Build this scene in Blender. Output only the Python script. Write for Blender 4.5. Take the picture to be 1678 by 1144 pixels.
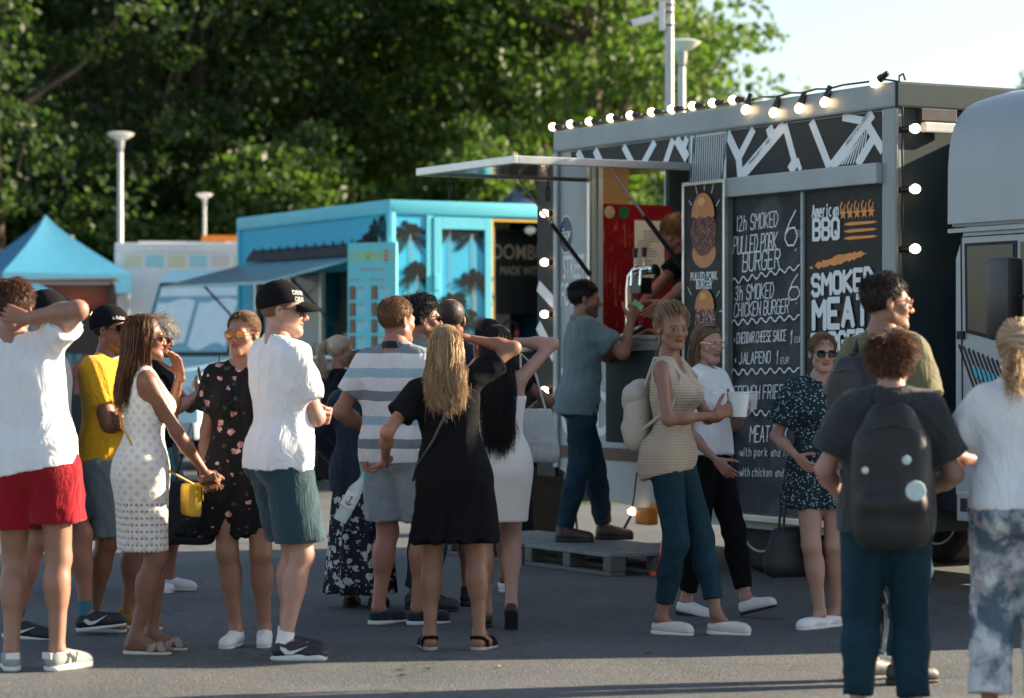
import bpy, bmesh, math, random
import numpy as np
from mathutils import Vector, Matrix
for o in list(bpy.data.objects): bpy.data.objects.remove(o, do_unlink=True)
SC = bpy.context.scene
COL = SC.collection
rad = math.radians
# ---------------------------------------------------------------- camera, sky, sun, exposure
F = 4400.0; HZ = 586.0; CH = 1.45          # focal length in photo pixels, horizon row, eye height
cam_d = bpy.data.cameras.new('camera'); cam = bpy.data.objects.new('camera', cam_d); COL.objects.link(cam)
cam.location = (0, 0, CH); cam.rotation_euler = (rad(90), 0, 0)
cam_d.sensor_width = 36; cam_d.lens = F/1678*36; cam_d.shift_y = 14/1678
cam_d.clip_start = .1; cam_d.clip_end = 2000
cam_d.dof.use_dof = True; cam_d.dof.focus_distance = 15.0; cam_d.dof.aperture_fstop = 2.4; cam_d.dof.aperture_blades = 0
SC.camera = cam
SUN_AZ, SUN_EL = 75.0, 22.0                # degrees clockwise from +Y, above the horizon
w = bpy.data.worlds.new('World'); SC.world = w; w.use_nodes = True
nt = w.node_tree; nt.nodes.clear()
sky = nt.nodes.new('ShaderNodeTexSky'); sky.sky_type = 'NISHITA'; sky.sun_disc = False
sky.sun_elevation = rad(SUN_EL); sky.sun_rotation = rad(SUN_AZ); sky.air_density = 1.0; sky.dust_density = 1.0; sky.ozone_density = 1.6
bg = nt.nodes.new('ShaderNodeBackground'); bg.inputs['Strength'].default_value = 0.07
wo = nt.nodes.new('ShaderNodeOutputWorld')
hs = nt.nodes.new('ShaderNodeHueSaturation'); hs.inputs['Saturation'].default_value = .78; hs.inputs['Value'].default_value = .96
nt.links.new(sky.outputs[0], hs.inputs['Color']); nt.links.new(hs.outputs[0], bg.inputs[0]); nt.links.new(bg.outputs[0], wo.inputs[0])
sd = bpy.data.lights.new('sun', 'SUN'); sd.energy = 5.0; sd.angle = rad(.6); sd.color = (1, .80, .58)
so = bpy.data.objects.new('sun', sd); COL.objects.link(so)
_d = Vector((math.sin(rad(SUN_AZ))*math.cos(rad(SUN_EL)), math.cos(rad(SUN_AZ))*math.cos(rad(SUN_EL)), math.sin(rad(SUN_EL))))
so.rotation_euler = _d.to_track_quat('Z', 'Y').to_euler(); so.location = (20, 10, 15)
SC.view_settings.view_transform = 'Standard'; SC.view_settings.look = 'None'
SC.view_settings.exposure = 1.88; SC.view_settings.gamma = 1; SC.view_settings.use_curve_mapping = False
SC.render.resolution_x = 1024; SC.render.resolution_y = 698
SC.render.engine = 'CYCLES'

def pt(px, py, Y): return Vector(((px-839)*Y/F, Y, CH-(py-HZ)*Y/F))
def gd(py): return CH*F/(py-HZ)            # depth of a ground row
def gp(px, py, z=0):
    Y = (CH-z)*F/(py-HZ); return Vector(((px-839)*Y/F, Y, z))

# ---------------------------------------------------------------- materials
MATS = {}
def nodes(name):
    m = bpy.data.materials.new(name); m.use_nodes = True; t = m.node_tree
    return m, t, t.nodes['Principled BSDF']
def nd(t, typ, ins=None, **kw):
    n = t.nodes.new(typ)
    for k, v in kw.items(): setattr(n, k, v)
    for k, v in (ins or {}).items():
        if hasattr(v, 'is_output') or isinstance(v, bpy.types.NodeSocket): t.links.new(v, n.inputs[k])
        else: n.inputs[k].default_value = v
    return n
def c4(c, f=1.0): return (c[0]*f, c[1]*f, c[2]*f, 1)
def mixc(t, fac, a, b, mode='MIX'):
    n = t.nodes.new('ShaderNodeMix'); n.data_type = 'RGBA'; n.blend_type = mode
    for s, v in ((0, fac), (6, a), (7, b)):
        if isinstance(v, bpy.types.NodeSocket): t.links.new(v, n.inputs[s])
        else: n.inputs[s].default_value = v
    return n.outputs[2]
def ramp(t, fac, stops, interp='LINEAR'):
    n = t.nodes.new('ShaderNodeValToRGB'); n.color_ramp.interpolation = interp
    e = n.color_ramp.elements
    while len(e) < len(stops): e.new(.5)
    for q, (p, c) in zip(e, stops): q.position = p; q.color = c if len(c) == 4 else c4(c)
    t.links.new(fac, n.inputs[0]); return n.outputs[0]
def math_(t, op, a, b=0.0, c=None):
    n = t.nodes.new('ShaderNodeMath'); n.operation = op
    for i, v in enumerate((a, b) if c is None else (a, b, c)):
        if isinstance(v, bpy.types.NodeSocket): t.links.new(v, n.inputs[i])
        else: n.inputs[i].default_value = v
    return n.outputs[0]
def objco(t): return t.nodes.new('ShaderNodeTexCoord').outputs['Object']
def noise(t, scale, detail=3, co=None, rough=.55, out='Fac'):
    n = nd(t, 'ShaderNodeTexNoise', {'Scale': scale, 'Detail': detail, 'Roughness': rough})
    t.links.new(co or objco(t), n.inputs['Vector']); return n.outputs[out]
def bumpn(t, b, h, strength=.3, dist=.01):
    n = nd(t, 'ShaderNodeBump', {'Height': h, 'Strength': strength, 'Distance': dist}); t.links.new(n.outputs[0], b.inputs['Normal'])
def mat(name, col, rough=.6, metal=0, var=.12, vs=6, bump=.0, bs=150, bd=.004, coat=0, emit=0, spec=.5, sheen=0, dirt=None):
    if name in MATS: return MATS[name]
    m, t, b = nodes(name); MATS[name] = m
    co = objco(t); n1 = noise(t, vs, 5, co)
    c = mixc(t, n1, c4(col, 1-var*1.4), c4([min(1, x*(1+var)) for x in col]))
    if dirt:
        d = math_(t, 'SMOOTH_MIN', 1, math_(t, 'MULTIPLY', math_(t, 'POWER', noise(t, 2.2, 8, co, .7), 3), dirt*6), .1)
        c = mixc(t, d, c, (.09, .085, .075, 1))
    t.links.new(c, b.inputs['Base Color'])
    b.inputs['Roughness'].default_value = rough; b.inputs['Metallic'].default_value = metal
    t.links.new(math_(t, 'ADD', math_(t, 'MULTIPLY', noise(t, vs*3, 4, co), .2), rough-.1), b.inputs['Roughness'])
    b.inputs['Specular IOR Level'].default_value = spec; b.inputs['Coat Weight'].default_value = coat
    if sheen: b.inputs['Sheen Weight'].default_value = sheen
    if bump: bumpn(t, b, noise(t, bs, 4, co), bump, bd)
    if emit: b.inputs['Emission Color'].default_value = c4(col); b.inputs['Emission Strength'].default_value = emit
    return m
def folds(t, b, co, strength=.55, weave=260):
    """bump of soft creases stretched along the drop of the cloth, plus a fine weave"""
    mp = nd(t, 'ShaderNodeMapping', {0: co}); mp.inputs['Scale'].default_value = (1, 1, .45); mp.inputs['Rotation'].default_value = (.25, .5, .2)
    n1 = nd(t, 'ShaderNodeTexNoise', {'Scale': 9, 'Detail': 4, 'Roughness': .5, 'Distortion': 1.6, 'Vector': mp.outputs[0]}).outputs['Fac']
    h = math_(t, 'ADD', math_(t, 'POWER', math_(t, 'ABSOLUTE', math_(t, 'SUBTRACT', n1, .5)), .6), math_(t, 'MULTIPLY', noise(t, weave, 3, co), .035)); bumpn(t, b, h, strength, .035)
def cloth(name, col, var=.1, bump=.42):
    if name in MATS: return MATS[name]
    m = mat(name, col, rough=.9, var=var, vs=9, spec=.2, sheen=.15); t = m.node_tree; folds(t, t.nodes['Principled BSDF'], objco(t), bump); return m
def vcmat(name, rough=.5, attr='Col', bump=.15, bs=180, sss=0, spec=.4):
    if name in MATS: return MATS[name]
    m, t, b = nodes(name); MATS[name] = m
    a = nd(t, 'ShaderNodeAttribute', attribute_name=attr).outputs[0]
    co = objco(t); c = mixc(t, math_(t, 'MULTIPLY', ramp(t, noise(t, 9, 8, co, .75), ((.3, (0, 0, 0)), (.72, (1, 1, 1)))), .55), a, mixc(t, 1.0, a, (.68, .52, .48, 1), 'MULTIPLY'))
    t.links.new(c, b.inputs['Base Color']); b.inputs['Roughness'].default_value = rough; b.inputs['Specular IOR Level'].default_value = spec
    if sss: b.inputs['Subsurface Weight'].default_value = sss; b.inputs['Subsurface Radius'].default_value = (.012, .005, .003); b.inputs['Subsurface Scale'].default_value = 1
    if bump: bumpn(t, b, noise(t, bs, 3, co), bump, .002)
    return m
def glassy(name, col, rough=.08, alpha=1.0, trans=0.0):
    if name in MATS: return MATS[name]
    m, t, b = nodes(name); MATS[name] = m
    b.inputs['Base Color'].default_value = c4(col); b.inputs['Roughness'].default_value = rough
    b.inputs['Transmission Weight'].default_value = trans; b.inputs['IOR'].default_value = 1.45; b.inputs['Alpha'].default_value = alpha
    return m

# ---------------------------------------------------------------- objects and mesh building
def tag(o, label=None, cat=None, group=None, kind=None):
    for k, v in (('label', label), ('category', cat), ('group', group), ('kind', kind)):
        if v: o[k] = v
    return o
def link(o, parent=None):
    COL.objects.link(o)
    if parent: o.parent = parent
    return o
def empty(name, loc=(0, 0, 0), rz=0, label=None, cat=None, group=None, parent=None):
    o = bpy.data.objects.new(name, None); o.location = loc; o.rotation_euler = (0, 0, rz); o.empty_display_size = .2
    link(o, parent); return tag(o, label, cat, group)
def npmesh(name, V, Q, smooth=True, cols=None):
    V = np.asarray(V, np.float32); Q = np.asarray(Q, np.int32)
    me = bpy.data.meshes.new(name); k = Q.shape[1]
    me.vertices.add(len(V)); me.vertices.foreach_set('co', V.ravel())
    me.loops.add(Q.size); me.loops.foreach_set('vertex_index', Q.ravel())
    me.polygons.add(len(Q)); me.polygons.foreach_set('loop_start', np.arange(0, Q.size, k, dtype=np.int32))
    me.polygons.foreach_set('loop_total', np.full(len(Q), k, np.int32))
    me.polygons.foreach_set('use_smooth', np.full(len(Q), smooth, bool))
    me.update(calc_edges=True)
    if cols is not None:
        a = me.color_attributes.new('Col', 'FLOAT_COLOR', 'POINT')
        C = np.ones((len(V), 4), np.float32); C[:, :3] = cols; a.data.foreach_set('color', C.ravel())
    return me
def mobj(name, me, m, parent=None, loc=None, rot=None):
    o = bpy.data.objects.new(name, me)
    if m is not None and not me.materials: me.materials.append(m)
    if loc is not None: o.location = loc
    if rot is not None: o.rotation_euler = rot
    return link(o, parent)
class MB:
    """collects shapes, build() links them as one mesh"""
    def __init__(s): s.v = []; s.f = []
    def add(s, vs, fs):
        b = len(s.v); s.v += [tuple(v) for v in vs]; s.f += [tuple(b+i for i in f) for f in fs]; return s
    def box(s, x0, x1, y0, y1, z0, z1, M=None, bev=0.0):
        if x1 < x0: x0, x1 = x1, x0
        if y1 < y0: y0, y1 = y1, y0
        if z1 < z0: z0, z1 = z1, z0
        if bev > 0:
            bm = bmesh.new(); bmesh.ops.create_cube(bm, size=1)
            for v in bm.verts: v.co = Vector(((x0+x1)/2+v.co.x*(x1-x0), (y0+y1)/2+v.co.y*(y1-y0), (z0+z1)/2+v.co.z*(z1-z0)))
            bev = min(bev, .45*min(x1-x0, y1-y0, z1-z0))
            bmesh.ops.bevel(bm, geom=bm.edges[:], offset=bev, segments=2, profile=.6, affect='EDGES')
            bm.verts.index_update(); vs = [v.co.copy() for v in bm.verts]; fs = [[v.index for v in f.verts] for f in bm.faces]; bm.free()
        else:
            vs = [Vector((x, y, z)) for z in (z0, z1) for y in (y0, y1) for x in (x0, x1)]
            fs = [(0, 2, 3, 1), (4, 5, 7, 6), (0, 1, 5, 4), (2, 6, 7, 3), (0, 4, 6, 2), (1, 3, 7, 5)]
        if M is not None: vs = [M @ v for v in vs]
        return s.add(vs, fs)
    def tube(s, pts, r, n=8, cap=True, closed=False):
        pts = [Vector(p) for p in pts]; R = r if isinstance(r, (list, tuple)) else [r]*len(pts)
        b = len(s.v); up = None; m = len(pts)
        for i, p in enumerate(pts):
            d = (pts[(i+1) % m]-pts[i-1]) if closed else (pts[min(i+1, m-1)]-pts[max(i-1, 0)])
            d.normalize()
            if up is None: up = Vector((0, 0, 1)) if abs(d.z) < .9 else Vector((1, 0, 0))
            a = d.cross(up); a.normalize(); c = a.cross(d); up = c
            for k in range(n):
                t = 2*math.pi*k/n; s.v.append(tuple(p+(a*math.cos(t)+c*math.sin(t))*R[i]))
        for i in range(m if closed else m-1):
            j = (i+1) % m
            for k in range(n): s.f.append((b+i*n+k, b+i*n+(k+1) % n, b+j*n+(k+1) % n, b+j*n+k))
        if cap and not closed: s.f.append(tuple(b+k for k in range(n))[::-1]); s.f.append(tuple(b+(m-1)*n+k for k in range(n)))
        return s
    def lathe(s, prof, c=(0, 0, 0), n=20, M=None):
        b = len(s.v); c = Vector(c)
        for r, z in prof:
            for k in range(n):
                t = 2*math.pi*k/n; v = Vector((r*math.cos(t), r*math.sin(t), z))
                if M is not None: v = M @ v
                s.v.append(tuple(c+v))
        for i in range(len(prof)-1):
            for k in range(n): s.f.append((b+i*n+k, b+i*n+(k+1) % n, b+(i+1)*n+(k+1) % n, b+(i+1)*n+k))
        if prof[0][0] > 1e-5: s.f.append(tuple(b+k for k in range(n))[::-1])
        if prof[-1][0] > 1e-5: s.f.append(tuple(b+(len(prof)-1)*n+k for k in range(n)))
        return s
    def prism(s, poly, d0, d1, M=None):
        """poly of (x,z), extruded along y from d0 to d1"""
        n = len(poly); vs = [Vector((p[0], d, p[1])) for d in (d0, d1) for p in poly]
        fs = [tuple(range(n)), tuple(range(2*n-1, n-1, -1))]+[(i, i+n, (i+1) % n+n, (i+1) % n) for i in range(n)]
        if M is not None: vs = [M @ v for v in vs]
        return s.add(vs, fs)
    def quad(s, a, b, c, d): return s.add([a, b, c, d], [(0, 1, 2, 3)])
    def loft(s, rings, cap=True):
        n = len(rings[0]); b = len(s.v)
        for r in rings: s.v += [tuple(p) for p in r]
        for i in range(len(rings)-1):
            for k in range(n): s.f.append((b+i*n+k, b+i*n+(k+1) % n, b+(i+1)*n+(k+1) % n, b+(i+1)*n+k))
        if cap: s.f.append(tuple(b+k for k in range(n))[::-1]); s.f.append(tuple(b+(len(rings)-1)*n+k for k in range(n)))
        return s
    def mesh(s, name, smooth=False):
        me = bpy.data.meshes.new(name); me.from_pydata(s.v, [], s.f); me.update()
        bm = bmesh.new(); bm.from_mesh(me); bmesh.ops.recalc_face_normals(bm, faces=bm.faces); bm.to_mesh(me); bm.free()
        if smooth:
            me.polygons.foreach_set('use_smooth', [True]*len(me.polygons))
            try: me.set_sharp_from_angle(angle=rad(40))
            except Exception: pass
        return me
    def build(s, name, m, parent=None, smooth=False, loc=None, rot=None):
        return mobj(name, s.mesh(name, smooth), m, parent, loc, rot)

# ---------------------------------------------------------------- implicit surfaces -> meshes (surface nets)
def A(*v): return np.array(v, np.float32)
class Field:
    def __init__(s): s.ops = []
    def cap(s, a, b, ra, rb=None, k=.03, planes=(), op='u', flat=None):
        s.ops.append((op, 'c', np.asarray(a, np.float32), np.asarray(b, np.float32), ra, ra if rb is None else rb, k, planes, flat)); return s
    def ell(s, c, r, R=None, k=.03, planes=(), op='u'):
        s.ops.append((op, 'e', np.asarray(c, np.float32), np.asarray(r, np.float32), np.eye(3, dtype=np.float32) if R is None else np.asarray(R, np.float32), None, k, planes, None)); return s
    def plane(s, p, n):
        n = np.asarray(n, np.float32); s.ops.append(('p', 'p', np.asarray(p, np.float32), n/np.linalg.norm(n), None, None, 0, (), None)); return s
    def grow(s, e):
        g = Field(); g.ops = []
        for o in s.ops:
            o = list(o)
            if o[1] == 'c': o[4] += e; o[5] += e
            elif o[1] == 'e': o[3] = o[3]+e
            g.ops.append(tuple(o))
        return g
    def mesh(s, res):
        lo = np.full(3, 1e9); hi = -lo
        bbs = []
        for o in s.ops:
            if o[1] == 'p': bbs.append(None); continue
            if o[1] == 'c':
                l = np.minimum(o[2]-o[4], o[3]-o[5]); h = np.maximum(o[2]+o[4], o[3]+o[5])
            else:
                e = float(o[3].max()); l = o[2]-e; h = o[2]+e
            bbs.append((l, h))
            if o[0] == 'u': lo = np.minimum(lo, l); hi = np.maximum(hi, h)
        lo = lo-3*res; hi = hi+3*res
        n = np.ceil((hi-lo)/res).astype(int)+1
        ax = [np.float32(lo[i])+np.float32(res)*np.arange(n[i], dtype=np.float32) for i in range(3)]
        D = np.full(tuple(n), .2, np.float32)
        for o, bb in zip(s.ops, bbs):
            op, ty = o[0], o[1]
            if ty == 'p':
                g = [ax[i]-o[2][i] for i in range(3)]
                dd = g[0][:, None, None]*o[3][0]+g[1][None, :, None]*o[3][1]+g[2][None, None, :]*o[3][2]
                D = np.maximum(D, dd); continue
            k = o[6]; m = k+3*res
            i0 = np.maximum(np.floor((bb[0]-m-lo)/res).astype(int), 0); i1 = np.minimum(np.ceil((bb[1]+m-lo)/res).astype(int)+1, n)
            if (i1 <= i0).any(): continue
            sl = tuple(slice(i0[i], i1[i]) for i in range(3))
            X = ax[0][sl[0]][:, None, None]-o[2][0]; Y = ax[1][sl[1]][None, :, None]-o[2][1]; Z = ax[2][sl[2]][None, None, :]-o[2][2]
            if ty == 'c':
                ba = o[3]-o[2]; L = float(ba@ba)+1e-9
                t = np.clip((X*ba[0]+Y*ba[1]+Z*ba[2])/L, 0, 1)
                d = np.sqrt((X-t*ba[0])**2+(Y-t*ba[1])**2+(Z-t*ba[2])**2)-(o[4]+t*(o[5]-o[4]))
            else:
                R = o[4]; r = o[3]
                u = (X*R[0, 0]+Y*R[1, 0]+Z*R[2, 0])/r[0]; v = (X*R[0, 1]+Y*R[1, 1]+Z*R[2, 1])/r[1]; q = (X*R[0, 2]+Y*R[1, 2]+Z*R[2, 2])/r[2]
                k0 = np.sqrt(u*u+v*v+q*q); k1 = np.sqrt((u/r[0])**2+(v/r[1])**2+(q/r[2])**2)+1e-6
                d = k0*(k0-1)/k1
            for (pp, pn) in o[7]:
                pp = np.asarray(pp, np.float32); pn = np.asarray(pn, np.float32); pn = pn/np.linalg.norm(pn)
                d = np.maximum(d, (X+o[2][0]-pp[0])*pn[0]+(Y+o[2][1]-pp[1])*pn[1]+(Z+o[2][2]-pp[2])*pn[2])
            S = D[sl]
            if op == 'u':
                if k > 0:
                    h = np.maximum(k-np.abs(S-d), 0)/k; D[sl] = np.minimum(S, d)-h*h*k*.25
                else: D[sl] = np.minimum(S, d)
            elif op == 's':
                if k > 0:
                    h = np.maximum(k-np.abs(S+d), 0)/k; D[sl] = np.maximum(S, -d)+h*h*k*.25
                else: D[sl] = np.maximum(S, -d)
        return surfnet(D, lo, res)
def surfnet(D, lo, res):
    sg = D < 0
    nx, ny, nz = D.shape
    cnt = np.zeros((nx-1, ny-1, nz-1), np.int8)
    for a in (0, 1):
        for b in (0, 1):
            for c in (0, 1): cnt += sg[a:nx-1+a, b:ny-1+b, c:nz-1+c]
    ijk = np.argwhere((cnt > 0) & (cnt < 8))
    idx = np.full(cnt.shape, -1, np.int32); idx[ijk[:, 0], ijk[:, 1], ijk[:, 2]] = np.arange(len(ijk))
    cor = [np.array((a, b, c)) for a in (0, 1) for b in (0, 1) for c in (0, 1)]
    val = [D[ijk[:, 0]+c[0], ijk[:, 1]+c[1], ijk[:, 2]+c[2]] for c in cor]
    acc = np.zeros((len(ijk), 3)); num = np.zeros(len(ijk))
    for i in range(8):
        for j in range(i+1, 8):
            df = cor[j]-cor[i]
            if np.abs(df).sum() != 1: continue
            m = (val[i] < 0) != (val[j] < 0)
            t = val[i][m]/(val[i][m]-val[j][m])
            acc[m] += cor[i]+t[:, None]*df; num[m] += 1
    V = lo+res*(ijk+acc/num[:, None])
    Q = []
    for ax in range(3):
        u, v = (ax+1) % 3, (ax+2) % 3
        s0 = [slice(None)]*3; s1 = [slice(None)]*3; s0[ax] = slice(0, -1); s1[ax] = slice(1, None)
        e = np.argwhere(sg[tuple(s0)] != sg[tuple(s1)])
        ok = (e[:, u] > 0) & (e[:, v] > 0) & (e[:, u] < D.shape[u]-1) & (e[:, v] < D.shape[v]-1); e = e[ok]
        ins = sg[e[:, 0], e[:, 1], e[:, 2]]
        def at(du, dv):
            q = e.copy(); q[:, u] += du; q[:, v] += dv; return idx[q[:, 0], q[:, 1], q[:, 2]]
        q = np.stack([at(-1, -1), at(0, -1), at(0, 0), at(-1, 0)], 1)
        q[~ins] = q[~ins][:, ::-1]; Q.append(q)
    return V, np.concatenate(Q)
def vnormals(V, Q):
    n = np.cross(V[Q[:, 2]]-V[Q[:, 0]], V[Q[:, 3]]-V[Q[:, 1]]); N = np.zeros_like(V)
    for k in range(4): np.add.at(N, Q[:, k], n)
    return N/(np.linalg.norm(N, axis=1)[:, None]+1e-9)
def wrinkle(V, Q, seed, amp=.005, freq=16, aniso=(1, 1, .45), octv=6):
    """cloth folds: warped, partly masked ridges along random, mostly slanted directions"""
    r = np.random.default_rng(seed); N = vnormals(V, Q)
    warp = np.stack([np.sin(V@(r.normal(size=3)*6)+r.uniform(0, 6))+.5*np.sin(V@(r.normal(size=3)*13)+r.uniform(0, 6)) for _ in range(3)], 1)*.035
    P = (V+warp)*np.array(aniso); h = np.zeros(len(V))
    for i in range(octv):
        d = r.normal(size=3); d /= np.linalg.norm(d*np.array(aniso)); f = freq*(.8+.55*i)
        q = np.abs(np.sin(P@d*f+r.uniform(0, 6))); msk = np.clip(.3+.9*np.sin(V@(r.normal(size=3)*5.5)+r.uniform(0, 6)), 0, 1)
        h += (1-q)**1.7*msk/(1+.35*i)-.12
    return V+N*(h*amp)[:, None]
# ---------------------------------------------------------------- people
def Rx(a): c, s = math.cos(a), math.sin(a); return np.array(((1, 0, 0), (0, c, -s), (0, s, c)))
def Ry(a): c, s = math.cos(a), math.sin(a); return np.array(((c, 0, s), (0, 1, 0), (-s, 0, c)))
def Rz(a): c, s = math.cos(a), math.sin(a); return np.array(((c, -s, 0), (s, c, 0), (0, 0, 1)))
def nrm(v): v = np.asarray(v, float); return v/(np.linalg.norm(v)+1e-9)
def ik(S, T, l1, l2, pole):
    S = np.asarray(S, float); T = np.asarray(T, float); d = T-S; L = np.linalg.norm(d); m = (l1+l2)*.998
    if L > m: T = S+d/L*m; d = T-S; L = m
    u = d/L; a = (l1*l1-l2*l2+L*L)/(2*L); h = math.sqrt(max(l1*l1-a*a, 0))
    p = np.asarray(pole, float); p = nrm(p-u*(p@u)); return S+u*a+p*h, T
def spline(ctrl, m):
    """ctrl (n,c,3) -> (n,m,3) Catmull-Rom"""
    c = ctrl.shape[1]; P = np.concatenate([2*ctrl[:, :1]-ctrl[:, 1:2], ctrl, 2*ctrl[:, -1:]-ctrl[:, -2:-1]], 1)
    u = np.linspace(0, c-1-1e-6, m); i = u.astype(int); t = (u-i)[None, :, None]
    a, b, d, e = P[:, i], P[:, i+1], P[:, i+2], P[:, i+3]
    return .5*((2*b)+(d-a)*t+(2*a-5*b+4*d-e)*t*t+(3*b-a-3*d+e)*t**3)
def strand_mesh(paths, r, cols, taper=.25, sides=3, root=.5):
    n, m, _ = paths.shape; T = np.gradient(paths, axis=1); T /= np.linalg.norm(T, axis=2)[..., None]+1e-9
    ref = np.array((.3, .2, .93)); a = np.cross(T, ref); a /= np.linalg.norm(a, axis=2)[..., None]+1e-9; b = np.cross(T, a)
    rr = r*np.concatenate([np.linspace(root, 1, m//2), np.linspace(1, taper, m-m//2)])
    if np.ndim(r) > 0: rr = np.asarray(r)[:, None]*(rr[None]/1 if np.ndim(rr) == 1 else rr)
    rr = np.broadcast_to(rr, (n, m)) if np.ndim(rr) == 1 else rr
    V = np.stack([paths+(a*math.cos(2*math.pi*k/sides)+b*math.sin(2*math.pi*k/sides))*rr[..., None] for k in range(sides)], 2)
    base = (np.arange(n)*m*sides)[:, None, None]+(np.arange(m-1)*sides)[None, :, None]; k = np.arange(sides)[None, None]
    k2 = (k+1) % sides
    Q = np.stack([base+k, base+k2, base+sides+k2, base+sides+k], 3).reshape(-1, 4)
    C = np.repeat(np.asarray(cols), m*sides, 0)
    return V.reshape(-1, 3), Q, C
def joinm(parts):
    V, Q, C = [], [], []; b = 0
    for v, q, c in parts: V.append(v); Q.append(q+b); C.append(np.broadcast_to(c, (len(v), 3))); b += len(v)
    return np.concatenate(V), np.concatenate(Q), np.concatenate(C)
SHOES = {}
def shoe_mesh(style):
    """(upper, sole) meshes, forward -y, ankle over the origin, ground at z=0"""
    if style in SHOES: return SHOES[style]
    f = Field()
    hi = .088 if style in ('sneaker', 'runner', 'boot') else .072
    f.cap((0, .022, .045), (0, -.03, .055), .036, .037, k=.02).cap((0, -.03, .05), (-.004, -.15, .036), .04, .036, k=.03).cap((.004, -.12, .03), (-.006, -.168, .028), .04, .032, k=.02)
    if style in ('sneaker', 'runner', 'boot'):
        f.cap((0, .015, .05), (0, .012, .11 if style != 'boot' else .14), .038, .04, k=.02); f.cap((0, -.05, .075), (0, -.105, .06), .016, .014, k=.02)
    f.plane((0, 0, .012), (0, 0, -1))
    f.plane((0, .0, hi+(.03 if style == 'boot' else 0)), (0, .12 if hi > .08 else .08, 1))
    f.cap((0, .01, .07), (0, -.012, .15), .029, .034, k=.006, op='s')
    if style == 'slip': f.cap((0, -.03, .10), (0, -.06, .10), .026, .018, k=.008, op='s')
    V, Q = f.mesh(.0072); up = npmesh('shoe_upper', V, Q)
    g = Field(); t = .022 if style in ('slip', 'sneaker') else .028
    g.cap((0, .022, .015), (-.004, -.05, .015), .041, .038, k=.01).cap((0, -.05, .015), (-.002, -.155, .015), .037, .044, k=.02)
    if style == 'runner': g.cap((0, .03, .03), (0, 0, .03), .038, .036, k=.01)
    g.plane((0, 0, 0), (0, 0, -1)); g.plane((0, 0, t), (0, -.04 if style != 'runner' else .12, 1))
    V, Q = g.mesh(.0072); so_ = npmesh('shoe_sole', V, Q)
    SHOES[style] = (up, so_); return up, so_
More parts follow.
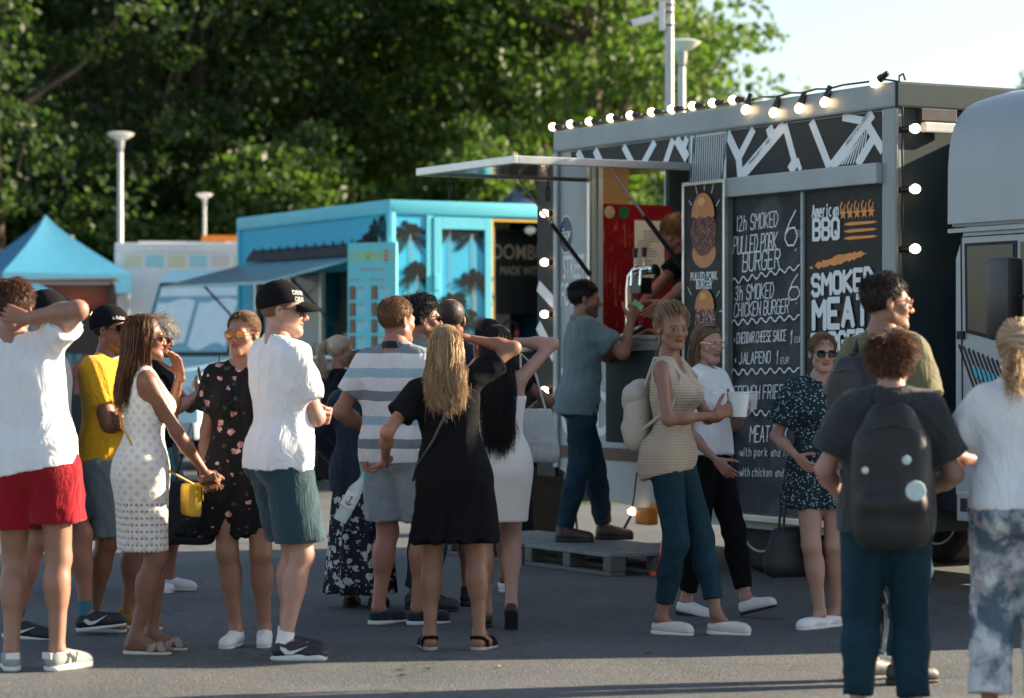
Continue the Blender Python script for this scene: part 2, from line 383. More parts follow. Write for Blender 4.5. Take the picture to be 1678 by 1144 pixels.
class Person:
    def __init__(s, label, p, yaw, H=1.75, sex='m', bulk=1.0, skin=(.50, .29, .19), tw=0, lean=0, bend=0, side=0, head=(None, 0, 0),
                 L=None, R=None, feet=None, hand=(.35, .35), off=(0, 0, 0), res=.0145, group=None, brow=(.08, .05, .03), fcol=None, neckr=1.0):
        s.k = k = H/1.75; s.m = sex == 'm'; s.yaw = rad(yaw); s.bulk = bulk; s.skin = np.array(skin); s.res = res; s.brow = np.array(brow)
        s.root = empty('person', p, s.yaw, label, 'person', group); s.seed = abs(hash(label)) % 9973 if False else sum(ord(c)*(i+3) for i, c in enumerate(label)) % 9973
        s.rng = np.random.default_rng(s.seed)
        s.Rp = Rz(0)@Rx(rad(lean))@Ry(rad(side)); s.Op = np.array((0, 0, .93))*k+np.array(off)
        s.Rc = s.Rp@Rz(rad(tw))@Rx(rad(bend)); s.Oc = s.Op+s.Rp@(np.array((0, 0, .19))*k)
        hy = 0 if head[0] is None else (head[0]-yaw+180) % 360-180
        s.Rh = Rz(rad(hy))@Rx(rad(head[1]))@Ry(rad(head[2]))
        nb = s.C(0, .012, 1.465); s.Rn = s.Rc if abs(lean)+abs(bend) > 20 else np.eye(3)
        s.hs = k*(1.0 if s.m else .97)
        s.Oh = nb+s.Rn@(np.array((0, -.012-.0012*head[1], .147))*k)
        fe = feet or ((.10, 0, 0, 8, 0), (-.10, .02, 0, -8, 0))
        s.feet = []; s.ank = []; s.knee = []; s.hip = []
        for i, f in enumerate(fe):
            T = Rz(rad(f[3]))@Rx(rad(f[4])); o = np.array(f[:3])
            s.feet.append((o, f[3], f[4])); hipj = s.P((.088, -.088)[i], 0, .905); s.hip.append(hipj)
            ank = o+T@(np.array((0, 0, .088))*k)
            pole = f[5] if len(f) > 5 else (math.sin(rad(f[3]))*.6, -1, 0)
            kn, ank = ik(hipj, ank, .425*k, .405*k, pole); s.knee.append(kn); s.ank.append(ank)
        sx = .168 if s.m else .148
        s.sh = []; s.el = []; s.wr = []; s.hd = []
        for i, a in enumerate((L, R)):
            sg = (1, -1)[i]; a = a or {}
            w_ = np.array(a.get('w', (.265*sg, -.04, .86)))*k; pole = a.get('pole', (sg*.5, 1, -.1))
            S = s.C(sx*sg, .008, 1.395)
            if w_[2] > S[2]-.05: S = S+s.Rc@np.array((-.01*sg, 0, .035))*k
            if a.get('chest'): w_ = s.C(*a['w'])
            E, W = ik(S, w_, .30*k, .26*k, pole)
            fd = nrm(a['f']) if 'f' in a else nrm(W-E); n = a.get('n', (-sg, 0, -.1))
            s.sh.append(S); s.el.append(E); s.wr.append(W); s.hd.append((fd, nrm(n), a.get('curl', hand[i]), a.get('thumb', 1.0)))
    def P(s, x, y, z): return s.Op+s.Rp@((np.array((x, y, z))-np.array((0, 0, .93)))*s.k)
    def C(s, x, y, z): return s.Oc+s.Rc@((np.array((x, y, z))-np.array((0, 0, 1.12)))*s.k)
    def Hd(s, x, y, z): return s.Oh+s.Rh@(np.array((x, y, z))*s.hs)
    def torso(s, f, e=0.0, low=True):
        k, b = s.k, s.bulk; P, C = s.P, s.C
        if s.m: T = ((P, .072, .012, .95, .098), (P, .06, 0, 1.05, .098*b), (C, .065, -.002*b, 1.14, .095*b), (C, .08, -.004, 1.25, .1), (C, .1, 0, 1.345, .088))
        else: T = ((P, .082, .012, .94, .096), (P, .062, .004, 1.04, .084*b), (C, .052, 0, 1.13, .077*b), (C, .062, -.002, 1.23, .087), (C, .085, 0, 1.335, .076))
        for fr, hx, y, z, r in T[0 if low else 1:]: f.cap(fr(-hx, y, z), fr(hx, y, z), r*k+e, k=.06*k)
        if low:
            for sg in (1, -1): f.cap(P(.07*sg, .055, .905), P(.075*sg, .045, .93), (.082 if s.m else .09)*k+e, k=.05*k)
        if not s.m:
            for sg in (1, -1): f.cap(C(.068*sg, -.085, 1.265), C(.06*sg, -.05, 1.31), .056*k+e, .05*k+e, k=.04*k)
        w_ = .125 if s.m else .108; r = .052 if s.m else .043
        f.cap(C(-w_, .01, 1.40), C(0, .012, 1.425), r*k+e, k=.04*k).cap(C(w_, .01, 1.40), C(0, .012, 1.425), r*k+e, k=.04*k)
        for sg in (1, -1): f.cap(C(w_*.9*sg, .016, 1.415), C(.028*sg, .024, 1.485), .034*k*(1 if s.m else .82)+e*.5, k=.04*k)
    def arm_r(s): return 1.0 if s.m else .8
    def arm(s, f, i, e=0.0, upto=1.0, planes=True):
        k = s.k; q = s.arm_r()*(.5+.5*s.bulk); S, E, W = s.sh[i], s.el[i], s.wr[i]
        if upto >= 1:
            f.cap(S, E, .050*k*q+e, .041*k*q+e, k=.045*k)
            if upto >= 2: f.cap(E, W, .043*k*q+e, .031*k*q+e, k=.03*k, planes=((W-nrm(W-E)*.02, W-E),))
            else:
                f.cap(E, E+(W-E)*.35, .041*k*q+e, .042*k*q+e, k=.03*k); f.cap(E+(W-E)*.3, W, .042*k*q+e, .0265*k*q+e, k=.03*k)
        else:
            d = E-S; f.cap(S, S+d*upto, .051*k*q+e, .050*k*q+e*1.5, k=.04*k, planes=((S+d*upto, d+np.array((0, 0, 0))),))
    def leg(s, f, i, e=0.0):
        k = s.k; q = (1.0 if s.m else .97)*(.55+.45*s.bulk); h, n, a = s.hip[i], s.knee[i], s.ank[i]
        fw = nrm(n-(h+a)/2); 
        if np.linalg.norm(n-(h+a)/2) < .01: fw = np.array((0, -1, 0.))
        f.cap(h, n, .088*k*q+e, .056*k*q+e, k=.04*k); f.cap(n, n+(a-n)*.3-fw*.012*k, .053*k*q+e, .054*k*q+e, k=.03*k)
        f.cap(n+(a-n)*.25-fw*.016*k, n+(a-n)*.45-fw*.012*k, .05*k*q+e, .046*k*q+e, k=.04*k)
        f.cap(n+(a-n)*.4, a, .046*k*q+e, .034*k*q+e, k=.03*k)
    def body(s, bare_feet=False):
        k = s.k; f = Field(); s.torso(f)
        f.cap(s.C(0, .022, 1.44), s.Hd(0, .012, -.05), (.058 if s.m else .046)*k-.003, (.054 if s.m else .044)*k-.003, k=.05*k)
        f.ell(s.Hd(0, .008, .02), np.array((.06, .075, .075))*s.hs, s.Rh, k=.03)
        for i in (0, 1):
            s.arm(f, i); s.leg(f, i); o, yw, pi = s.feet[i]; T = Rz(rad(yw))@Rx(rad(pi))
            tp = lambda x, y, z: o+T@(np.array((x, y, z))*k)
            a = s.ank[i]
            if bare_feet:
                f.cap(a, tp(0, .022, .045), .033*k, .03*k, k=.02); f.cap(a, tp(0, -.09, .045), .032*k, .026*k, k=.02); f.cap(tp(0, .02, .04), tp(0, -.12, .036), .03*k, .028*k, k=.02)
                for q in range(5):
                    x = (.032, .012, -.005, -.02, -.034)[q]*(1 if i else -1); f.cap(tp(x*.8, -.1, .034), tp(x, -(.19, .188, .18, .168, .155)[q], .027), .014*k, (.012 if q == 0 else .0085)*k, k=.006)
            else: f.cap(a, tp(0, -.05, .05), .034*k, .028*k, k=.02)
        V, Q = f.mesh(s.res); parts = [(V, Q, s.skin)]
        # head at finer resolution
        h = s.hs; g = Field(); Hd = s.Hd; R = s.Rh; E = lambda x, y, z, a, b, c, kk=.02, op='u': g.ell(Hd(x, y, z), np.array((a, b, c))*h, R, kk*h, op=op)
        E(0, .014, .036, .075, .094, .084); E(0, -.034, -.028, .058 if s.m else .054, .06, .082 if s.m else .078, .03)
        jw = .05 if s.m else .040
        for sg in (1, -1):
            g.cap(Hd(jw*sg, -.008, -.058), Hd(.012*sg, -.072, -.094), .022*h, .018*h, k=.03*h); E(.042*sg, -.06, -.024, .022, .024, .02, .02)
        g.cap(Hd(-.01, -.076, -.097), Hd(.01, -.076, -.097), (.019 if s.m else .015)*h, k=.02*h)
        g.cap(Hd(-.034, -.08, .014), Hd(.034, -.08, .014), .0135*h, k=.02*h)
        for sg in (1, -1): g.ell(Hd(.032*sg, -.106, -.004), np.array((.017, .013, .010))*h, R, .012*h, op='s')
        g.cap(Hd(0, -.088, .008), Hd(0, -.113 if s.m else -.107, -.03), .0075*h, (.0115 if s.m else .0092)*h, k=.012*h)
        for sg in (1, -1): E(.011*sg, -.101, -.036, .0085, .01, .007, .008); E(.031*sg, -.0805, -.004, .013, .0125, .0085, .003)
        E(0, -.092, -.0545, .022, .008, .0055, .008); E(0, -.09, -.066, .019, .009, .007, .006)
        for sg in (1, -1): g.ell(Hd(.076*sg, .01, -.006), np.array((.009, .019, .031))*h, R@Rz(-.35*sg), .006*h); g.ell(Hd(.086*sg, .006, -.004), np.array((.006, .009, .016))*h, R, .005*h, op='s')
        g.cap(Hd(0, .012, -.05), s.C(0, .022, 1.46), (.053 if s.m else .043)*k, (.056 if s.m else .046)*k, k=.03*k)
        V, Q = g.mesh(.0056); C = np.tile(s.skin, (len(V), 1)); L = ((V-s.Oh)@s.Rh)/h
        x, y, z = np.abs(L[:, 0]), L[:, 1], L[:, 2]
        C[(x < .05) & (y < -.06) & (z < -.005) & (z > -.045)] *= (1.06, .93, .9)
        lip = (x < .023) & (y < -.082) & (z < -.05) & (z > -.073); C[lip] = s.skin*np.array((.82, .5, .5) if s.m else (.86, .36, .38))
        C[(x < .02) & (y < -.082) & (z < -.0585) & (z > -.0625)] = s.skin*.3
        e = (np.abs(x-.031) < .0125) & (np.abs(z+.004) < .0055*np.sqrt(np.maximum(0, 1-((x-.031)/.0125)**2))+.001) & (y < -.07)
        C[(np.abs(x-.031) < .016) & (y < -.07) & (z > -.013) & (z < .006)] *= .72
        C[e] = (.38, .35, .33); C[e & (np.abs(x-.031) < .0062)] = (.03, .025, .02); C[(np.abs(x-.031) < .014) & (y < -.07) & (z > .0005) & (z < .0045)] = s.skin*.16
        C[(x > .013) & (x < .05) & (y < -.07) & (z > .0125-(x-.03)**2*12) & (z < .0205-(x-.03)**2*12)] = s.brow
        if getattr(s, 'stubble', None) is not None:
            m = (y < -.0) & (z < -.045) & (z > -.125) & ~lip & (x > -1); m |= (x < .03) & (y < -.085) & (z < -.04) & (z > -.05)
            C[m] = C[m]*(1-s.stubble)+s.brow*s.stubble
        if getattr(s, 'buzz', None) is not None:
            m = ((-.707*y-.707*z) < .004) & ((x < .068) | (z > .035)|(y > .03)); C[m] = C[m]*(1-s.buzz)+s.brow*s.buzz
        parts.append((V, Q, C))
        for i in (0, 1): parts.append(s.handmesh(i)+(s.skin*np.array((1.05, .95, .92)),))
        V, Q, C = joinm(parts); s.bodyo = mobj('body', npmesh('body', V, Q, True, C), vcmat('skin', .48, sss=.12), s.root); return s
    def handmesh(s, i):
        fd, n, curl, th = s.hd[i]; k = s.k*(1.0 if s.m else .9); W = s.wr[i]; n = nrm(n-fd*(n@fd)); t = np.cross(fd, n) if i == 1 else np.cross(n, fd)
        g = Field(); p = lambda a, b, c=0: W+(fd*a+t*b+n*c)*k
        s.grip = p(.10, 0, .035)
        g.cap(W-fd*.03, W, .026*k*s.arm_r(), .024*k*(.5+.5*s.arm_r()), k=.01); kn = (.031, .0105, -.0105, -.03)
        for q in range(4):
            b = p((.088, .092, .088, .08)[q], kn[q]); g.cap(p(.005, kn[q]*.5), b, .017*k, .0115*k, k=.012*k)
            ln = (.072, .08, .075, .058)[q]; a = 0; c = b
            for j, fr in enumerate((.45, .31, .24)):
                a += curl*(.9, 1.1, .7)[j]*(1+.08*q); d = fd*math.cos(a)+n*math.sin(a)+t*kn[q]*(2.0 if curl < .7 else .3); d = nrm(d); e = c+d*ln*fr*k
                g.cap(c, e, (.0098-.0008*j)*k, (.009-.0009*j)*k, k=.002); c = e
        b = p(.018, .026, .006); d = nrm(fd*.62+t*.68*th+n*.35); c = b+d*.046*k; g.cap(p(0, .01), b, .018*k, .017*k, k=.012*k); g.cap(b, c, .0165*k, .0115*k, k=.012*k)
        for j, ln in enumerate((.034, .027)):
            d = nrm(d+fd*.45+n*.35*curl); e = c+d*ln*k; g.cap(c, e, (.0112-.001*j)*k, (.0102-.001*j)*k, k=.002); c = e
        return g.mesh(.0053)
    # ------------------------------------------------ clothes
    def cl(s, name, V, Q, m, amp=.005, freq=14, label=None, an=(1, 1, .45)):
        if amp: V = wrinkle(V, Q, s.seed+len(name), amp, freq, an)
        o = mobj(name, npmesh(name, V, Q), m, s.root)
        if label: o['label'] = label
        return o
    def tee(s, m, sleeve=.62, hem=.90, ease=.016, name='shirt', loose=.012, neck='crew', amp=.006, long=False, arms=(0, 1), collar=None, flat_hem=0.0):
        k = s.k; f = Field(); s.torso(f, ease*k)
        s.hem = hem; hw = .084 if s.m else .080
        for z, r in ((hem-.0, .102+loose), (hem+.12, .100+loose*.8)): f.cap(s.P(-hw, .008, z), s.P(hw, .008, z), r*k*(.55+.45*s.bulk if s.m else .92), k=.05*k)
        for sg in (1, -1): f.cap(s.P(.068*sg, .048, hem), s.P(.068*sg, .045, .96), (.092+loose)*k, k=.05*k)
        f.plane(s.P(0, 0, hem), s.Rp@np.array((0, -flat_hem, -1)))
        if neck == 'crew': f.ell(s.C(0, -.012, 1.505), np.array((.078, .088, .05))*k*(1 if s.m else .92), s.Rc, .01*k, op='s')
        elif neck == 'vee':
            f.ell(s.C(0, -.02, 1.50), np.array((.085, .085, .055))*k, s.Rc, .008*k, op='s'); f.cap(s.C(0, -.13, 1.45), s.C(0, -.19, 1.28), .07*k, .01*k, k=.006, op='s')
        elif neck == 'scoop': f.ell(s.C(0, -.05, 1.50), np.array((.1, .12, .1))*k, s.Rc, .008*k, op='s')
        elif neck == 'tank':
            f.ell(s.C(0, -.06, 1.50), np.array((.09, .1, .15))*k, s.Rc, .008*k, op='s'); f.ell(s.C(0, .10, 1.5), np.array((.085, .1, .17))*k, s.Rc, .008*k, op='s')
            for sg in (1, -1): f.ell(s.C(.205*sg, 0, 1.40), np.array((.075, .2, .13))*k, s.Rc, .008*k, op='s')
        elif neck == 'sleeveless':
            f.ell(s.C(0, -.09, 1.48), np.array((.07, .10, .11))*k, s.Rc, .008*k, op='s'); f.ell(s.C(0, .0, 1.525), np.array((.115, .12, .085))*k, s.Rc, .008*k, op='s')
            for sg in (1, -1): f.ell(s.C(.225*sg, 0, 1.38), np.array((.06, .2, .11))*k, s.Rc, .008*k, op='s')
        if sleeve > 0:
            for i in arms: s.arm(f, i, ease*k*1.15, 2.0 if long else sleeve)
        V, Q = f.mesh(s.res*.82); o = s.cl(name, V, Q, m, amp)
        if collar is not None:
            b = MB(); pts = []
            for q in range(21):
                a = 2*math.pi*q/20; pts.append((math.sin(a), math.cos(a)))
            rings = []
            for (rr, z) in ((.079, 1.452), (.081, 1.475), (.074, 1.488), (.068, 1.478)):
                rings.append([s.C(rr*x*.92, .02+rr*y*.95, z+.018*y) for x, y in pts[:-1]])
            b.loft(rings, False).build('collar', collar, o, True)
        return o
    def trousers(s, m, length=1.0, ease=.02, name='trousers', amp=.006, top=1.03, flare=0.0, knee_cut=None, waist=True):
        """length: fraction of hip-ankle covered; <.6 are shorts"""
        k = s.k; f = Field(); P = s.P; top = min(top, getattr(s, 'hem', 2)+.025)
        hx = .074 if s.m else .082
        e = ease*k
        f.cap(P(-hx, .012, .95), P(hx, .012, .95), .1*k+e*.7, k=.05*k); f.cap(P(-hx*.9, .002, 1.03), P(hx*.9, .002, 1.03), (.1*s.bulk if s.m else .09)*k+e*.5, k=.05*k)
        for sg in (1, -1): f.cap(P(.072*sg, .055, .905), P(.075*sg, .045, .93), (.084 if s.m else .09)*k+e*.7, k=.05*k)
        f.cap(P(0, .04, .88), P(0, -.03, .88), .055*k+e*.5, k=.04*k)
        f.plane(P(0, 0, top), s.Rp@np.array((0, 0, 1)))
        q = (1.0 if s.m else .97)*(.55+.45*s.bulk)
        for i in (0, 1):
            h, n, a = s.hip[i], s.knee[i], s.ank[i]
            if length < .6:
                d = n-h; c = h+d*length*2.0; u = nrm(d+np.array((0, 0, -.35)))
                f.cap(h+np.array((0, .005, -.02)), c, .092*k*q+e, (.092*(1-min(1, length*2))+.070*min(1, length*2))*k*q+e*1.45+flare, k=.018*k, planes=((c, u),))
            else:
                fw = nrm(n-(h+a)/2) if np.linalg.norm(n-(h+a)/2) > .01 else np.array((0, -1., 0))
                f.cap(h, n, .09*k*q+e, .060*k*q+e, k=.016*k)
                l2 = (length-.5)*2; c = n+(a-n)*l2
                f.cap(n, n+(a-n)*.4*min(1, l2/.4)-fw*.01*k, .057*k*q+e, .056*k*q+e, k=.03*k)
                f.cap(n+(a-n)*.35, c, .055*k*q+e, .042*k*q+e+flare, k=.03*k, planes=((c, nrm(a-n)),))
        V, Q = f.mesh(s.res*.82); return s.cl(name, V, Q, m, amp, 18)
    def skirt(s, m, rings, name='skirt', n=72, waves=9, wamp=.0, wind=(0, 0), ragged=0.0, thick=True):
        """rings: (z_rest, cx, cy, rx, ry) from top to hem in the pelvis frame"""
        r = s.rng; b = MB(); R = []; ph = r.uniform(0, 6, 4); nr = 14
        zs = np.array([q[0] for q in rings]); t = np.linspace(0, 1, nr)
        arr = np.array(rings, float); u = np.linspace(0, len(rings)-1, nr); i = np.minimum(u.astype(int), len(rings)-2); fr = (u-i)[:, None]
        G = arr[i]*(1-fr)+arr[i+1]*fr
        for j, (z, cx, cy, rx, ry) in enumerate(G):
            T = j/(nr-1); ring = []
            for q in range(n):
                a = 2*math.pi*q/n; wv = wamp*T*(math.sin(waves*a+ph[0]+.8*math.sin(2*a+ph[1]))+.5*math.sin(waves*1.7*a+ph[2]+T))
                zz = z+(ragged*(math.sin(11*a+ph[3])*.6+math.sin(23*a)*.4) if j == nr-1 else 0)
                ring.append(s.P(cx+wind[0]*T*T+(rx+wv)*math.cos(a), cy+wind[1]*T*T+(ry+wv)*math.sin(a), zz))
            R.append(ring)
        inner = [[p+(c-p)*.06 for p in R[-1]] for c in [np.mean(R[-1], 0)]][0]
        up = [[p+(np.mean(g, 0)-p)*.07 for p in g] for g in R[::-1][:6]]
        b.loft(R+up, False); me = b.mesh(name, False); me.polygons.foreach_set('use_smooth', [True]*len(me.polygons))
        return mobj(name, me, m, s.root)
    def shoes(s, style, mu, ms, deco=None):
        up, so_ = shoe_mesh(style); key = (style, mu.name, ms.name)
        if key not in SHOES:
            a = up.copy(); a.materials.clear(); a.materials.append(mu); b = so_.copy(); b.materials.clear(); b.materials.append(ms); SHOES[key] = (a, b)
        a, b = SHOES[key]; k = s.k*(1.0 if s.m else .92)
        if style != 'slip':
            lk = 'lacing'+('w' if ms.name == 'white_rubber' and mu.name not in ('tan_suede',) else 'd')
            if lk not in SHOES:
                q = MB()
                for j in range(5): y = -.045-.019*j; z = .088-.0085*j; q.tube([(-.027, y+.004, z-.012), (-.012, y-.002, z+.002), (.012, y+.004, z+.002), (.027, y-.002, z-.012)], .0035, 5)
                SHOES[lk] = q.mesh('lacing', True); SHOES[lk].materials.append(mat('lace_pale', (.62, .62, .6), .9) if lk[-1] == 'w' else mat('lace_dark', (.04, .03, .025), .9))
        for i in (0, 1):
            o, yw, pi = s.feet[i]; u = mobj('shoe', a, None, s.root, o, (rad(pi), 0, rad(yw))); u.rotation_mode = 'XYZ'
            u.scale = (k, k, k); mobj('sole', b, None, u)
            if style != 'slip': mobj('lacing', SHOES[lk], None, u)
            if deco: deco(u, i)
    def socks(s, m, h=.06):
        for i in (0, 1):
            a, n = s.ank[i], s.knee[i]; d = nrm(n-a); MB().tube([a-d*.035, a, a+d*h*.6, a+d*h], [.042*s.k, .0385*s.k, .039*s.k, .0395*s.k], 14).build('sock', m, s.root, True)
    # ------------------------------------------------ hair and headwear
    def hairmat(s): return vcmat('hair', .55, bump=.0, spec=.3)
    def haircols(s, n, cols):
        c = np.array(cols); i = s.rng.integers(0, len(c), n); return c[i]*s.rng.uniform(.75, 1.2, (n, 1))
    def capfield(s, g=.010, line=.006, extra=None):
        f = Field(); h = s.hs
        n = s.Rh@np.array((0, -.72, -.69)); f.ell(s.Hd(0, .016, .038), (np.array((.077, .094, .086))+g)*h, s.Rh, .01, planes=((s.Oh+n*line*h, n),))
        return f
    def short(s, cols, ln=.03, g=.008, n=1600, line=.006, top=1.0, up=.3, bald=False, r=.0014):
        f = s.capfield(g, line); V, Q = f.mesh(.007); N = vnormals(V, Q); L = ((V-s.Oh)@s.Rh)/s.hs
        parts = []; base = np.array(cols).mean(0)*.6
        if bald:
            keep = ~((np.hypot(L[:, 0], L[:, 1]-.005) < .068) & (L[:, 2] > .05))
            fm = keep[Q].all(1); Q = Q[fm]
        else: keep = np.ones(len(V), bool)
        parts.append((V, Q, base))
        ok = np.where(keep & ((L@np.array((0, -.72, -.69))) < line-.002))[0]; idx = s.rng.choice(ok, n)
        nn = N[idx]; back = V[idx]-s.Hd(.01, .055, .13); back -= nn*(back*nn).sum(1)[:, None]; back /= np.linalg.norm(back, axis=1)[:, None]+1e-6; d = nn*up*.45+back+s.rng.normal(0, .22, (n, 3)); d -= nn*np.minimum((d*nn).sum(1), 0)[:, None]; d /= np.linalg.norm(d, axis=1)[:, None]
        l = ln*s.hs*s.rng.uniform(.6, 1.2, n)*np.where(L[idx, 2] > .07, top, .75)
        p0 = V[idx]-nn*.003; p1 = p0+d*l[:, None]*.5+nn*.004*up; p2 = p0+d*l[:, None]+np.array((0, 0, -.003))
        P = np.stack([p0, p1, p2], 1); parts.append(strand_mesh(P, r, s.haircols(n, cols)))
        V, Q, C = joinm(parts); return mobj('hair', npmesh('hair', V, Q, True, C), s.hairmat(), s.root)
    def long(s, cols, zend=1.25, spread=.11, n=1100, phi=(62, 298), yback=.10, r=.0020, jit=.03, vol=1.0, under=True, part=.0, frontz=None):
        rg = s.rng; a = np.radians(rg.uniform(phi[0], phi[1], n)); sx = np.sin(a); cy = -np.cos(a); h = s.Hd; T = []
        M = lambda x, y, z: s.Oh+(np.stack([x, y, z], 1)*s.hs)@s.Rh.T
        j = lambda q: rg.normal(0, q, n)
        lay = rg.uniform(.88, 1.06, n)*vol
        y0 = rg.uniform(-.075, .06, n); z = np.full(n, 0.)
        p0 = M(part+np.sign(sx)*.004+j(.003), y0, .123-(y0/.1)**2*.03+z+.004*lay)
        p1 = M(.06*sx*lay, .012+.07*cy+y0*.25, .105+z); p2 = M(.088*sx*lay+j(.004), .012+.108*cy*lay, .025+j(.008)); p3 = M(.09*sx*lay+j(.006), .02+.1*cy*lay+j(.004), -.06+z)
        yb = yback*np.clip(cy*1.3+.35, -.75, 1.05); ze = zend+rg.normal(0, jit, n)+(.04*np.abs(sx))
        C = lambda x, y, z: np.array([s.C(*q) for q in zip(x, y, z)])
        q4 = C(spread*sx*lay+j(.012), yb+.02*lay+j(.008), ze*.5+.5*1.5); p5 = C(spread*.95*sx*lay+j(.018), yb+.025*lay+j(.012), ze)
        P = spline(np.stack([p0, p1, p2, p3, q4, p5], 1), 9); parts = [strand_mesh(P, r, s.haircols(n, cols), .3)]
        f = s.capfield(.006, .006)
        if under:
            c0 = s.Hd(0, .05, -.02); mid = s.C(0, yback*.85, (zend+.06+1.55)/2); f.cap(c0, s.C(0, yback*.9, zend+.16), .055*s.k, .03*s.k, k=.03)
            for sg in (1, -1): f.cap(s.Hd(.045*sg, .04, -.02), s.C(spread*.5*sg, yback*.8, zend+.12), .04*s.k, .028*s.k, k=.03)
        V, Q = f.mesh(.009); parts.append((V, Q, np.array(cols).mean(0)*.45))
        V, Q, C_ = joinm(parts); return mobj('hair', npmesh('hair', V, Q, True, C_), s.hairmat(), s.root)
    def tied(s, cols, tie=(0, .115, .02), tail=None, bun=0.0, n=1000, r=.0019, loose=.0, line=-.006):
        """hair combed back to a tie point; tail = list of points in the chest rest frame, or a bun radius"""
        rg = s.rng; M = lambda Xa: s.Oh+(Xa*s.hs)@s.Rh.T
        f = s.capfield(.006, line-.010)
        V, Q = f.mesh(.008); L = ((V-s.Oh)@s.Rh)/s.hs; parts = [(V, Q, np.array(cols).mean(0)*.55)]
        dd = L@np.array((0, -.72, -.69)); edge = np.where((dd > line-.05) & (dd < line+.012))[0]; i = rg.choice(edge, n); p0 = L[i]+np.array((0, -.72, -.69))*rg.uniform(-.004, .013, (n, 1))
        tv = np.array(tie); out = []
        for t in (0, .25, .5, .75, 1):
            p = p0*(1-t)+tv*t; c = np.array((0, .016, .038)); d = (p-c)/(np.array((.077, .094, .086))+.008); ln = np.linalg.norm(d, axis=1)
            pp = c+(p-c)/np.maximum(ln, .2)[:, None]*(1+.03*rg.random((n, 1))+loose*math.sin(math.pi*t)*rg.random((n, 1))) if t < 1 else p+rg.normal(0, .006, (n, 3)); out.append(M(pp))
        parts.append(strand_mesh(spline(np.stack(out, 1), 7), r, s.haircols(n, cols), .6, root=.2))
        if bun:
            m = 200; a = rg.uniform(0, 6.28, m); b = rg.uniform(0, 6.28, m); pl = []
            for t in np.linspace(0, 2.4, 7):
                u = np.stack([np.sin(a+t)*np.cos(b), np.cos(a+t)*np.cos(b)*.8+.4*np.sin(b)*np.sin(a+t), np.sin(b)*np.cos(t*.5)], 1); u /= np.linalg.norm(u, axis=1)[:, None]
                pl.append(M(tv+np.array((0, bun*.55, 0))+u*bun*np.array((1, .8, 1))*rg.uniform(.9, 1.08, (m, 1))))
            parts.append(strand_mesh(np.stack(pl, 1), r*1.3, s.haircols(m, cols), .6)); g = Field().ell(s.Hd(*(tv+np.array((0, bun*.55, 0)))), np.array((bun, bun*.8, bun))*.95*s.hs, s.Rh)
            v, q = g.mesh(.009); parts.append((v, q, np.array(cols).mean(0)*.5))
        if tail:
            m = 160; ctrl = [M(np.tile(tv, (m, 1))+rg.normal(0, .007, (m, 3)))]
            for q, p in enumerate(tail): ctrl.append(np.array([s.C(*p[:3])]*m)+rg.normal(0, 1, (m, 3))*p[3])
            parts.append(strand_mesh(spline(np.stack(ctrl, 1), 12), r*1.2, s.haircols(m, cols), .3))
        V, Q, C_ = joinm(parts); return mobj('hair', npmesh('hair', V, Q, True, C_), s.hairmat(), s.root)
    def cap(s, m, word=None, wm=None, tilt=0.0, turn=0.0):
        f = Field(); h = s.hs; n = s.Rh@nrm((0, -.28+tilt, -1))
        f.ell(s.Hd(0, .016, .04), (np.array((.077, .096, .087))+.016)*h, s.Rh, .01, planes=((s.Hd(0, -.03, .035), n),)); f.cap(s.Hd(0, .012, .142), s.Hd(0, .012, .144), .006, k=.004)
        V, Q = f.mesh(.006); o = s.cl('cap', V, Q, m, .0015, 20)
        b = MB(); rings = []
        for z in (0, -.005):
            g = []
            for (rr) in (0, 1):
                pass
        top = []; nA, nR = 15, 6; vs = []; fs = []
        for q in range(nR):
            u = q/(nR-1)
            for a in range(nA):
                t = math.pi*(a/(nA-1)-.5); x = .086*math.sin(t)*(1-.12*u); y = -.068-.034*math.cos(t)-u*.075*math.cos(t)**.6 if math.cos(t) > 1e-4 else -.068
                vs.append((x, y, .052-.020*(x/.08)**2-.02*u-.012*u*u))
        for q in range(nR-1):
            for a in range(nA-1): i = q*nA+a; fs.append((i, i+1, i+nA+1, i+nA))
        N0 = len(vs); vs2 = vs+[(x, y, z-.006) for x, y, z in vs]; fs2 = fs+[tuple(j+N0 for j in q[::-1]) for q in fs]
        edge = [a for a in range(nA)]+[q*nA+nA-1 for q in range(1, nR)]+[(nR-1)*nA+a for a in range(nA-2, -1, -1)]+[q*nA for q in range(nR-2, 0, -1)]
        for a, c in zip(edge, edge[1:]+edge[:1]): fs2.append((a, c, c+N0, a+N0))
        b.add([s.Hd(*v) for v in vs2], fs2); b.build('brim', m, o, True)
        if word:
            me = textmesh(word, .03); V = np.array([v.co[:] for v in me.vertices]); wd = V[:, 0].max()-V[:, 0].min(); V[:, 0] -= (V[:, 0].max()+V[:, 0].min())/2
            sc = .085/wd if wd > .085 else 1
            for v, p in zip(me.vertices, V):
                a = p[0]*sc/.1+rad(turn); zz = .07+p[1]*sc; rr = math.sqrt(max(.05, 1-((zz-.04)/.104)**2)); v.co = s.Hd(.0945*math.sin(a)*rr, .016-.1135*math.cos(a)*rr-.001, zz)
            mobj('cap_lettering', me, wm, o)
        return o
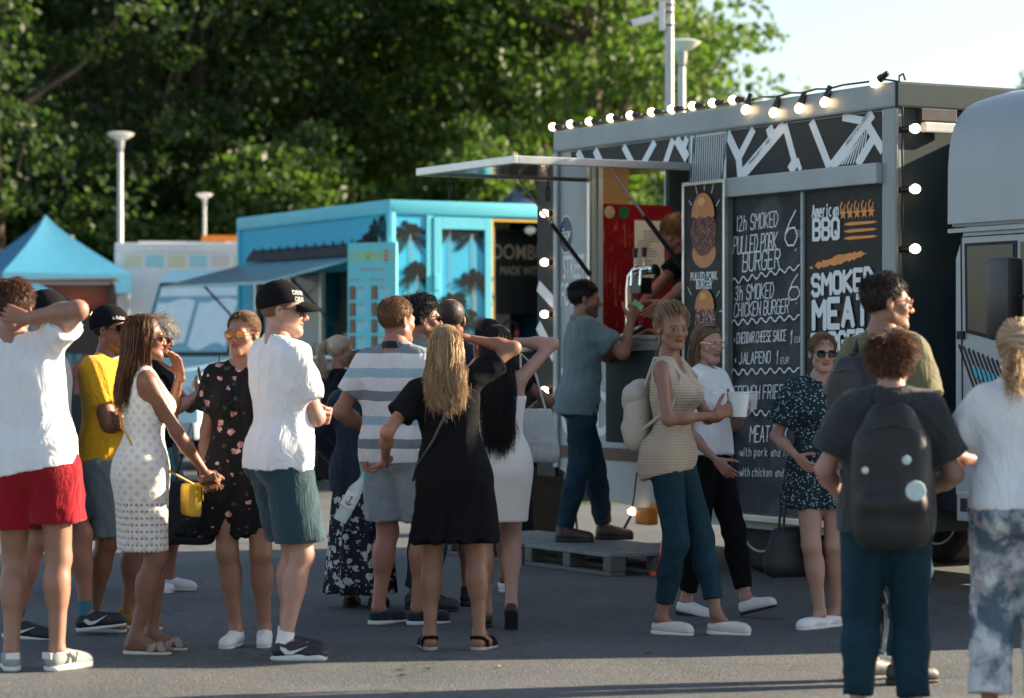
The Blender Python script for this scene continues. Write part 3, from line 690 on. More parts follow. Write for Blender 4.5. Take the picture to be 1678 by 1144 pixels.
    def glasses(s, mf, ml, w=.046, hh=.036, round_=False, y=-.106, z=-.001):
        b = MB()
        for sg in (1, -1):
            pts = []
            for q in range(16):
                a = 2*math.pi*q/16; e = .75 if not round_ else 1.0; cx, cz = math.cos(a), math.sin(a)
                pts.append(s.Hd(.034*sg+w/2*math.copysign(abs(cx)**e, cx), y+.008*abs(cx*sg+.0)+.02*(.034*sg+w/2*cx)**2/.004*.35, z+hh/2*math.copysign(abs(cz)**e, cz)))
            b.tube(pts, .0026*s.hs, 5, closed=True)
            b.tube([s.Hd(.056*sg, y+.008, z+.008), s.Hd(.079*sg, -.06, z+.01), s.Hd(.083*sg, .005, z+.006), s.Hd(.08*sg, .022, z-.015)], .0024*s.hs, 5)
            L_ = MB(); L_.v = [tuple(p) for p in pts]; L_.f = [tuple(range(16))]
            s_l = L_.build('lens', ml, None); s_l.parent = None; setattr(s, 'l%d' % (sg > 0), s_l)
        b.tube([s.Hd(-.013, y-.002, z+.006), s.Hd(0, y-.006, z+.009), s.Hd(.013, y-.002, z+.006)], .0026*s.hs, 5)
        o = b.build('glasses', mf, s.root, True); s.l0.parent = o; s.l1.parent = o; return o
def textmesh(word, size=.1, bold=0.0, shear=0.0, align='CENTER', extrude=0.0, sx=1.0, spacing=1.0, line=1.0):
    c = bpy.data.curves.new('txt', 'FONT'); c.body = word; c.size = size; c.align_x = align; c.align_y = 'CENTER'; c.offset = bold*size; c.shear = shear; c.extrude = extrude; c.resolution_u = 3
    c.space_character = spacing; c.space_line = line
    o = bpy.data.objects.new('txt', c); COL.objects.link(o)
    dg = bpy.context.evaluated_depsgraph_get(); me = bpy.data.meshes.new_from_object(o.evaluated_get(dg)); bpy.data.objects.remove(o, do_unlink=True); bpy.data.curves.remove(c)
    if sx != 1:
        for v in me.vertices: v.co.x *= sx
    me.name = 'lettering'; return me
# ---------------------------------------------------------------- ground
def asphalt():
    m, t, b = nodes('asphalt'); co = objco(t)
    big = ramp(t, noise(t, .8, 8, co, .7), ((.32, (0, 0, 0)), (.68, (1, 1, 1)))); fine = noise(t, 38, 8, co, .85); med = noise(t, 14, 8, co, .85)
    c = mixc(t, big, (.058, .076, .084, 1), (.128, .138, .142, 1))
    c = mixc(t, ramp(t, fine, ((.35, (0, 0, 0)), (.7, (1, 1, 1)))), mixc(t, 1.0, c, (.42, .43, .45, 1), 'MULTIPLY'), mixc(t, 1.0, c, (1.75, 1.7, 1.62, 1), 'MULTIPLY'))
    v = nd(t, 'ShaderNodeTexVoronoi', {'Scale': 70}); t.links.new(co, v.inputs['Vector'])
    st = math_(t, 'LESS_THAN', v.outputs['Distance'], .23)
    c = mixc(t, math_(t, 'MULTIPLY', st, .5), c, mixc(t, .5, v.outputs['Color'], (.3, .28, .26, 1)))
    c = mixc(t, ramp(t, med, ((.3, (0, 0, 0)), (.75, (1, 1, 1)))), c, mixc(t, 1.0, c, (.5, .51, .53, 1), 'MULTIPLY'))
    # cracks and tar repairs
    v2 = nd(t, 'ShaderNodeTexVoronoi', {'Scale': .22}, feature='DISTANCE_TO_EDGE')
    wv = nd(t, 'ShaderNodeVectorMath', {0: co, 1: nd(t, 'ShaderNodeTexNoise', {'Scale': 1.3, 'Detail': 6, 'Vector': co}).outputs['Color']}, operation='ADD'); t.links.new(wv.outputs[0], v2.inputs['Vector'])
    cr = math_(t, 'LESS_THAN', v2.outputs['Distance'], .0035); c = mixc(t, math_(t, 'MULTIPLY', cr, .35), c, (.02, .02, .022, 1))
    t.links.new(c, b.inputs['Base Color']); b.inputs['Roughness'].default_value = .78
    h = math_(t, 'ADD', fine, math_(t, 'MULTIPLY', v.outputs['Distance'], -.6)); bumpn(t, b, h, .9, .006); return m
def grassmat():
    m, t, b = nodes('grass_soil'); co = objco(t)
    c = mixc(t, ramp(t, noise(t, 1.2, 6, co), ((.35, (0, 0, 0)), (.6, (1, 1, 1)))), (.16, .12, .075, 1), mixc(t, noise(t, 9, 5, co), (.05, .085, .018, 1), (.11, .15, .04, 1)))
    t.links.new(c, b.inputs['Base Color']); b.inputs['Roughness'].default_value = .9; bumpn(t, b, noise(t, 40, 5, co), .8, .02); return m
def ground():
    b = MB(); b.box(-220, 220, -30, 420, -.3, 0); tag(b.build('ground', asphalt()), kind='structure')
    g = MB(); g.add([(-.2, 27.5, .006), (60, 24.5, .006), (200, 400, .006), (-6, 400, .006), (-5, 47, .006), (-.2, 47, .006)], [(0, 1, 2, 3, 4, 5)])
    g.add([(-60, 47, .006), (-5, 47, .006), (-6, 400, .006), (-200, 400, .006)], [(0, 1, 2, 3)])
    tag(g.build('verge', grassmat()), kind='structure')
    k = MB()
    km = mat('kerb_stone', (.34, .33, .31), .8, var=.2, bump=.4, bs=60)
    kr = tag(empty('kerb', (0, 0, 0)), kind='structure')
    x = -16.0
    while x < -5.2: MB().box(0, .985, 0, .18, -.1, .11, bev=.015).build('kerb_stone', km, kr, loc=(x, 46.75, 0)); x += 1.0
    rng = np.random.default_rng(3); n = 7000                        # tufts of grass along the verge behind the trucks
    x = rng.uniform(.2, 9, n); y = 26.6+rng.exponential(1.3, n)-.045*x; bz = np.zeros(n)
    cl = (np.sin(x*3.1+y*2.3)+np.sin(x*1.3-y*1.9)+rng.normal(0, .4, n)) > -.2; x, y = x[cl], y[cl]; n = len(x)
    a = rng.uniform(0, 6.28, n); h = rng.uniform(.05, .16, n); lx = rng.normal(0, .04, n); ly = rng.normal(0, .04, n); wd = .007
    p0 = np.stack([x-wd*np.cos(a), y-wd*np.sin(a), np.zeros(n)], 1); p1 = np.stack([x+wd*np.cos(a), y+wd*np.sin(a), np.zeros(n)], 1)
    p2 = np.stack([x+lx, y+ly, h], 1); V = np.stack([p0, p1, p2], 1).reshape(-1, 3); Q = np.arange(3*n).reshape(-1, 3)
    tag(mobj('grass', npmesh('grass', V, Q, False), leafmat('grass_blade', (.09, .16, .03), (.2, .27, .06))), 'rough grass tufts along the verge behind the trucks', 'grass', kind='stuff')
def leafmat(name, c0, c1):
    if name in MATS: return MATS[name]
    m, t, b = nodes(name); MATS[name] = m; co = objco(t)
    n = noise(t, .9, 3, co); f = noise(t, 7, 3, co); c = mixc(t, math_(t, 'ADD', math_(t, 'MULTIPLY', n, .6), math_(t, 'MULTIPLY', f, .4)), c4(c0), c4(c1))
    t.links.new(c, b.inputs['Base Color']); b.inputs['Roughness'].default_value = .5; b.inputs['Specular IOR Level'].default_value = .35
    tr = nd(t, 'ShaderNodeBsdfTranslucent'); t.links.new(mixc(t, 1.0, c, (1.5, 1.7, .6, 1), 'MULTIPLY'), tr.inputs[0])
    mx = nd(t, 'ShaderNodeMixShader', {0: .42}); t.links.new(b.outputs[0], mx.inputs[1]); t.links.new(tr.outputs[0], mx.inputs[2]); t.links.new(mx.outputs[0], t.nodes['Material Output'].inputs[0])
    return m
def tree_meshes(seed, h, rx, z0, nclump, nleaf, size, lean=.0):
    """returns (trunk MB, crown verts, quads): limbs with leaf clumps gathered round their ends"""
    r = np.random.default_rng(seed); tb = MB(); top = h*.9
    tr = [(0, 0, 0)]; n = 8
    for i in range(1, n+1): tr.append((tr[-1][0]+r.normal(0, .1), tr[-1][1]+r.normal(0, .1), top*i/n))
    R0 = .013*h+.04; tb.tube(tr, [R0*(1-.85*i/n)+.02 for i in range(n+1)], 9)
    cl = []
    for i in range(nclump):
        u = r.uniform(0, 1)**.8; z = z0+(h-z0)*u; prof = math.sin(math.pi*min(1, .12+.88*u)**.75)**.7 if u < .97 else .15
        a = r.uniform(0, 6.283); rr = rx*prof*math.sqrt(r.uniform(.08, 1)); c = np.array((rr*math.cos(a), rr*math.sin(a), z+r.normal(0, .3))); cl.append((c, r.uniform(.35, .85)*rx*.36))
        if i % 4 == 0:
            zt = max(z0*.6, z-rr*.7); q = tr[min(n, int(zt/top*n))]; mid = np.array(q)*.5+c*.5+np.array((0, 0, -.15*rr)); tb.tube([q, mid, c], [R0*.3, R0*.17, .015], 5)
    per = nleaf//nclump; P = []
    for c, s_ in cl:
        d = r.normal(size=(per, 3)); d /= np.linalg.norm(d, axis=1)[:, None]; P.append(c+d*(s_*r.uniform(.25, 1, (per, 1))**.5)*np.array((1, 1, .62)))
    P = np.concatenate(P); m = len(P)
    a = r.normal(size=(m, 3)); a /= np.linalg.norm(a, axis=1)[:, None]; b = np.cross(a, r.normal(size=(m, 3))); b /= np.linalg.norm(b, axis=1)[:, None]
    L = size*r.uniform(.6, 1.3, (m, 1)); W = L*.36
    V = np.stack([P-a*L*.5, P+b*W-a*L*.05, P+a*L*.5, P-b*W-a*L*.05], 1).reshape(-1, 3); Q = np.arange(4*m).reshape(-1, 4)
    return tb, V, Q
TREE = {}
def tree(kind, x, y, s, rz, label, group='trees behind the market', nm='tree', z=0):
    if kind not in TREE:
        P = {'birch': (1, 17, 3.2, 2.0, 250, 30000, .15), 'broad': (2, 15, 4.2, 1.2, 280, 34000, .165), 'dark': (3, 16, 3.6, .8, 260, 32000, .155),
             'oak': (5, 11.5, 3.3, 2.4, 200, 17000, .16), 'shrub': (7, 4.2, 2.4, .1, 90, 11000, .14)}[kind]
        tb, V, Q = tree_meshes(*P)
        bm_ = {'birch': mat('birch_bark', (.42, .40, .36), .8, var=.5, vs=5, bump=.5, bs=30)}.get(kind, mat('bark', (.10, .075, .055), .9, var=.3, vs=8, bump=.8, bs=40))
        lm = {'birch': leafmat('birch_leaf', (.05, .095, .02), (.16, .205, .045)), 'broad': leafmat('broad_leaf', (.03, .07, .02), (.115, .165, .036)), 'dark': leafmat('dark_leaf', (.014, .04, .018), (.06, .10, .028)),  # dark_leaf is lowered so the left-hand trees look less lit
              'oak': leafmat('oak_leaf', (.035, .08, .024), (.115, .18, .042)), 'shrub': leafmat('shrub_leaf', (.025, .062, .018), (.09, .145, .032))}[kind]
        tm = tb.mesh('trunk', True); tm.materials.append(bm_); cm = npmesh('crown', V, Q, False); cm.materials.append(lm); TREE[kind] = (tm, cm)
    tm, cm = TREE[kind]; o = empty(nm, (x, y, z), rz, label, 'tree' if nm == 'tree' else 'bush', group); o.scale = (s, s, s)
    mobj('trunk', tm, None, o); mobj('crown', cm, None, o); return o
def trees():
    row = [  # kind, px of the trunk, depth, scale, turn
        ('dark', -40, 50, 1.0, 0.3, 'dark leafy tree behind the blue gazebo, at the end of the row'),
        ('dark', 165, 54, 1.08, 1.2, 'tall tree with deep shaded crown above the tall street lamp'),
        ('dark', 300, 50, 1.0, 2.2, 'dark dense tree standing behind the short street lamp'),
        ('birch', 430, 53, 1.0, 3.5, 'pale green birch rising over the left end of the blue trailer'),
        ('broad', 545, 50, .95, .4, 'bushy tree over the awning of the blue trailer'),
        ('birch', 650, 55, 1.05, 5.0, 'tall sunlit birch over the near corner of the blue trailer'),
        ('dark', 745, 51, .9, 4.1, 'dark green tree over the doors of the blue trailer'),
        ('broad', 850, 56, 1.0, 2.9, 'broad tree over the dark tent peak'),
        ('oak', 965, 44, 1.0, 1.9, 'rounded oak-like tree behind the grey truck, its edge open to the sky'),
        ('oak', 905, 48, 1.05, .6, 'leafy tree between the blue trailer and the grey truck'),
        ('oak', 1015, 47, .80, 3.3, 'airy small-leaved tree behind the lamp and the camera pole')]
    for k, px, Y, s_, rz, lb in row:
        Y = {'oak': Y+6}.get(k, 47+max(0, px)*.014+(Y-52)*.4); tree(k, (px-839)*Y/F, Y, s_*(1.12 if k == 'oak' else 1), rz, lb)
    for k, px, Y, s_, rz in (('broad', 20, 62, 1.15, 2), ('birch', 230, 64, 1.2, 4), ('dark', 380, 63, 1.15, 1), ('broad', 520, 65, 1.2, 3), ('birch', 690, 66, 1.2, .2), ('dark', 830, 64, 1.1, 5), ('broad', 960, 66, .95, 1.4), ('dark', 90, 58, 1.0, 3)):
        tree(k, (px-839)*Y/F, Y, s_, rz, 'tall tree in the second row of the wood behind the market', 'second row of trees')
    for i, px in enumerate(range(-60, 1240, 105)):
        Y = 45.5+2*math.sin(i*2.1); tree('shrub', (px-839)*Y/F, Y+(-1 if px > 900 else 2), .95+.25*math.sin(i*1.7), i*1.3, 'dense leafy shrub filling the foot of the wood', 'shrubs at the foot of the trees', 'shrub')
    tree('oak', (1745-839)*70/F, 70, .8, 2.4, 'far tree whose leaves show past the grey truck roof')
# ---------------------------------------------------------------- lamps and poles
def lamp(px, ytop, Y, label, wd=.38):
    gal = mat('galvanised_steel', (.42, .44, .44), .45, .6, var=.15, vs=14); wht = mat('lamp_shade_white', (.62, .64, .62), .4, var=.05)
    P = pt(px, ytop, Y); o = empty('street_lamp', (P.x, Y, 0), 0, label, 'street lamp', 'street lamps'); H = P.z
    q = wd/.38; MB().lathe([(.09*q, 0), (.09*q, .9), (.055*q, 1.0), (.042*q, H-.30*q)], n=14).build('pole', gal, o, True)
    MB().lathe([(.043*q, H-.28*q), (.05*q, H-.26*q), (.065*q, H-.15*q), (.055*q, H-.14*q)], n=14).build('lamp_neck', gal, o, True)
    MB().lathe([(.05*q, H-.145*q), (wd*.40, H-.08*q), (wd*.56, H-.03*q), (wd*.575, H-.02*q), (wd*.42, H+.0*q), (.0001, H+.012)], n=24).build('lamp_head', wht, o, True)
def poles():
    lamp(197, 217, 42, 'tall street lamp with flared round head beside the white box truck'); lamp(335, 317, 42.5, 'small street lamp with flared head above the white box truck', .24); lamp(1117, 66, 31, 'street lamp with white dish head behind the string lights', .39)
    gal = MATS['galvanised_steel']; wh = mat('white_plastic', (.75, .76, .74), .4, var=.04); blk = mat('black_plastic', (.015, .016, .018), .4)
    Y = 29; x = (1097-839)*Y/F; o = empty('camera_pole', (x, Y, 0), 0, 'tall galvanised steel pole carrying a white surveillance camera', 'pole')
    MB().lathe([(.06, 0), (.052, 3), (.042, 6.5)], n=14).build('pole', gal, o, True)
    z = pt(0, 25, Y).z; c = empty('security_camera', (x-.045, Y-.03, z), 0, 'white bullet security camera clamped to the tall steel pole', 'camera')
    MB().box(-.07, -.005, -.05, .05, -.17, .15, bev=.008).build('bracket_plate', wh, c); MB().tube([(-.07, 0, .0), (-.12, 0, 0), (-.16, -.01, -.03)], .028, 10).build('arm', wh, c, True)
    M = Matrix.Translation((-.26, -.05, -.07))@Matrix.Rotation(rad(16), 4, 'Z')@Matrix.Rotation(rad(-17), 4, 'Y')
    hb = MB().box(-.13, .13, -.042, .042, -.04, .04, M, bev=.015).build('housing', wh, c, True); MB().box(-.134, -.12, -.035, .035, -.034, .03, M, bev=.008).build('lens_window', blk, hb)
    for dz in (-.12, .1, .02): MB().lathe([(.056, dz), (.056, dz+.02)], (.045, .03, 0), 14).build('clamp_band', blk, c)
# ---------------------------------------------------------------- tents
def gazebo(px, Y, ypeak, hw, drop, m, label, z_eave=2.35, wall=None, rz=.5):
    P = pt(px, ypeak, Y); o = empty('gazebo', (P.x, Y, 0), rz, label, 'gazebo'); H = P.z
    cs = [(-hw, -hw), (hw, -hw), (hw, hw), (-hw, hw)]
    for i in range(4):
        a, b = cs[i], cs[(i+1) % 4]; mb = MB(); g = 8; vs = []; fs = []
        for r_ in range(g+1):
            u = r_/g; zz = H-(H-z_eave)*(u**.82)
            for q in range(g+1):
                v = q/g; x = (a[0]*(1-v)+b[0]*v)*u; y = (a[1]*(1-v)+b[1]*v)*u; sag = -.10*math.sin(math.pi*v)*u*(1-u*.6); vs.append((x, y, zz+sag))
        for r_ in range(g):
            for q in range(g): i0 = r_*(g+1)+q; fs.append((i0, i0+1, i0+g+2, i0+g+1))
        mb.add(vs, fs); mb.build('roof_panel', m, o, True)
        MB().add([(a[0], a[1], z_eave), (b[0], b[1], z_eave), (b[0]*1.004, b[1]*1.004, z_eave-drop), (a[0]*1.004, a[1]*1.004, z_eave-drop)], [(0, 1, 2, 3)]).build('valance', m, o)
        MB().box(a[0]*.97-.02, a[0]*.97+.02, a[1]*.97-.02, a[1]*.97+.02, 0, z_eave).build('leg', MATS['galvanised_steel'], o)
    return o
def tents():
    bl = mat('tent_blue', (.03, .20, .33), .6, var=.08, bump=.15, bs=8, bd=.03); dk = mat('tent_navy', (.02, .06, .12), .6, var=.1); pale = mat('tent_pale', (.30, .62, .72), .6, var=.1, bump=.2, bs=6, bd=.05)
    o = gazebo(75, 40, 352, .98, .28, bl, 'bright blue peaked market gazebo with scalloped roof beside the white box truck', 2.68)
    wl = MB(); n = 30
    for i in range(n):
        x0, x1 = .0+.9*i/n, .0+.9*(i+1)/n; y0, y1 = .88+.05*math.sin(i*1.3), .88+.05*math.sin((i+1)*1.3); wl.quad((x0, y0, .3), (x1, y1, .3), (x1, y1, 2.4), (x0, y0, 2.4))
    wl.build('wall_curtain', pale, o, True)
    gazebo(845, 44, 308, 1.2, .25, dk, 'dark navy tent peak poking up behind the blue trailer', 3.2)
    # low stall awning between gazebo and white truck, stall counter with lit lamps
    st = empty('market_stall', pt(120, 600, 37.5)*1, .1, 'market stall under a thin striped awning in front of the blue gazebo', 'stall'); st.location.z = 0
    wm = mat('awning_cream', (.35, .36, .35), .7); rd = mat('awning_maroon', (.12, .03, .035), .7); dkm = mat('stall_dark', (.03, .035, .04), .6)
    MB().add([(-1.3, -1.0, 2.50), (.62, -1.0, 2.53), (.62, .6, 2.535), (-1.3, .6, 2.51)], [(0, 1, 2, 3)]).build('awning_top', wm, st)
    MB().box(-1.3, .62, -1.04, -1.0, 2.46, 2.51).build('awning_rail', mat('rail_orange', (.4, .12, .05), .5), st); MB().add([(-.4, -.98, 2.45), (.62, -.98, 2.45), (.62, -.2, 2.1), (.3, -.2, 2.1)], [(0, 1, 2, 3)]).build('awning_flap', rd, st)
    for x in (-1.25, .57): MB().box(x-.02, x+.02, -.98, -.94, 0, 2.48).build('leg', dkm, st)
    MB().box(-1.2, .5, -.5, .1, 0, .95, bev=.01).build('counter', dkm, st); MB().box(-.2, .5, .3, .34, 1.5, 2.2).build('menu_panel', dkm, st)
    em = mat('warm_bulb_far', (1, .62, .32), emit=6)
    for x, z in ((-.42, 2.0), (-.2, 1.92), (.1, 2.02), (.02, 1.88), (.32, 2.03), (-.62, 1.95)): MB().lathe([(.0001, -.035), (.03, -.02), (.035, 0), (.025, .025), (.0001, .035)], (x, -.6, z), 10).build('bulb', em, st, True)
# ---------------------------------------------------------------- hand lettering: strokes on a 4 x 6 grid
GL = dict(A='00 26 40;12 32', B='00 06 36 45 44 33 03;33 42 41 30 00', C='45 36 16 05 01 10 30 41', D='00 06 26 44 42 20 00', E='46 06 00 40;03 33', F='46 06 00;03 33', G='45 36 16 05 01 10 30 41 43 23', H='00 06;40 46;03 43',
 I='20 26', J='36 31 20 10 01', K='00 06;46 03 40', L='06 00 40', M='00 06 23 46 40', N='00 06 40 46', O='10 01 05 16 36 45 41 30 10', P='00 06 36 45 44 33 03', Q='10 01 05 16 36 45 41 30 10;22 40', R='00 06 36 45 44 33 03;23 40',
 S='45 36 16 05 04 13 33 42 41 30 10 01', T='06 46;26 20', U='06 01 10 30 41 46', W='06 10 24 30 46', X='00 46;06 40', Y='06 23 46;23 20', Z='06 46 00 40', a='33 23 12 11 20 30;34 30 40', c='34 14 03 01 10 30', d='33 13 02 01 10 30;36 30', e='02 32 33 24 14 03 01 10 30', h='06 00;03 14 24 33 30',
 i='14 10 20;16 15', k='06 00;34 02 30', n='04 00;03 14 24 33 30', m='04 00;03 14 23 20;23 34 43 40', o='14 03 01 10 20 31 33 24 14', p='04 0h;03 14 24 33 31 20 10 01', r='04 00;02 14 24', t='16 11 20 30;04 24', w='04 10 23 30 44', f='35 26 16 15 10;04 24',
 **{'1': '04 16 10', '2': '05 16 26 35 34 00 40', '3': '05 26 35 34 23 13;23 32 31 20 01', '6': '36 14 02 01 10 30 41 42 33 13 02', '+': '23 21;12 32', '-': '02 22', ',': '11 00'})
def gstrokes(ch):
    for st in GL.get(ch, '').split(';'):
        if st: yield [(int(p[0]), -2 if p[1] == 'h' else int(p[1])) for p in st.split()]
class Print:
    """flat print made of strokes and polygons, each laid a hair above the last, facing -y in the xz plane"""
    def __init__(s, y=0.0, step=.00006): s.m = MB(); s.y = y; s.st = step; s.n = 0
    def nxt(s): s.n += 1; return s.y-s.st*s.n
    def poly(s, pts):
        y = s.nxt(); s.m.add([(p[0], y, p[1]) for p in pts], [tuple(range(len(pts)))]); return s
    def line(s, pts, w, cap=True):
        pts = [Vector(p) for p in pts]
        for a, b in zip(pts, pts[1:]):
            d = b-a
            if d.length < 1e-6: continue
            d.normalize(); n = Vector((-d.y, d.x))*w/2; e = d*w*.25 if cap else d*0
            s.poly([a-e+n, a-e-n, b+e-n, b+e+n])
        return s
    def text(s, word, x, z, h, w=None, sw=.12, jit=0.0, slant=0.0, gap=.3, serif=0.0, rng=None, slope=0.0):
        w = w or h*.5; cx = x; rng = rng or random.Random(1)
        for ch in word:
            if ch == ' ': cx += w*.7; continue
            wd = w*(.35 if ch in 'iI1,-+' and serif == 0 else .55 if ch in 'I1i' else 1.15 if ch in 'MWmw' else 1)
            oz = z+(cx-x)*slope
            J = lambda: rng.uniform(-jit, jit)*h
            for st in gstrokes(ch):
                P = [(cx+px/4*wd+pz/6*h*slant+J(), oz+pz/6*h+J()) for px, pz in st]
                s.line(P, sw*h)
                if serif:
                    for (px, pz), q in ((st[0], P[0]), (st[-1], P[-1])):
                        if pz in (0, 6) and ch not in 'SCGOQDBUe' or (ch in 'BDRPLEF' and px == 0 and pz in (0, 6)) or (ch == 'U' and pz == 6):
                            s.line([(q[0]-serif*h, q[1]), (q[0]+serif*h, q[1])], sw*h*.8, False)
            cx += wd+w*gap
        return cx
    def build(s, name, m, parent): return tag(s.m.build(name, m, parent), kind='stuff')
def put_text(name, word, m, parent, loc, size, side=False, **kw):
    me = textmesh(word, size, **kw); return mobj(name, me, m, parent, loc, (rad(90), 0, rad(-90) if side else 0))
def wheel(parent, loc, r=.38, w=.22, rot=0, name='wheel', rimc=(.45, .46, .45)):
    ty = mat('tyre_rubber', (.018, .018, .02), .8, var=.2, bump=.5, bs=40); rm = mat('wheel_rim%d' % int(rimc[0]*100), rimc, .4, .6, var=.2)
    o = empty(name, loc, rot, parent=parent); M = Matrix.Rotation(rad(90), 4, 'X')
    MB().lathe([(r*.62, -w*.4), (r*.9, -w*.5), (r*.985, -w*.36), (r, 0), (r*.985, w*.36), (r*.9, w*.5), (r*.62, w*.4)], n=32, M=M).build('tyre', ty, o, True)
    rb = MB().lathe([(.0001, .02), (r*.2, .05), (r*.28, .02), (r*.5, -.0), (r*.58, .06), (r*.63, w*.42), (r*.66, w*.42), (r*.64, 0)], n=32, M=M); rim = rb.build('rim', rm, o, True)
    dk = mat('rim_hole', (.01, .01, .012), .8)
    for k in range(10):
        a = 2*math.pi*k/10; c = Vector((r*.44*math.cos(a), -.024, r*.44*math.sin(a))); MB().lathe([(.0001, 0), (r*.065, 0)], c, 10, M).build('vent_hole', dk, rim)
    for k in range(6):
        a = 2*math.pi*(k+.5)/6; c = Vector((r*.24*math.cos(a), -.04, r*.24*math.sin(a))); MB().lathe([(.012, 0), (.012, .022), (.0001, .025)], c, 6, M).build('nut', rm, rim)
    return o
# ---------------------------------------------------------------- the grey barbecue truck
TO = Vector((.35, 20.3, 0)); TA = math.atan2(-.873, .488)
def TW(s_, n, z): return Vector((TO.x+.488*s_+.873*n, TO.y-.873*s_+.488*n, z))      # truck frame -> world
def tpix(px, py):
    a = (px-839)/F; s_ = (20.3*a-.35)/(.488+.873*a); return s_, CH-(py-HZ)*(20.3-.873*s_)/F
def burger(parent, x, z, y, sc, seed):
    """printed burger picture: bun, filling, bun"""
    r = random.Random(seed); bn = mat('print_bun', (.50, .16, .035), .35, var=.25, vs=18); hl = mat('print_bun_light', (.72, .33, .10), .35); mt = mat('print_meat', (.11, .035, .02), .5, var=.6, vs=60); ct = mat('print_slaw', (.55, .42, .36), .5, var=.7, vs=70); pu = mat('print_cabbage', (.22, .05, .12), .5, var=.4, vs=50)
    def blob(name, m, cx, cz, rx, rz, yy, rough=0.0, a0=0, a1=360, n=30, extra=None):
        p = Print(yy); pts = []
        for k in range(n+1):
            a = rad(a0+(a1-a0)*k/n); q = 1+r.uniform(-rough, rough); pts.append((cx+rx*math.cos(a)*q, cz+rz*math.sin(a)*q))
        p.poly(pts[:-1] if a1-a0 == 360 else pts).build(name, m, parent)
    blob('burger_bun_print', bn, x, z-.17*sc, .155*sc, .11*sc, y); blob('burger_filling_print', mt, x, z-.02*sc, .17*sc, .17*sc, y-.0008, .06)
    p = Print(y-.0016)
    for k in range(60):
        a = r.uniform(0, 6.28); q = math.sqrt(r.random()); cx, cz = x+.155*sc*q*math.cos(a), z-.02*sc+.14*sc*q*math.sin(a); d = r.uniform(0, 3.14); l = r.uniform(.01, .028)*sc; p.line([(cx-l*math.cos(d), cz-l*math.sin(d)), (cx+l*math.cos(d), cz+l*math.sin(d))], .011*sc)
    p.build('burger_slaw_print', ct if seed % 2 == 0 else mat('print_meat_light', (.3, .12, .06), .5, var=.5, vs=60), parent)
    p = Print(y-.0062)
    for k in range(25):
        a = r.uniform(0, 6.28); q = math.sqrt(r.random()); cx, cz = x+.15*sc*q*math.cos(a), z-.0*sc+.12*sc*q*math.sin(a); d = r.uniform(0, 3.14); l = .02*sc; p.line([(cx-l*math.cos(d), cz-l*math.sin(d)), (cx+l*math.cos(d), cz+l*math.sin(d))], .01*sc)
    p.build('burger_cabbage_print', pu, parent)
    p = Print(y-.009); pts = [(x+.15*sc*math.cos(rad(a)), z+.09*sc+.17*sc*math.sin(rad(a))) for a in range(0, 181, 8)]; pts += [(x-.15*sc+.3*sc*k/8, z+.085*sc+.012*sc*math.sin(k*2.4)) for k in range(9)]; p.poly(pts).build('burger_top_print', bn, parent)
    blob('burger_shine_print', hl, x-.02*sc, z+.20*sc, .05*sc, .03*sc, y-.0095, .03)
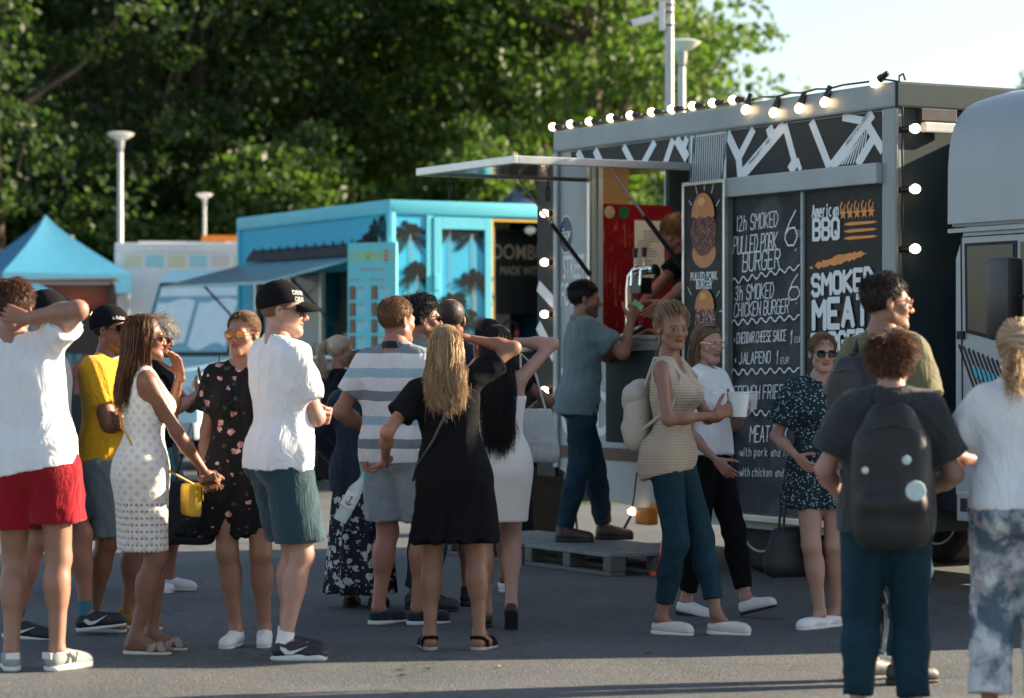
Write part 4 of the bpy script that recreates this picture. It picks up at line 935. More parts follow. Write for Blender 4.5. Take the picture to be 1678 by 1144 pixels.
def grey_truck():
    gry = mat('truck_grey_paint', (.235, .28, .285), .42, var=.06, vs=3, coat=.25, dirt=.18); lg = mat('truck_light_panel', (.38, .43, .43), .45, var=.06, dirt=.15); dkg = mat('truck_dark_shaded', (.026, .046, .052), .6, spec=.1, var=.08, dirt=.1)  # dark tone with the front wall's shade painted in; other dark parts share it
    blk = mat('truck_black_vinyl', (.007, .009, .010), .5, var=.2, spec=.3); wht = mat('vinyl_white', (.72, .76, .76), .4, var=.04); alu = mat('aluminium', (.55, .56, .55), .32, .85, var=.1); chas = mat('chassis_black', (.012, .012, .013), .7); wood = mat('wood_strip', (.10, .05, .03), .6, var=.4, vs=12)
    o = empty('food_truck', TO, TA, 'grey barbecue food truck with open hatch, chalkboard menu and cab', 'truck'); Lb = 4.18; Wd = 2.12; H = 3.14
    # shell
    rp = mat('rear_panel_paint', (.37, .42, .42), .45, var=.06, dirt=.15); MB().box(0, .49, 0, .05, .62, 3.0).build('wall_panel', rp, o); MB().box(.49, 1.82, 0, .05, .40, 1.6).build('wall_panel', rp, o); MB().box(.49, 1.82, 0, .05, 2.80, 3.0).build('wall_panel', gry, o); MB().box(1.82, Lb, 0, .05, .36, 3.0).build('wall_panel', gry, o)
    MB().box(0, Lb, Wd-.05, Wd, .36, 3.085).build('wall_panel', gry, o); MB().box(Lb-.05, Lb, .05, Wd-.05, .36, 3.085).build('front_wall', dkg, o); MB().box(0, Lb, .0, Wd, H-.05, H, bev=.02).build('roof', gry, o); MB().box(0, Lb, .05, Wd-.05, .78, .84).build('floor', alu, o)
    rw = o; MB().box(0, .05, .05, .30, .36, 3.0).build('rear_wall', gry, o); MB().box(0, .05, .96, Wd-.05, .36, 3.085).build('rear_wall', dkg, o); MB().box(0, .05, .30, .96, .36, 1.5).build('rear_wall', gry, o)
    MB().box(.012, .04, .30, .60, 2.62, 2.99).build('plywood_panel', mat('plywood', (.42, .24, .10), .7, var=.15, vs=4), o)
    MB().box(-.02, Lb+.02, -.035, 0, 3.0, H+.02, bev=.015).build('roof_rail', gry, o); MB().box(Lb-.02, Lb+.03, -.03, Wd, 3.0, H+.022, bev=.015).build('roof_rail', dkg, o)
    MB().box(4.06, Lb+.02, -.03, 0, .36, 3.0, bev=.012).build('corner_post', gry, o); MB().box(-.03, .03, -.03, -.001, .62, 3.0, bev=.01).build('corner_post', lg, o); MB().box(.45, .49, -.02, -.001, 1.55, 2.85, bev=.006).build('hatch_post', alu, o)
    MB().box(.49, .505, .05, .09, 1.6, 2.8).build('hatch_jamb', lg, o); MB().box(1.79, 1.82, .05, .3, 1.6, 2.8).build('hatch_jamb', dkg, o)
    # black top band with white drawn lines
    bz0, bz1 = 2.665, 3.0
    MB().box(.20, 1.80, -.006, -.001, 2.80, bz1-.01).build('band_panel', blk, o); MB().box(1.84, 2.28, -.006, -.001, 2.62, bz1-.01).build('band_panel', wht, o); MB().box(2.29, 4.05, -.006, -.001, bz0, bz1-.01).build('band_panel', blk, o)
    p = Print(-.0075)
    for a, b, wd in (((.30, 2.99), (.46, 2.81), .07), ((.55, 2.985), (.70, 2.80), .07), ((.95, 2.985), (1.12, 2.80), .06), ((1.38, 2.985), (1.18, 2.80), .06), ((1.62, 2.985), (1.50, 2.80), .06), ((1.66, 2.985), (1.8, 2.84), .08), ((1.8, 2.985), (1.74, 2.9), .06),
                     ((2.30, 2.98), (2.44, 2.80), .07), ((2.44, 2.80), (2.62, 2.985), .06), ((2.44, 2.80), (2.46, 2.67), .07), ((2.46, 2.67), (2.98, 2.985), .08), ((2.80, 2.985), (2.84, 2.90), .08), ((2.98, 2.985), (3.10, 2.72), .06), ((3.12, 2.75), (3.04, 2.675), .08), ((3.12, 2.75), (3.16, 2.672), .04),
                     ((3.28, 2.985), (3.48, 2.672), .065), ((3.50, 2.672), (3.94, 2.985), .075), ((3.62, 2.985), (3.86, 2.94), .05), ((3.78, 2.672), (3.96, 2.84), .065), ((3.88, 2.92), (4.045, 2.74), .065)): p.line([a, b], wd, False)
    for k in range(9): p.line([(3.58+.031*k, 2.68), (3.68+.026*k, 2.70+.018*k+.05)], .011, False)
    p.build('band_line_print', wht, o)
    p = Print(-.0075)
    for k in range(15): p.line([(1.85+.028*k, 2.63), (1.875+.028*k, 2.98)], .013, False)
    p.build('band_stripe_print', blk, o)
    g = Print(-.0095); g.text('Pomodorissimo', 2.56, 2.745, .03, .016, .1, .02, .4, slope=.6); g.text('American BBQ', 3.66, 2.80, .03, .016, .1, .02, .4, slope=.75); g.build('band_lettering', blk, o)
    MB().box(.20, .37, -.02, -.006, 2.86, 2.93).build('vent_frame', blk, o); [MB().box(.205, .365, -.026, -.02, 2.868+.015*k, 2.874+.015*k).build('vent_slat', alu, o) for k in range(4)]
    # chalkboard bay
    MB().box(2.30, 4.06, -.075, -.001, 2.535, 2.665, bev=.008).build('menu_header', lg, o); MB().box(2.30, 2.37, -.07, -.001, .40, 2.534, bev=.005).build('menu_frame', gry, o); MB().box(2.30, 4.06, -.07, -.001, .355, .40, bev=.006).build('menu_sill', alu, o); MB().box(3.19, 3.215, -.03, -.011, .405, 2.53).build('menu_divider', lg, o)
    m, t, b = nodes('chalkboard'); co = objco(t); w1 = nd(t, 'ShaderNodeTexNoise', {'Scale': 2.2, 'Detail': 5, 'Distortion': 2.4}); t.links.new(co, w1.inputs['Vector']); mp = nd(t, 'ShaderNodeSeparateXYZ'); t.links.new(co, mp.inputs[0])
    up = math_(t, 'MULTIPLY', ramp(t, mp.outputs[2], ((.0, (.15, .15, .15)), (1, (1, 1, 1)))), 1.0)
    c = mixc(t, ramp(t, w1.outputs['Fac'], ((.42, (0, 0, 0)), (.75, (.75, .75, .75)))), (.020, .026, .027, 1), (.085, .10, .10, 1)); t.links.new(c, b.inputs['Base Color']); b.inputs['Roughness'].default_value = .75
    MB().box(2.372, 3.188, -.010, -.001, .405, 2.53).build('chalkboard', m, o)
    chalk = mat('chalk', (.78, .82, .80), .95, var=.25, vs=120); rr = random.Random(5); p = Print(-.0115, .00002)
    def T(wd, f0, f1, z, h, sw=.085, slope=.03):
        x0, x1 = 2.372+.816*f0, 2.372+.816*f1; probe = Print(0).text(wd, 0, 0, h, 1.0, .1, 0, 0, .32)-.32; p.text(wd, x0, z, h, (x1-x0)/probe, sw, .018, .10, .32, rng=rr, slope=slope)
    for a in (('12h SMOKED', .06, .65, 2.305, .10), ('PULLED PORK', .01, .64, 2.15, .115), ('BURGER', .15, .68, 2.03, .125), ('6', .76, .92, 2.19, .22, .055), (',', .90, .96, 2.15, .07, .12), ('EU', .93, .995, 2.24, .04), ('3h SMOKED', .04, .60, 1.835, .10), ('CHICKEN BURGER', .03, .81, 1.725, .092), ('6', .81, .96, 1.83, .165, .06), (',', .92, .96, 1.80, .05, .13),
              ('+ CHEDDAR CHEESE SAUCE', .03, .78, 1.545, .07, .1), ('1', .84, .90, 1.54, .09), ('EUR', .90, .995, 1.55, .035, .11), ('+ JALAPENO', .05, .56, 1.405, .075, .10), ('1', .65, .70, 1.41, .085), ('EUR', .71, .82, 1.41, .04, .11), ('FRENCH FRIES', .03, .74, 1.165, .09), ('MEAT BOX', .27, .80, .885, .105), ('-with pork and fries', .10, .97, .785, .055, .1), ('-with chicken and fries', .10, .99, .65, .055, .1)): T(*a)
    for z, a in ((1.965, .075), (1.685, .03), (1.35, .02), (1.08, .0)):
        pts = []
        for k in range(61): u = k/60; pts.append((2.385+.79*u, z+a*u+.02*(1-.3*u)*math.sin(u*46+rr.uniform(-.2, .2))))
        p.line(pts, .010)
    p.build('chalk_lettering', chalk, o)
    # smears where chalk was wiped
    MB().box(3.217, 4.056, -.014, -.001, .405, 2.53).build('menu_board', blk, o)
    org = mat('vinyl_orange', (.78, .27, .05), .45, var=.08); p = Print(-.0155)
    def T2(wd, f0, f1, z, h, sw, serif, slope=.0):
        x0, x1 = 3.217+.839*f0, 3.217+.839*f1; probe = Print(0).text(wd, 0, 0, h, 1.0, .1, 0, 0, .42, .05)-.42; p.text(wd, x0, z, h, (x1-x0)/probe, sw, 0, 0, .42, serif, slope=slope)
    T2('American', .10, .45, 2.36, .075, .17, .03); T2('BBQ', .12, .45, 2.215, .125, .22, .07); T2('SMOKED', .11, .88, 1.855, .125, .25, .07, .05); T2('MEAT', .13, .82, 1.64, .17, .24, .07, .05); T2('BURGERS', .11, .90, 1.475, .12, .25, .065, .05)
    p.build('menu_lettering', wht, o)
    p = Print(-.0155)
    for k in range(5):                                               # five flame-tailed stars
        cx, cz, q = 3.635+.075*k, 2.365, .042
        p.poly([(cx+q*(1 if j % 2 == 0 else .42)*math.sin(j*math.pi/5), cz+q*(1 if j % 2 == 0 else .42)*math.cos(j*math.pi/5)) for j in range(10)]); p.line([(cx-.02, cz+.01), (cx-.028, cz+.05), (cx-.01, cz+.075)], .012); p.line([(cx+.015, cz+.02), (cx+.02, cz+.06)], .009)
    for z in (2.30, 2.255, 2.21): p.poly([(3.645, z-.004), (3.70, z-.012), (3.95, z-.008), (4.0, z), (3.96, z+.008), (3.72, z+.01), (3.66, z+.004)])
    for (x0, x1, z, a) in ((3.33, 3.90, 2.075, .07), (3.33, 3.95, 1.37, .06)):
        up_, lo_ = [], []
        for k in range(25): u = k/24; hh = .030*math.sin(math.pi*min(1, u*1.05))**.4+.008*rr.uniform(-1, 1); up_.append((x0+(x1-x0)*u, z+a*(u-.5)+hh)); lo_.append((x0+(x1-x0)*u, z+a*(u-.5)-hh*.8+.006*rr.uniform(-1, 1)))
        for k in range(24): p.poly([lo_[k], lo_[k+1], up_[k+1], up_[k]])
        p.line([(x0-.05, z-a*.5-.006), (x0-.02, z-a*.5-.008)], .014)
    p.build('menu_flame_print', org, o)
    # rear-post print
    nav = mat('vinyl_navy', (.015, .035, .11), .4); p = Print(-.0015); p.poly([(.12+.105*math.cos(a*.2094), 2.375+.145*math.sin(a*.2094)) for a in range(30)]).build('badge_rim_print', wht, o)
    p = Print(-.0025); p.poly([(.12+.096*math.cos(a*.2094), 2.375+.134*math.sin(a*.2094)) for a in range(30)]).build('badge_print', nav, o)
    put_text('badge_lettering', 'Fazer', wht, o, (.12, -.0036, 2.385), .10, bold=.012, shear=.35, sx=.62); p = Print(-.0032); p.line([(.07+.011*k, 2.325-.03*math.sin(math.pi*k/9)+.006*k) for k in range(10)], .016); p.build('badge_smile_print', wht, o)
    put_text('wall_lettering', 'STREET', wht, o, (.235, -.003, 2.12), .245, bold=.02, sx=.40); put_text('wall_lettering', 'FOOD', wht, o, (.19, -.003, 1.915), .245, bold=.02, sx=.43)
    put_text('wall_lettering', 'FOODTRUCK', wht, o, (.83, -.003, 1.02), .46, bold=.02, sx=.66)
    p = Print(-.0016)
    for z in (1.345, 1.27): p.poly([(.06+.024*math.cos(a*.5236), z+.027*math.sin(a*.5236)) for a in range(12)]); p.line([(.1, z), (.3, z)], .022)
    p.build('contact_print', wht, o)
    MB().box(-.0, 1.8, -.014, -.001, .70, .79).build('wood_strip', wood, o)
    # skirt rising to the rear
    MB().prism([(0, .62), (.72, .40), (1.8, .34), (1.8, .36), (0, .66)], -.001, .03).build('skirt', lg, o); MB().box(.15, 6.3, .55, 1.5, .42, .60).build('chassis', chas, o); MB().box(1.82, Lb, .03, .07, .30, .36).build('skirt', lg, o)
    for s_ in (2.55,):
        for n in (.18, .44, Wd-.45, Wd-.18): wheel(o, (s_, n, .40), .40, .22)
    MB().prism([(2.05, .36), (2.1, .70), (2.35, .9), (2.75, .9), (3.0, .70), (3.05, .36)], .06, .6).build('wheel_arch', chas, o)
    # hatch flap, struts and chain hooks
    mir = mat('polished_metal', (.72, .70, .68), .10, .95, var=.05, bump=.08, bs=3, bd=.02); fl = o
    f_ = MB().box(.45, 1.84, -1.39, -.02, 2.765, 2.775).build('hatch_flap', mir, o); MB().box(.44, 1.85, -1.41, -.01, 2.776, 2.80, bev=.006).build('flap_skin', alu, f_)
    for a in ((.43, 1.86, -1.43, -1.395, 2.75, 2.805), (.43, .465, -1.395, -.02, 2.75, 2.805), (1.825, 1.86, -1.395, -.02, 2.75, 2.805)): MB().box(*a, bev=.005).build('flap_edge', alu, f_)
    rod = mat('black_strut', (.012, .012, .013), .35)
    for s_ in (.50, 1.78):
        a = Vector((s_, -.62, 2.74)); b = Vector((s_+(0.0), -.02, 2.06)); mid = a.lerp(b, .45); so_ = MB().tube([a, mid], .009, 8).build('gas_strut', alu, o, True); MB().tube([mid, b], .017, 10).build('strut_cylinder', rod, so_, True)
    for s_, n in ((.62, -1.25), (.62, -.45)):
        h = MB(); h.tube([(s_, n, 2.75), (s_, n, 2.69)], .006, 6)
        h.tube([(s_+.022*math.cos(k*.6283), n, 2.64+.055*math.sin(k*.6283)) for k in range(10)], .007, 6, closed=True); h.build('hook', rod, o, True)
    # counter, interior
    MB().box(.60, 1.80, -.20, .45, 1.575, 1.605, bev=.006).build('counter', alu, o); MB().box(.95, 1.75, -.16, -.001, .84, 1.57, bev=.01).build('counter_front', dkg, o); MB().box(.93, 1.77, -.19, -.16, 1.50, 1.57, bev=.006).build('counter_edge', alu, o)
    red = mat('red_cabinet', (.27, .010, .015), .25, var=.35, vs=10, coat=.3); rc = MB().box(.055, .08, .28, .97, 1.62, 2.62).build('red_panel', red, o)
    MB().box(.5, 1.7, .42, .48, 3.03, 3.06).build('ceiling_lamp', mat('lamp_tube', (1, .82, .62), emit=6), o)  # tube inferred from a reflection below the flap, added to brighten the inside
    wet = mat('wet_streak', (.42, .10, .08), .2, var=.3); b2 = MB(); r3 = random.Random(8)
    for k in range(60):
        y0 = r3.uniform(.31, .94); z0 = r3.uniform(1.75, 2.5); l = r3.uniform(.03, .22); x = .0815+.00003*k; b2.quad((x, y0, z0), (x, y0+.006, z0), (x, y0+.004+r3.uniform(-.02, .02), z0-l), (x, y0+r3.uniform(-.02, .02), z0-l))
    b2.build('panel_streaks', wet, rc)
    for y_, m_, nm in ((.40, mat('sticker_cream', (.7, .6, .45), .5), 'sticker'), (.53, mat('sticker_green', (.03, .30, .14), .5), 'sticker')): MB().lathe([(.0001, .0), (.048, 0)], (.088, y_, 2.555), 20, Matrix.Rotation(rad(90), 4, 'Y')).build(nm, m_, rc)
    pp = MB().box(.09, .093, .62, .89, 2.06, 2.50).build('notice_paper', mat('paper', (.72, .71, .66), .8, var=.04), rc)
    ink = MB()
    for k in range(17):
        z = 2.42-.019*k; y0 = .65 if k > 3 else .70; y1 = y0+r3.uniform(.08, .2); ink.quad((.0945, y0, z), (.0945, y1, z), (.0945, y1, z-.006), (.0945, y0, z-.006))
    ink.build('notice_text', mat('ink', (.15, .15, .16), .8), pp)
    MB().box(.10, .11, .795, .845, 2.06, 2.14).build('card_pocket', rod, pp)
    # open rear door standing out behind the corner, painted dark with white lines
    rd_ = MB().box(-.30, -.03, -.01, .02, .55, 2.95).build('rear_door', blk, o); p = Print(-.011)
    for a, b in (((-.29, 1.7), (-.04, 1.45)), ((-.29, 1.0), (-.04, .72)), ((-.29, 2.0), (-.04, 1.86))): p.line([a, b], .09, False)
    p.build('door_line_print', wht, rd_)
    # beer tap
    ch = mat('chrome', (.75, .75, .74), .08, 1.0, var=.03); tp = empty('beer_tap', TW(1.0, .02, 1.605), TA, 'chrome arched beer tap on the hatch counter', 'beer tap')
    MB().tube([(0, 0, 0), (0, 0, .34), (.02, 0, .43), (.08, 0, .47), (.26, 0, .475), (.34, 0, .475)], .036, 14).build('column', ch, tp, True); MB().lathe([(.07, 0), (.07, .015), (.04, .02)], n=20).build('base_flange', ch, tp, True)
    for x in (.17, .29): MB().tube([(x, -.03, .47), (x, -.09, .46), (x, -.10, .36)], [.014, .013, .009], 8).build('spout', ch, tp, True); MB().tube([(x, -.07, .47), (x+.01, -.07, .56)], [.006, .008], 8).build('lever', ch, tp, True); MB().tube([(x+.01, -.07, .56), (x+.013, -.07, .63)], [.016, .02], 8).build('tap_handle', rod, tp, True)
    MB().box(.09, .22, -.05, .05, .30, .42, bev=.01).build('tap_block', rod, tp)
    # cab
    wc = mat('cab_paint', (.32, .37, .38), .38, var=.04, coat=.3, dirt=.1); gl = glassy('cab_glass', (.012, .016, .018), .05); y0, y1 = .10, Wd-.10
    cb = MB(); cb.prism([(4.63, .62), (4.63, 2.05), (4.72, 2.24), (7.15, 2.24), (7.4, 1.45), (7.45, 1.35), (7.5, .55), (6.55, .55), (6.45, .85), (6.2, 1.0), (5.85, 1.0), (5.6, .85), (5.5, .60)], y0, y1); cb.build('cab_body', wc, o)  # cab nose lengthened out of view so the truck's shadow reaches further forward
    MB().box(4.60, 7.2, y0-.02, y1+.02, 2.235, 2.30, bev=.03).build('cab_roof', wc, o, True); MB().box(4.58, 6.12, y0-.026, y0-.003, 2.205, 2.232, bev=.004).build('drip_rail', wc, o)
    rg = []
    for k in range(13):
        u = k/12; s_ = 4.60+2.75*u; hh = .83*(1-.9*max(0, (u-.7)/.3)**2.2)*(1 if u > 0 else .97); ww = 1.0-.16*u**3; ring = []
        for q in range(25):
            a = math.pi*q/24; cx = -math.copysign(abs(math.cos(a))**.38, math.cos(a)); ring.append((s_+.12*math.sin(a)*0, 1.06+1.0*ww*cx, 2.26+hh*math.sin(a)**.42))
        rg.append(ring)
    MB().loft(rg).build('air_deflector', wc, o, True)  # kept tall far ahead, out of view, to cast a longer ground shadow
    MB().prism([(4.73, 1.60), (4.72, 2.14), (5.20, 2.14), (5.20, 1.52)], y0-.008, y0-.002).build('window_seal', chas, o); MB().prism([(4.76, 1.62), (4.75, 2.12), (5.175, 2.12), (5.175, 1.545)], y0-.012, y0-.0085).build('door_window', gl, o)
    MB().prism([(5.24, 1.50), (5.24, 2.13), (5.75, 2.12), (6.1, 1.62), (6.0, 1.44)], y0-.010, y0-.003).build('quarter_window', gl, o)
    d = MB(); 
    for pts in ([(4.70, .74), (4.68, 2.18), (5.9, 2.18), (6.22, 1.5), (6.2, 1.1)],): d.tube([(a, y0-.001, b) for a, b in pts], .006, 5)
    d.build('door_seam', chas, o); MB().box(4.66, 4.72, y0-.02, y0-.003, 1.56, 1.61).build('door_hinge', chas, o)
    p = Print(y0-.002)
    for k in range(22):
        s0 = 4.66+.044*k; a, b = (s0, 1.50-.02*k), (s0+.40, .92-.02*k); p.line([(a[0]-.25, a[1]+.0), (a[0]+.10, a[1]-.58)], .021, False) if 0 else p.line([(s0, 1.53-.012*k-.05*max(0, 5-k)*.0), (s0+.30, .98-.005*k)], .020, False)
    p.build('door_stripe_print', blk, o); p = Print(y0-.006)
    for k in range(10): p.line([(4.80+.045*k, 1.40-.012*k), (4.835+.045*k, 1.33-.012*k)], .024, False)
    p.build('door_accent_print', mat('vinyl_cyan', (.05, .38, .5), .4), o)
    MB().box(4.70, 4.86, y0-.02, y0-.003, 1.0, 1.05, bev=.008).build('door_handle', chas, o)
    MB().box(4.66, 5.5, y0-.02, y0+.25, .46, .64, bev=.01).build('step', wc, o); MB().box(4.70, 5.1, y0-.024, y0-.02, .52, .60).build('step_recess', chas, o)
    MB().tube([(6.1, y0-.02, 1.75), (5.85, y0-.28, 1.78), (5.6, y0-.34, 1.80)], .014, 6).build('mirror_arm', chas, o); MB().box(5.42, 5.62, y0-.42, y0-.30, 1.55, 2.02, bev=.03).build('mirror', rod, o, True)
    wheel(o, (6.05, .28, .40), .40, .24); wheel(o, (6.05, Wd-.28, .40), .40, .24)
    MB().box(4.24, 4.6, .25, Wd-.25, .5, .95).build('fuel_tank', chas, o); MB().box(4.19, 4.56, 1.0, 2.05, 1.0, 3.05, bev=.03).build('sun_blocker', chas, o)  # the tall box is unseen, added to keep the sun out of the gap
    MB().box(4.19, 4.24, .14, .42, 2.92, 3.0, bev=.006).build('marker_lamp_housing', chas, o); MB().box(4.205, 4.25, .16, .40, 2.85, 2.915, bev=.01).build('work_lamp', mat('lamp_lens', (.6, .62, .6), .2), o)
    MB().box(4.75, 5.0, y0-.03, y0+.05, 2.30, 2.35, bev=.015).build('cab_marker', rod, o)
    MB().tube([(Lb-.02, .03, H+.02), (Lb-.02, .03, H+.06), (Lb+.02, .03, H+.07), (Lb+.04, .03, H+.03)], .007, 6).build('lifting_eye', rod, o, True)
    amb = mat('amber_lamp', (.7, .22, .02), .3); MB().box(1.35, 1.52, -.03, .02, .34, .42, bev=.01).build('marker_lamp', amb, o)
    # string of lamps
    st = empty('string_lights', TW(2, -.03, 3.17), TA, 'string of round warm bulbs on black cable along the grey truck edge', 'string lights'); em = mat('bulb_glow', (1, .66, .38), emit=2.6); sk = rod
    def bulb(s_, z, n, d):
        d = Vector(d).normalized(); c = Vector((s_-2, n+.03, z-3.17)); q = d.to_track_quat('Z', 'Y').to_matrix().to_4x4(); B = empty('lamp_holder', (0, 0, 0), parent=st)
        MB().lathe([(.0001, -.005), (.012, 0), (.026, .02), (.031, .037), (.026, .056), (.014, .068), (.0001, .072)], c, 14, q).build('bulb', em, B, True); MB().lathe([(.012, -.075), (.018, -.07), (.019, -.03), (.024, -.025), (.024, .004), (.016, .008)], c, 10, q).build('socket', sk, B, True)
    path = []
    for i, (px, py) in enumerate(((908, 213), (937, 206), (968, 202), (1003, 196), (1035, 190), (1070, 185), (1103, 179), (1137, 174), (1170, 169), (1203, 166))):
        s_, z = tpix(px, py); bulb(s_+.05, H+.055, -.01, (-1, -.25, .05)); path.append((s_+.13-2, .045, H+.045-3.17))
    for px, py in ((1237, 179), (1283, 184), (1325, 177), (1367, 167)):
        s_, z = tpix(px, py); bulb(s_+.0, z+.03, -.06, (-.15, -.3, -1)); path += [(s_-2, -.02, H+.03-3.17), (s_+.13-2, -.0, H+.045-3.17)]
    bulb(4.05, H+.045, -.04, (-.8, -.3, -.5)); path += [(4.1-2, .0, H+.04-3.17), (4.2-2, .02, H+.02-3.17)]
    for k, (px, py) in enumerate(((1486, 211), (1492, 310), (1500, 408))):
        z = pt(px, py, 16.6).z; bulb(4.24, z, .05, (.7, .35, .03)); path += [(4.2-2, .05, z+.25-3.17), (4.205-2, .055, z-3.17)]
    path.append((4.2-2, .05, -1.9)); MB().tube(path, .007, 6).build('cable', sk, st, True)
    pr = []
    for px, py in ((899, 350), (903, 430), (905, 515), (907, 640)):
        z = pt(px, py, 20.4).z; bulb(-.10, z, -.02, (-.6, -.7, .0)); pr.append((-.05-2, .02, z-3.17))
    MB().tube([(-.05-2, .02, -.1)]+pr, .006, 6).build('cable', sk, st, True)
    sgn = empty('banner_sign', TW(2.14, -.09, .56), TA, 'tall black hanging menu sign with printed burgers in a silver frame', 'sign')
    MB().box(-.245, .245, 0, .015, .02, 2.08).build('panel', blk, sgn)
    for a in ((-.265, -.24, -.012, .022, 0, 2.10), (.24, .265, -.012, .022, 0, 2.10), (-.24, .24, -.012, .022, 0, .025), (-.24, .24, -.012, .022, 2.075, 2.10)): MB().box(*a, bev=.004).build('frame', alu, sgn)
    burger(sgn, 0, 1.77, -.002, .95, 1); burger(sgn, 0.02, 1.15, -.002, .80, 2); burger(sgn, 0.02, .50, -.002, .80, 4)
    p = Print(-.002); rr = random.Random(2)
    for cz in (1.77, 1.15, .50):
        for k in range(14):
            a = 2*math.pi*k/14+.2; r0, r1 = .20+.02*rr.random(), .25+.03*rr.random(); q = [(r0*math.cos(a)*.95, cz+r0*math.sin(a)*1.25), (r1*math.cos(a)*.95, cz+r1*math.sin(a)*1.25)]
            if abs(q[1][0]) < .235 and abs(q[0][0]) < .235 and math.sin(a) > -.6: p.line(q, .006)
    p.build('ray_print', wht, sgn)
    for wd, z in (('PULLED PORK\nBURGER', 1.415), ('SMOKED CHICKEN\nBURGER', .765), ('MEAT BOX', .14)): put_text('sign_lettering', wd, wht, sgn, (0, -.003, z), .08 if 'CHI' not in wd else .074, bold=.02, sx=.66, line=.75)
    for x in (-.2, .2): MB().tube([(x, .01, 2.1), (x+.01, .03, 2.26), (x, .06, 2.45)], .005, 5).build('cord', mat('teal_cord', (.02, .18, .2), .6), sgn)
    ub = empty('work_lamp', TW(1.22, -.10, .02), TA, 'small lit lamp on the ground under the grey truck skirt', 'lamp'); MB().lathe([(.0001, -.03), (.028, -.015), (.034, .01), (.0001, .035)], (0, 0, .33), 14).build('bulb', em, ub, True); MB().tube([(0, 0, .36), (.0, .02, .45), (-.1, .1, .6)], .006, 6).build('cable', sk, ub, True); MB().box(.03, .2, .0, .1, .24, .36, bev=.02).build('reflector', amb, ub)
# ---------------------------------------------------------------- the blue trailer
BO = Vector((-1.31, 29.0, 0)); BA = math.atan2(.465, .885)
def BW(x, y, z): return Vector((BO.x+.885*x-.465*y, BO.y+.465*x+.885*y, z))
def palm(p, x, z0, z1, sc, rr, pt_):
    q = []
    for k in range(9): u = k/8; q.append((x+.06*sc*math.sin(u*2.4)*(1-u*.3), z0+(z1-z0)*u))
    pt_.line(q, .035*sc); tx, tz = q[-1]
    for k in range(13):
        a = rad(-35+250*k/12+rr.uniform(-8, 8)); L = sc*rr.uniform(.45, .65); mid = []
        for j in range(8): u = j/7; mid.append((tx+L*u*math.cos(a), tz+L*u*math.sin(a)-.42*L*u*u))
        p.line(mid, .012*sc)
        for j in range(1, 8):
            c = mid[j]; d = Vector((mid[j][0]-mid[j-1][0], mid[j][1]-mid[j-1][1])).normalized(); w_ = L*.30*math.sin(math.pi*(.15+.8*j/7))
            for sg in (1, -1): n = Vector((-d.y, d.x))*sg; e = Vector(c)+(n*.8+d*.7+Vector((0, -.45)))*w_; p.poly([(c[0]-d.x*.012, c[1]-d.y*.012), tuple(e), (c[0]+d.x*.018, c[1]+d.y*.018)][::1])
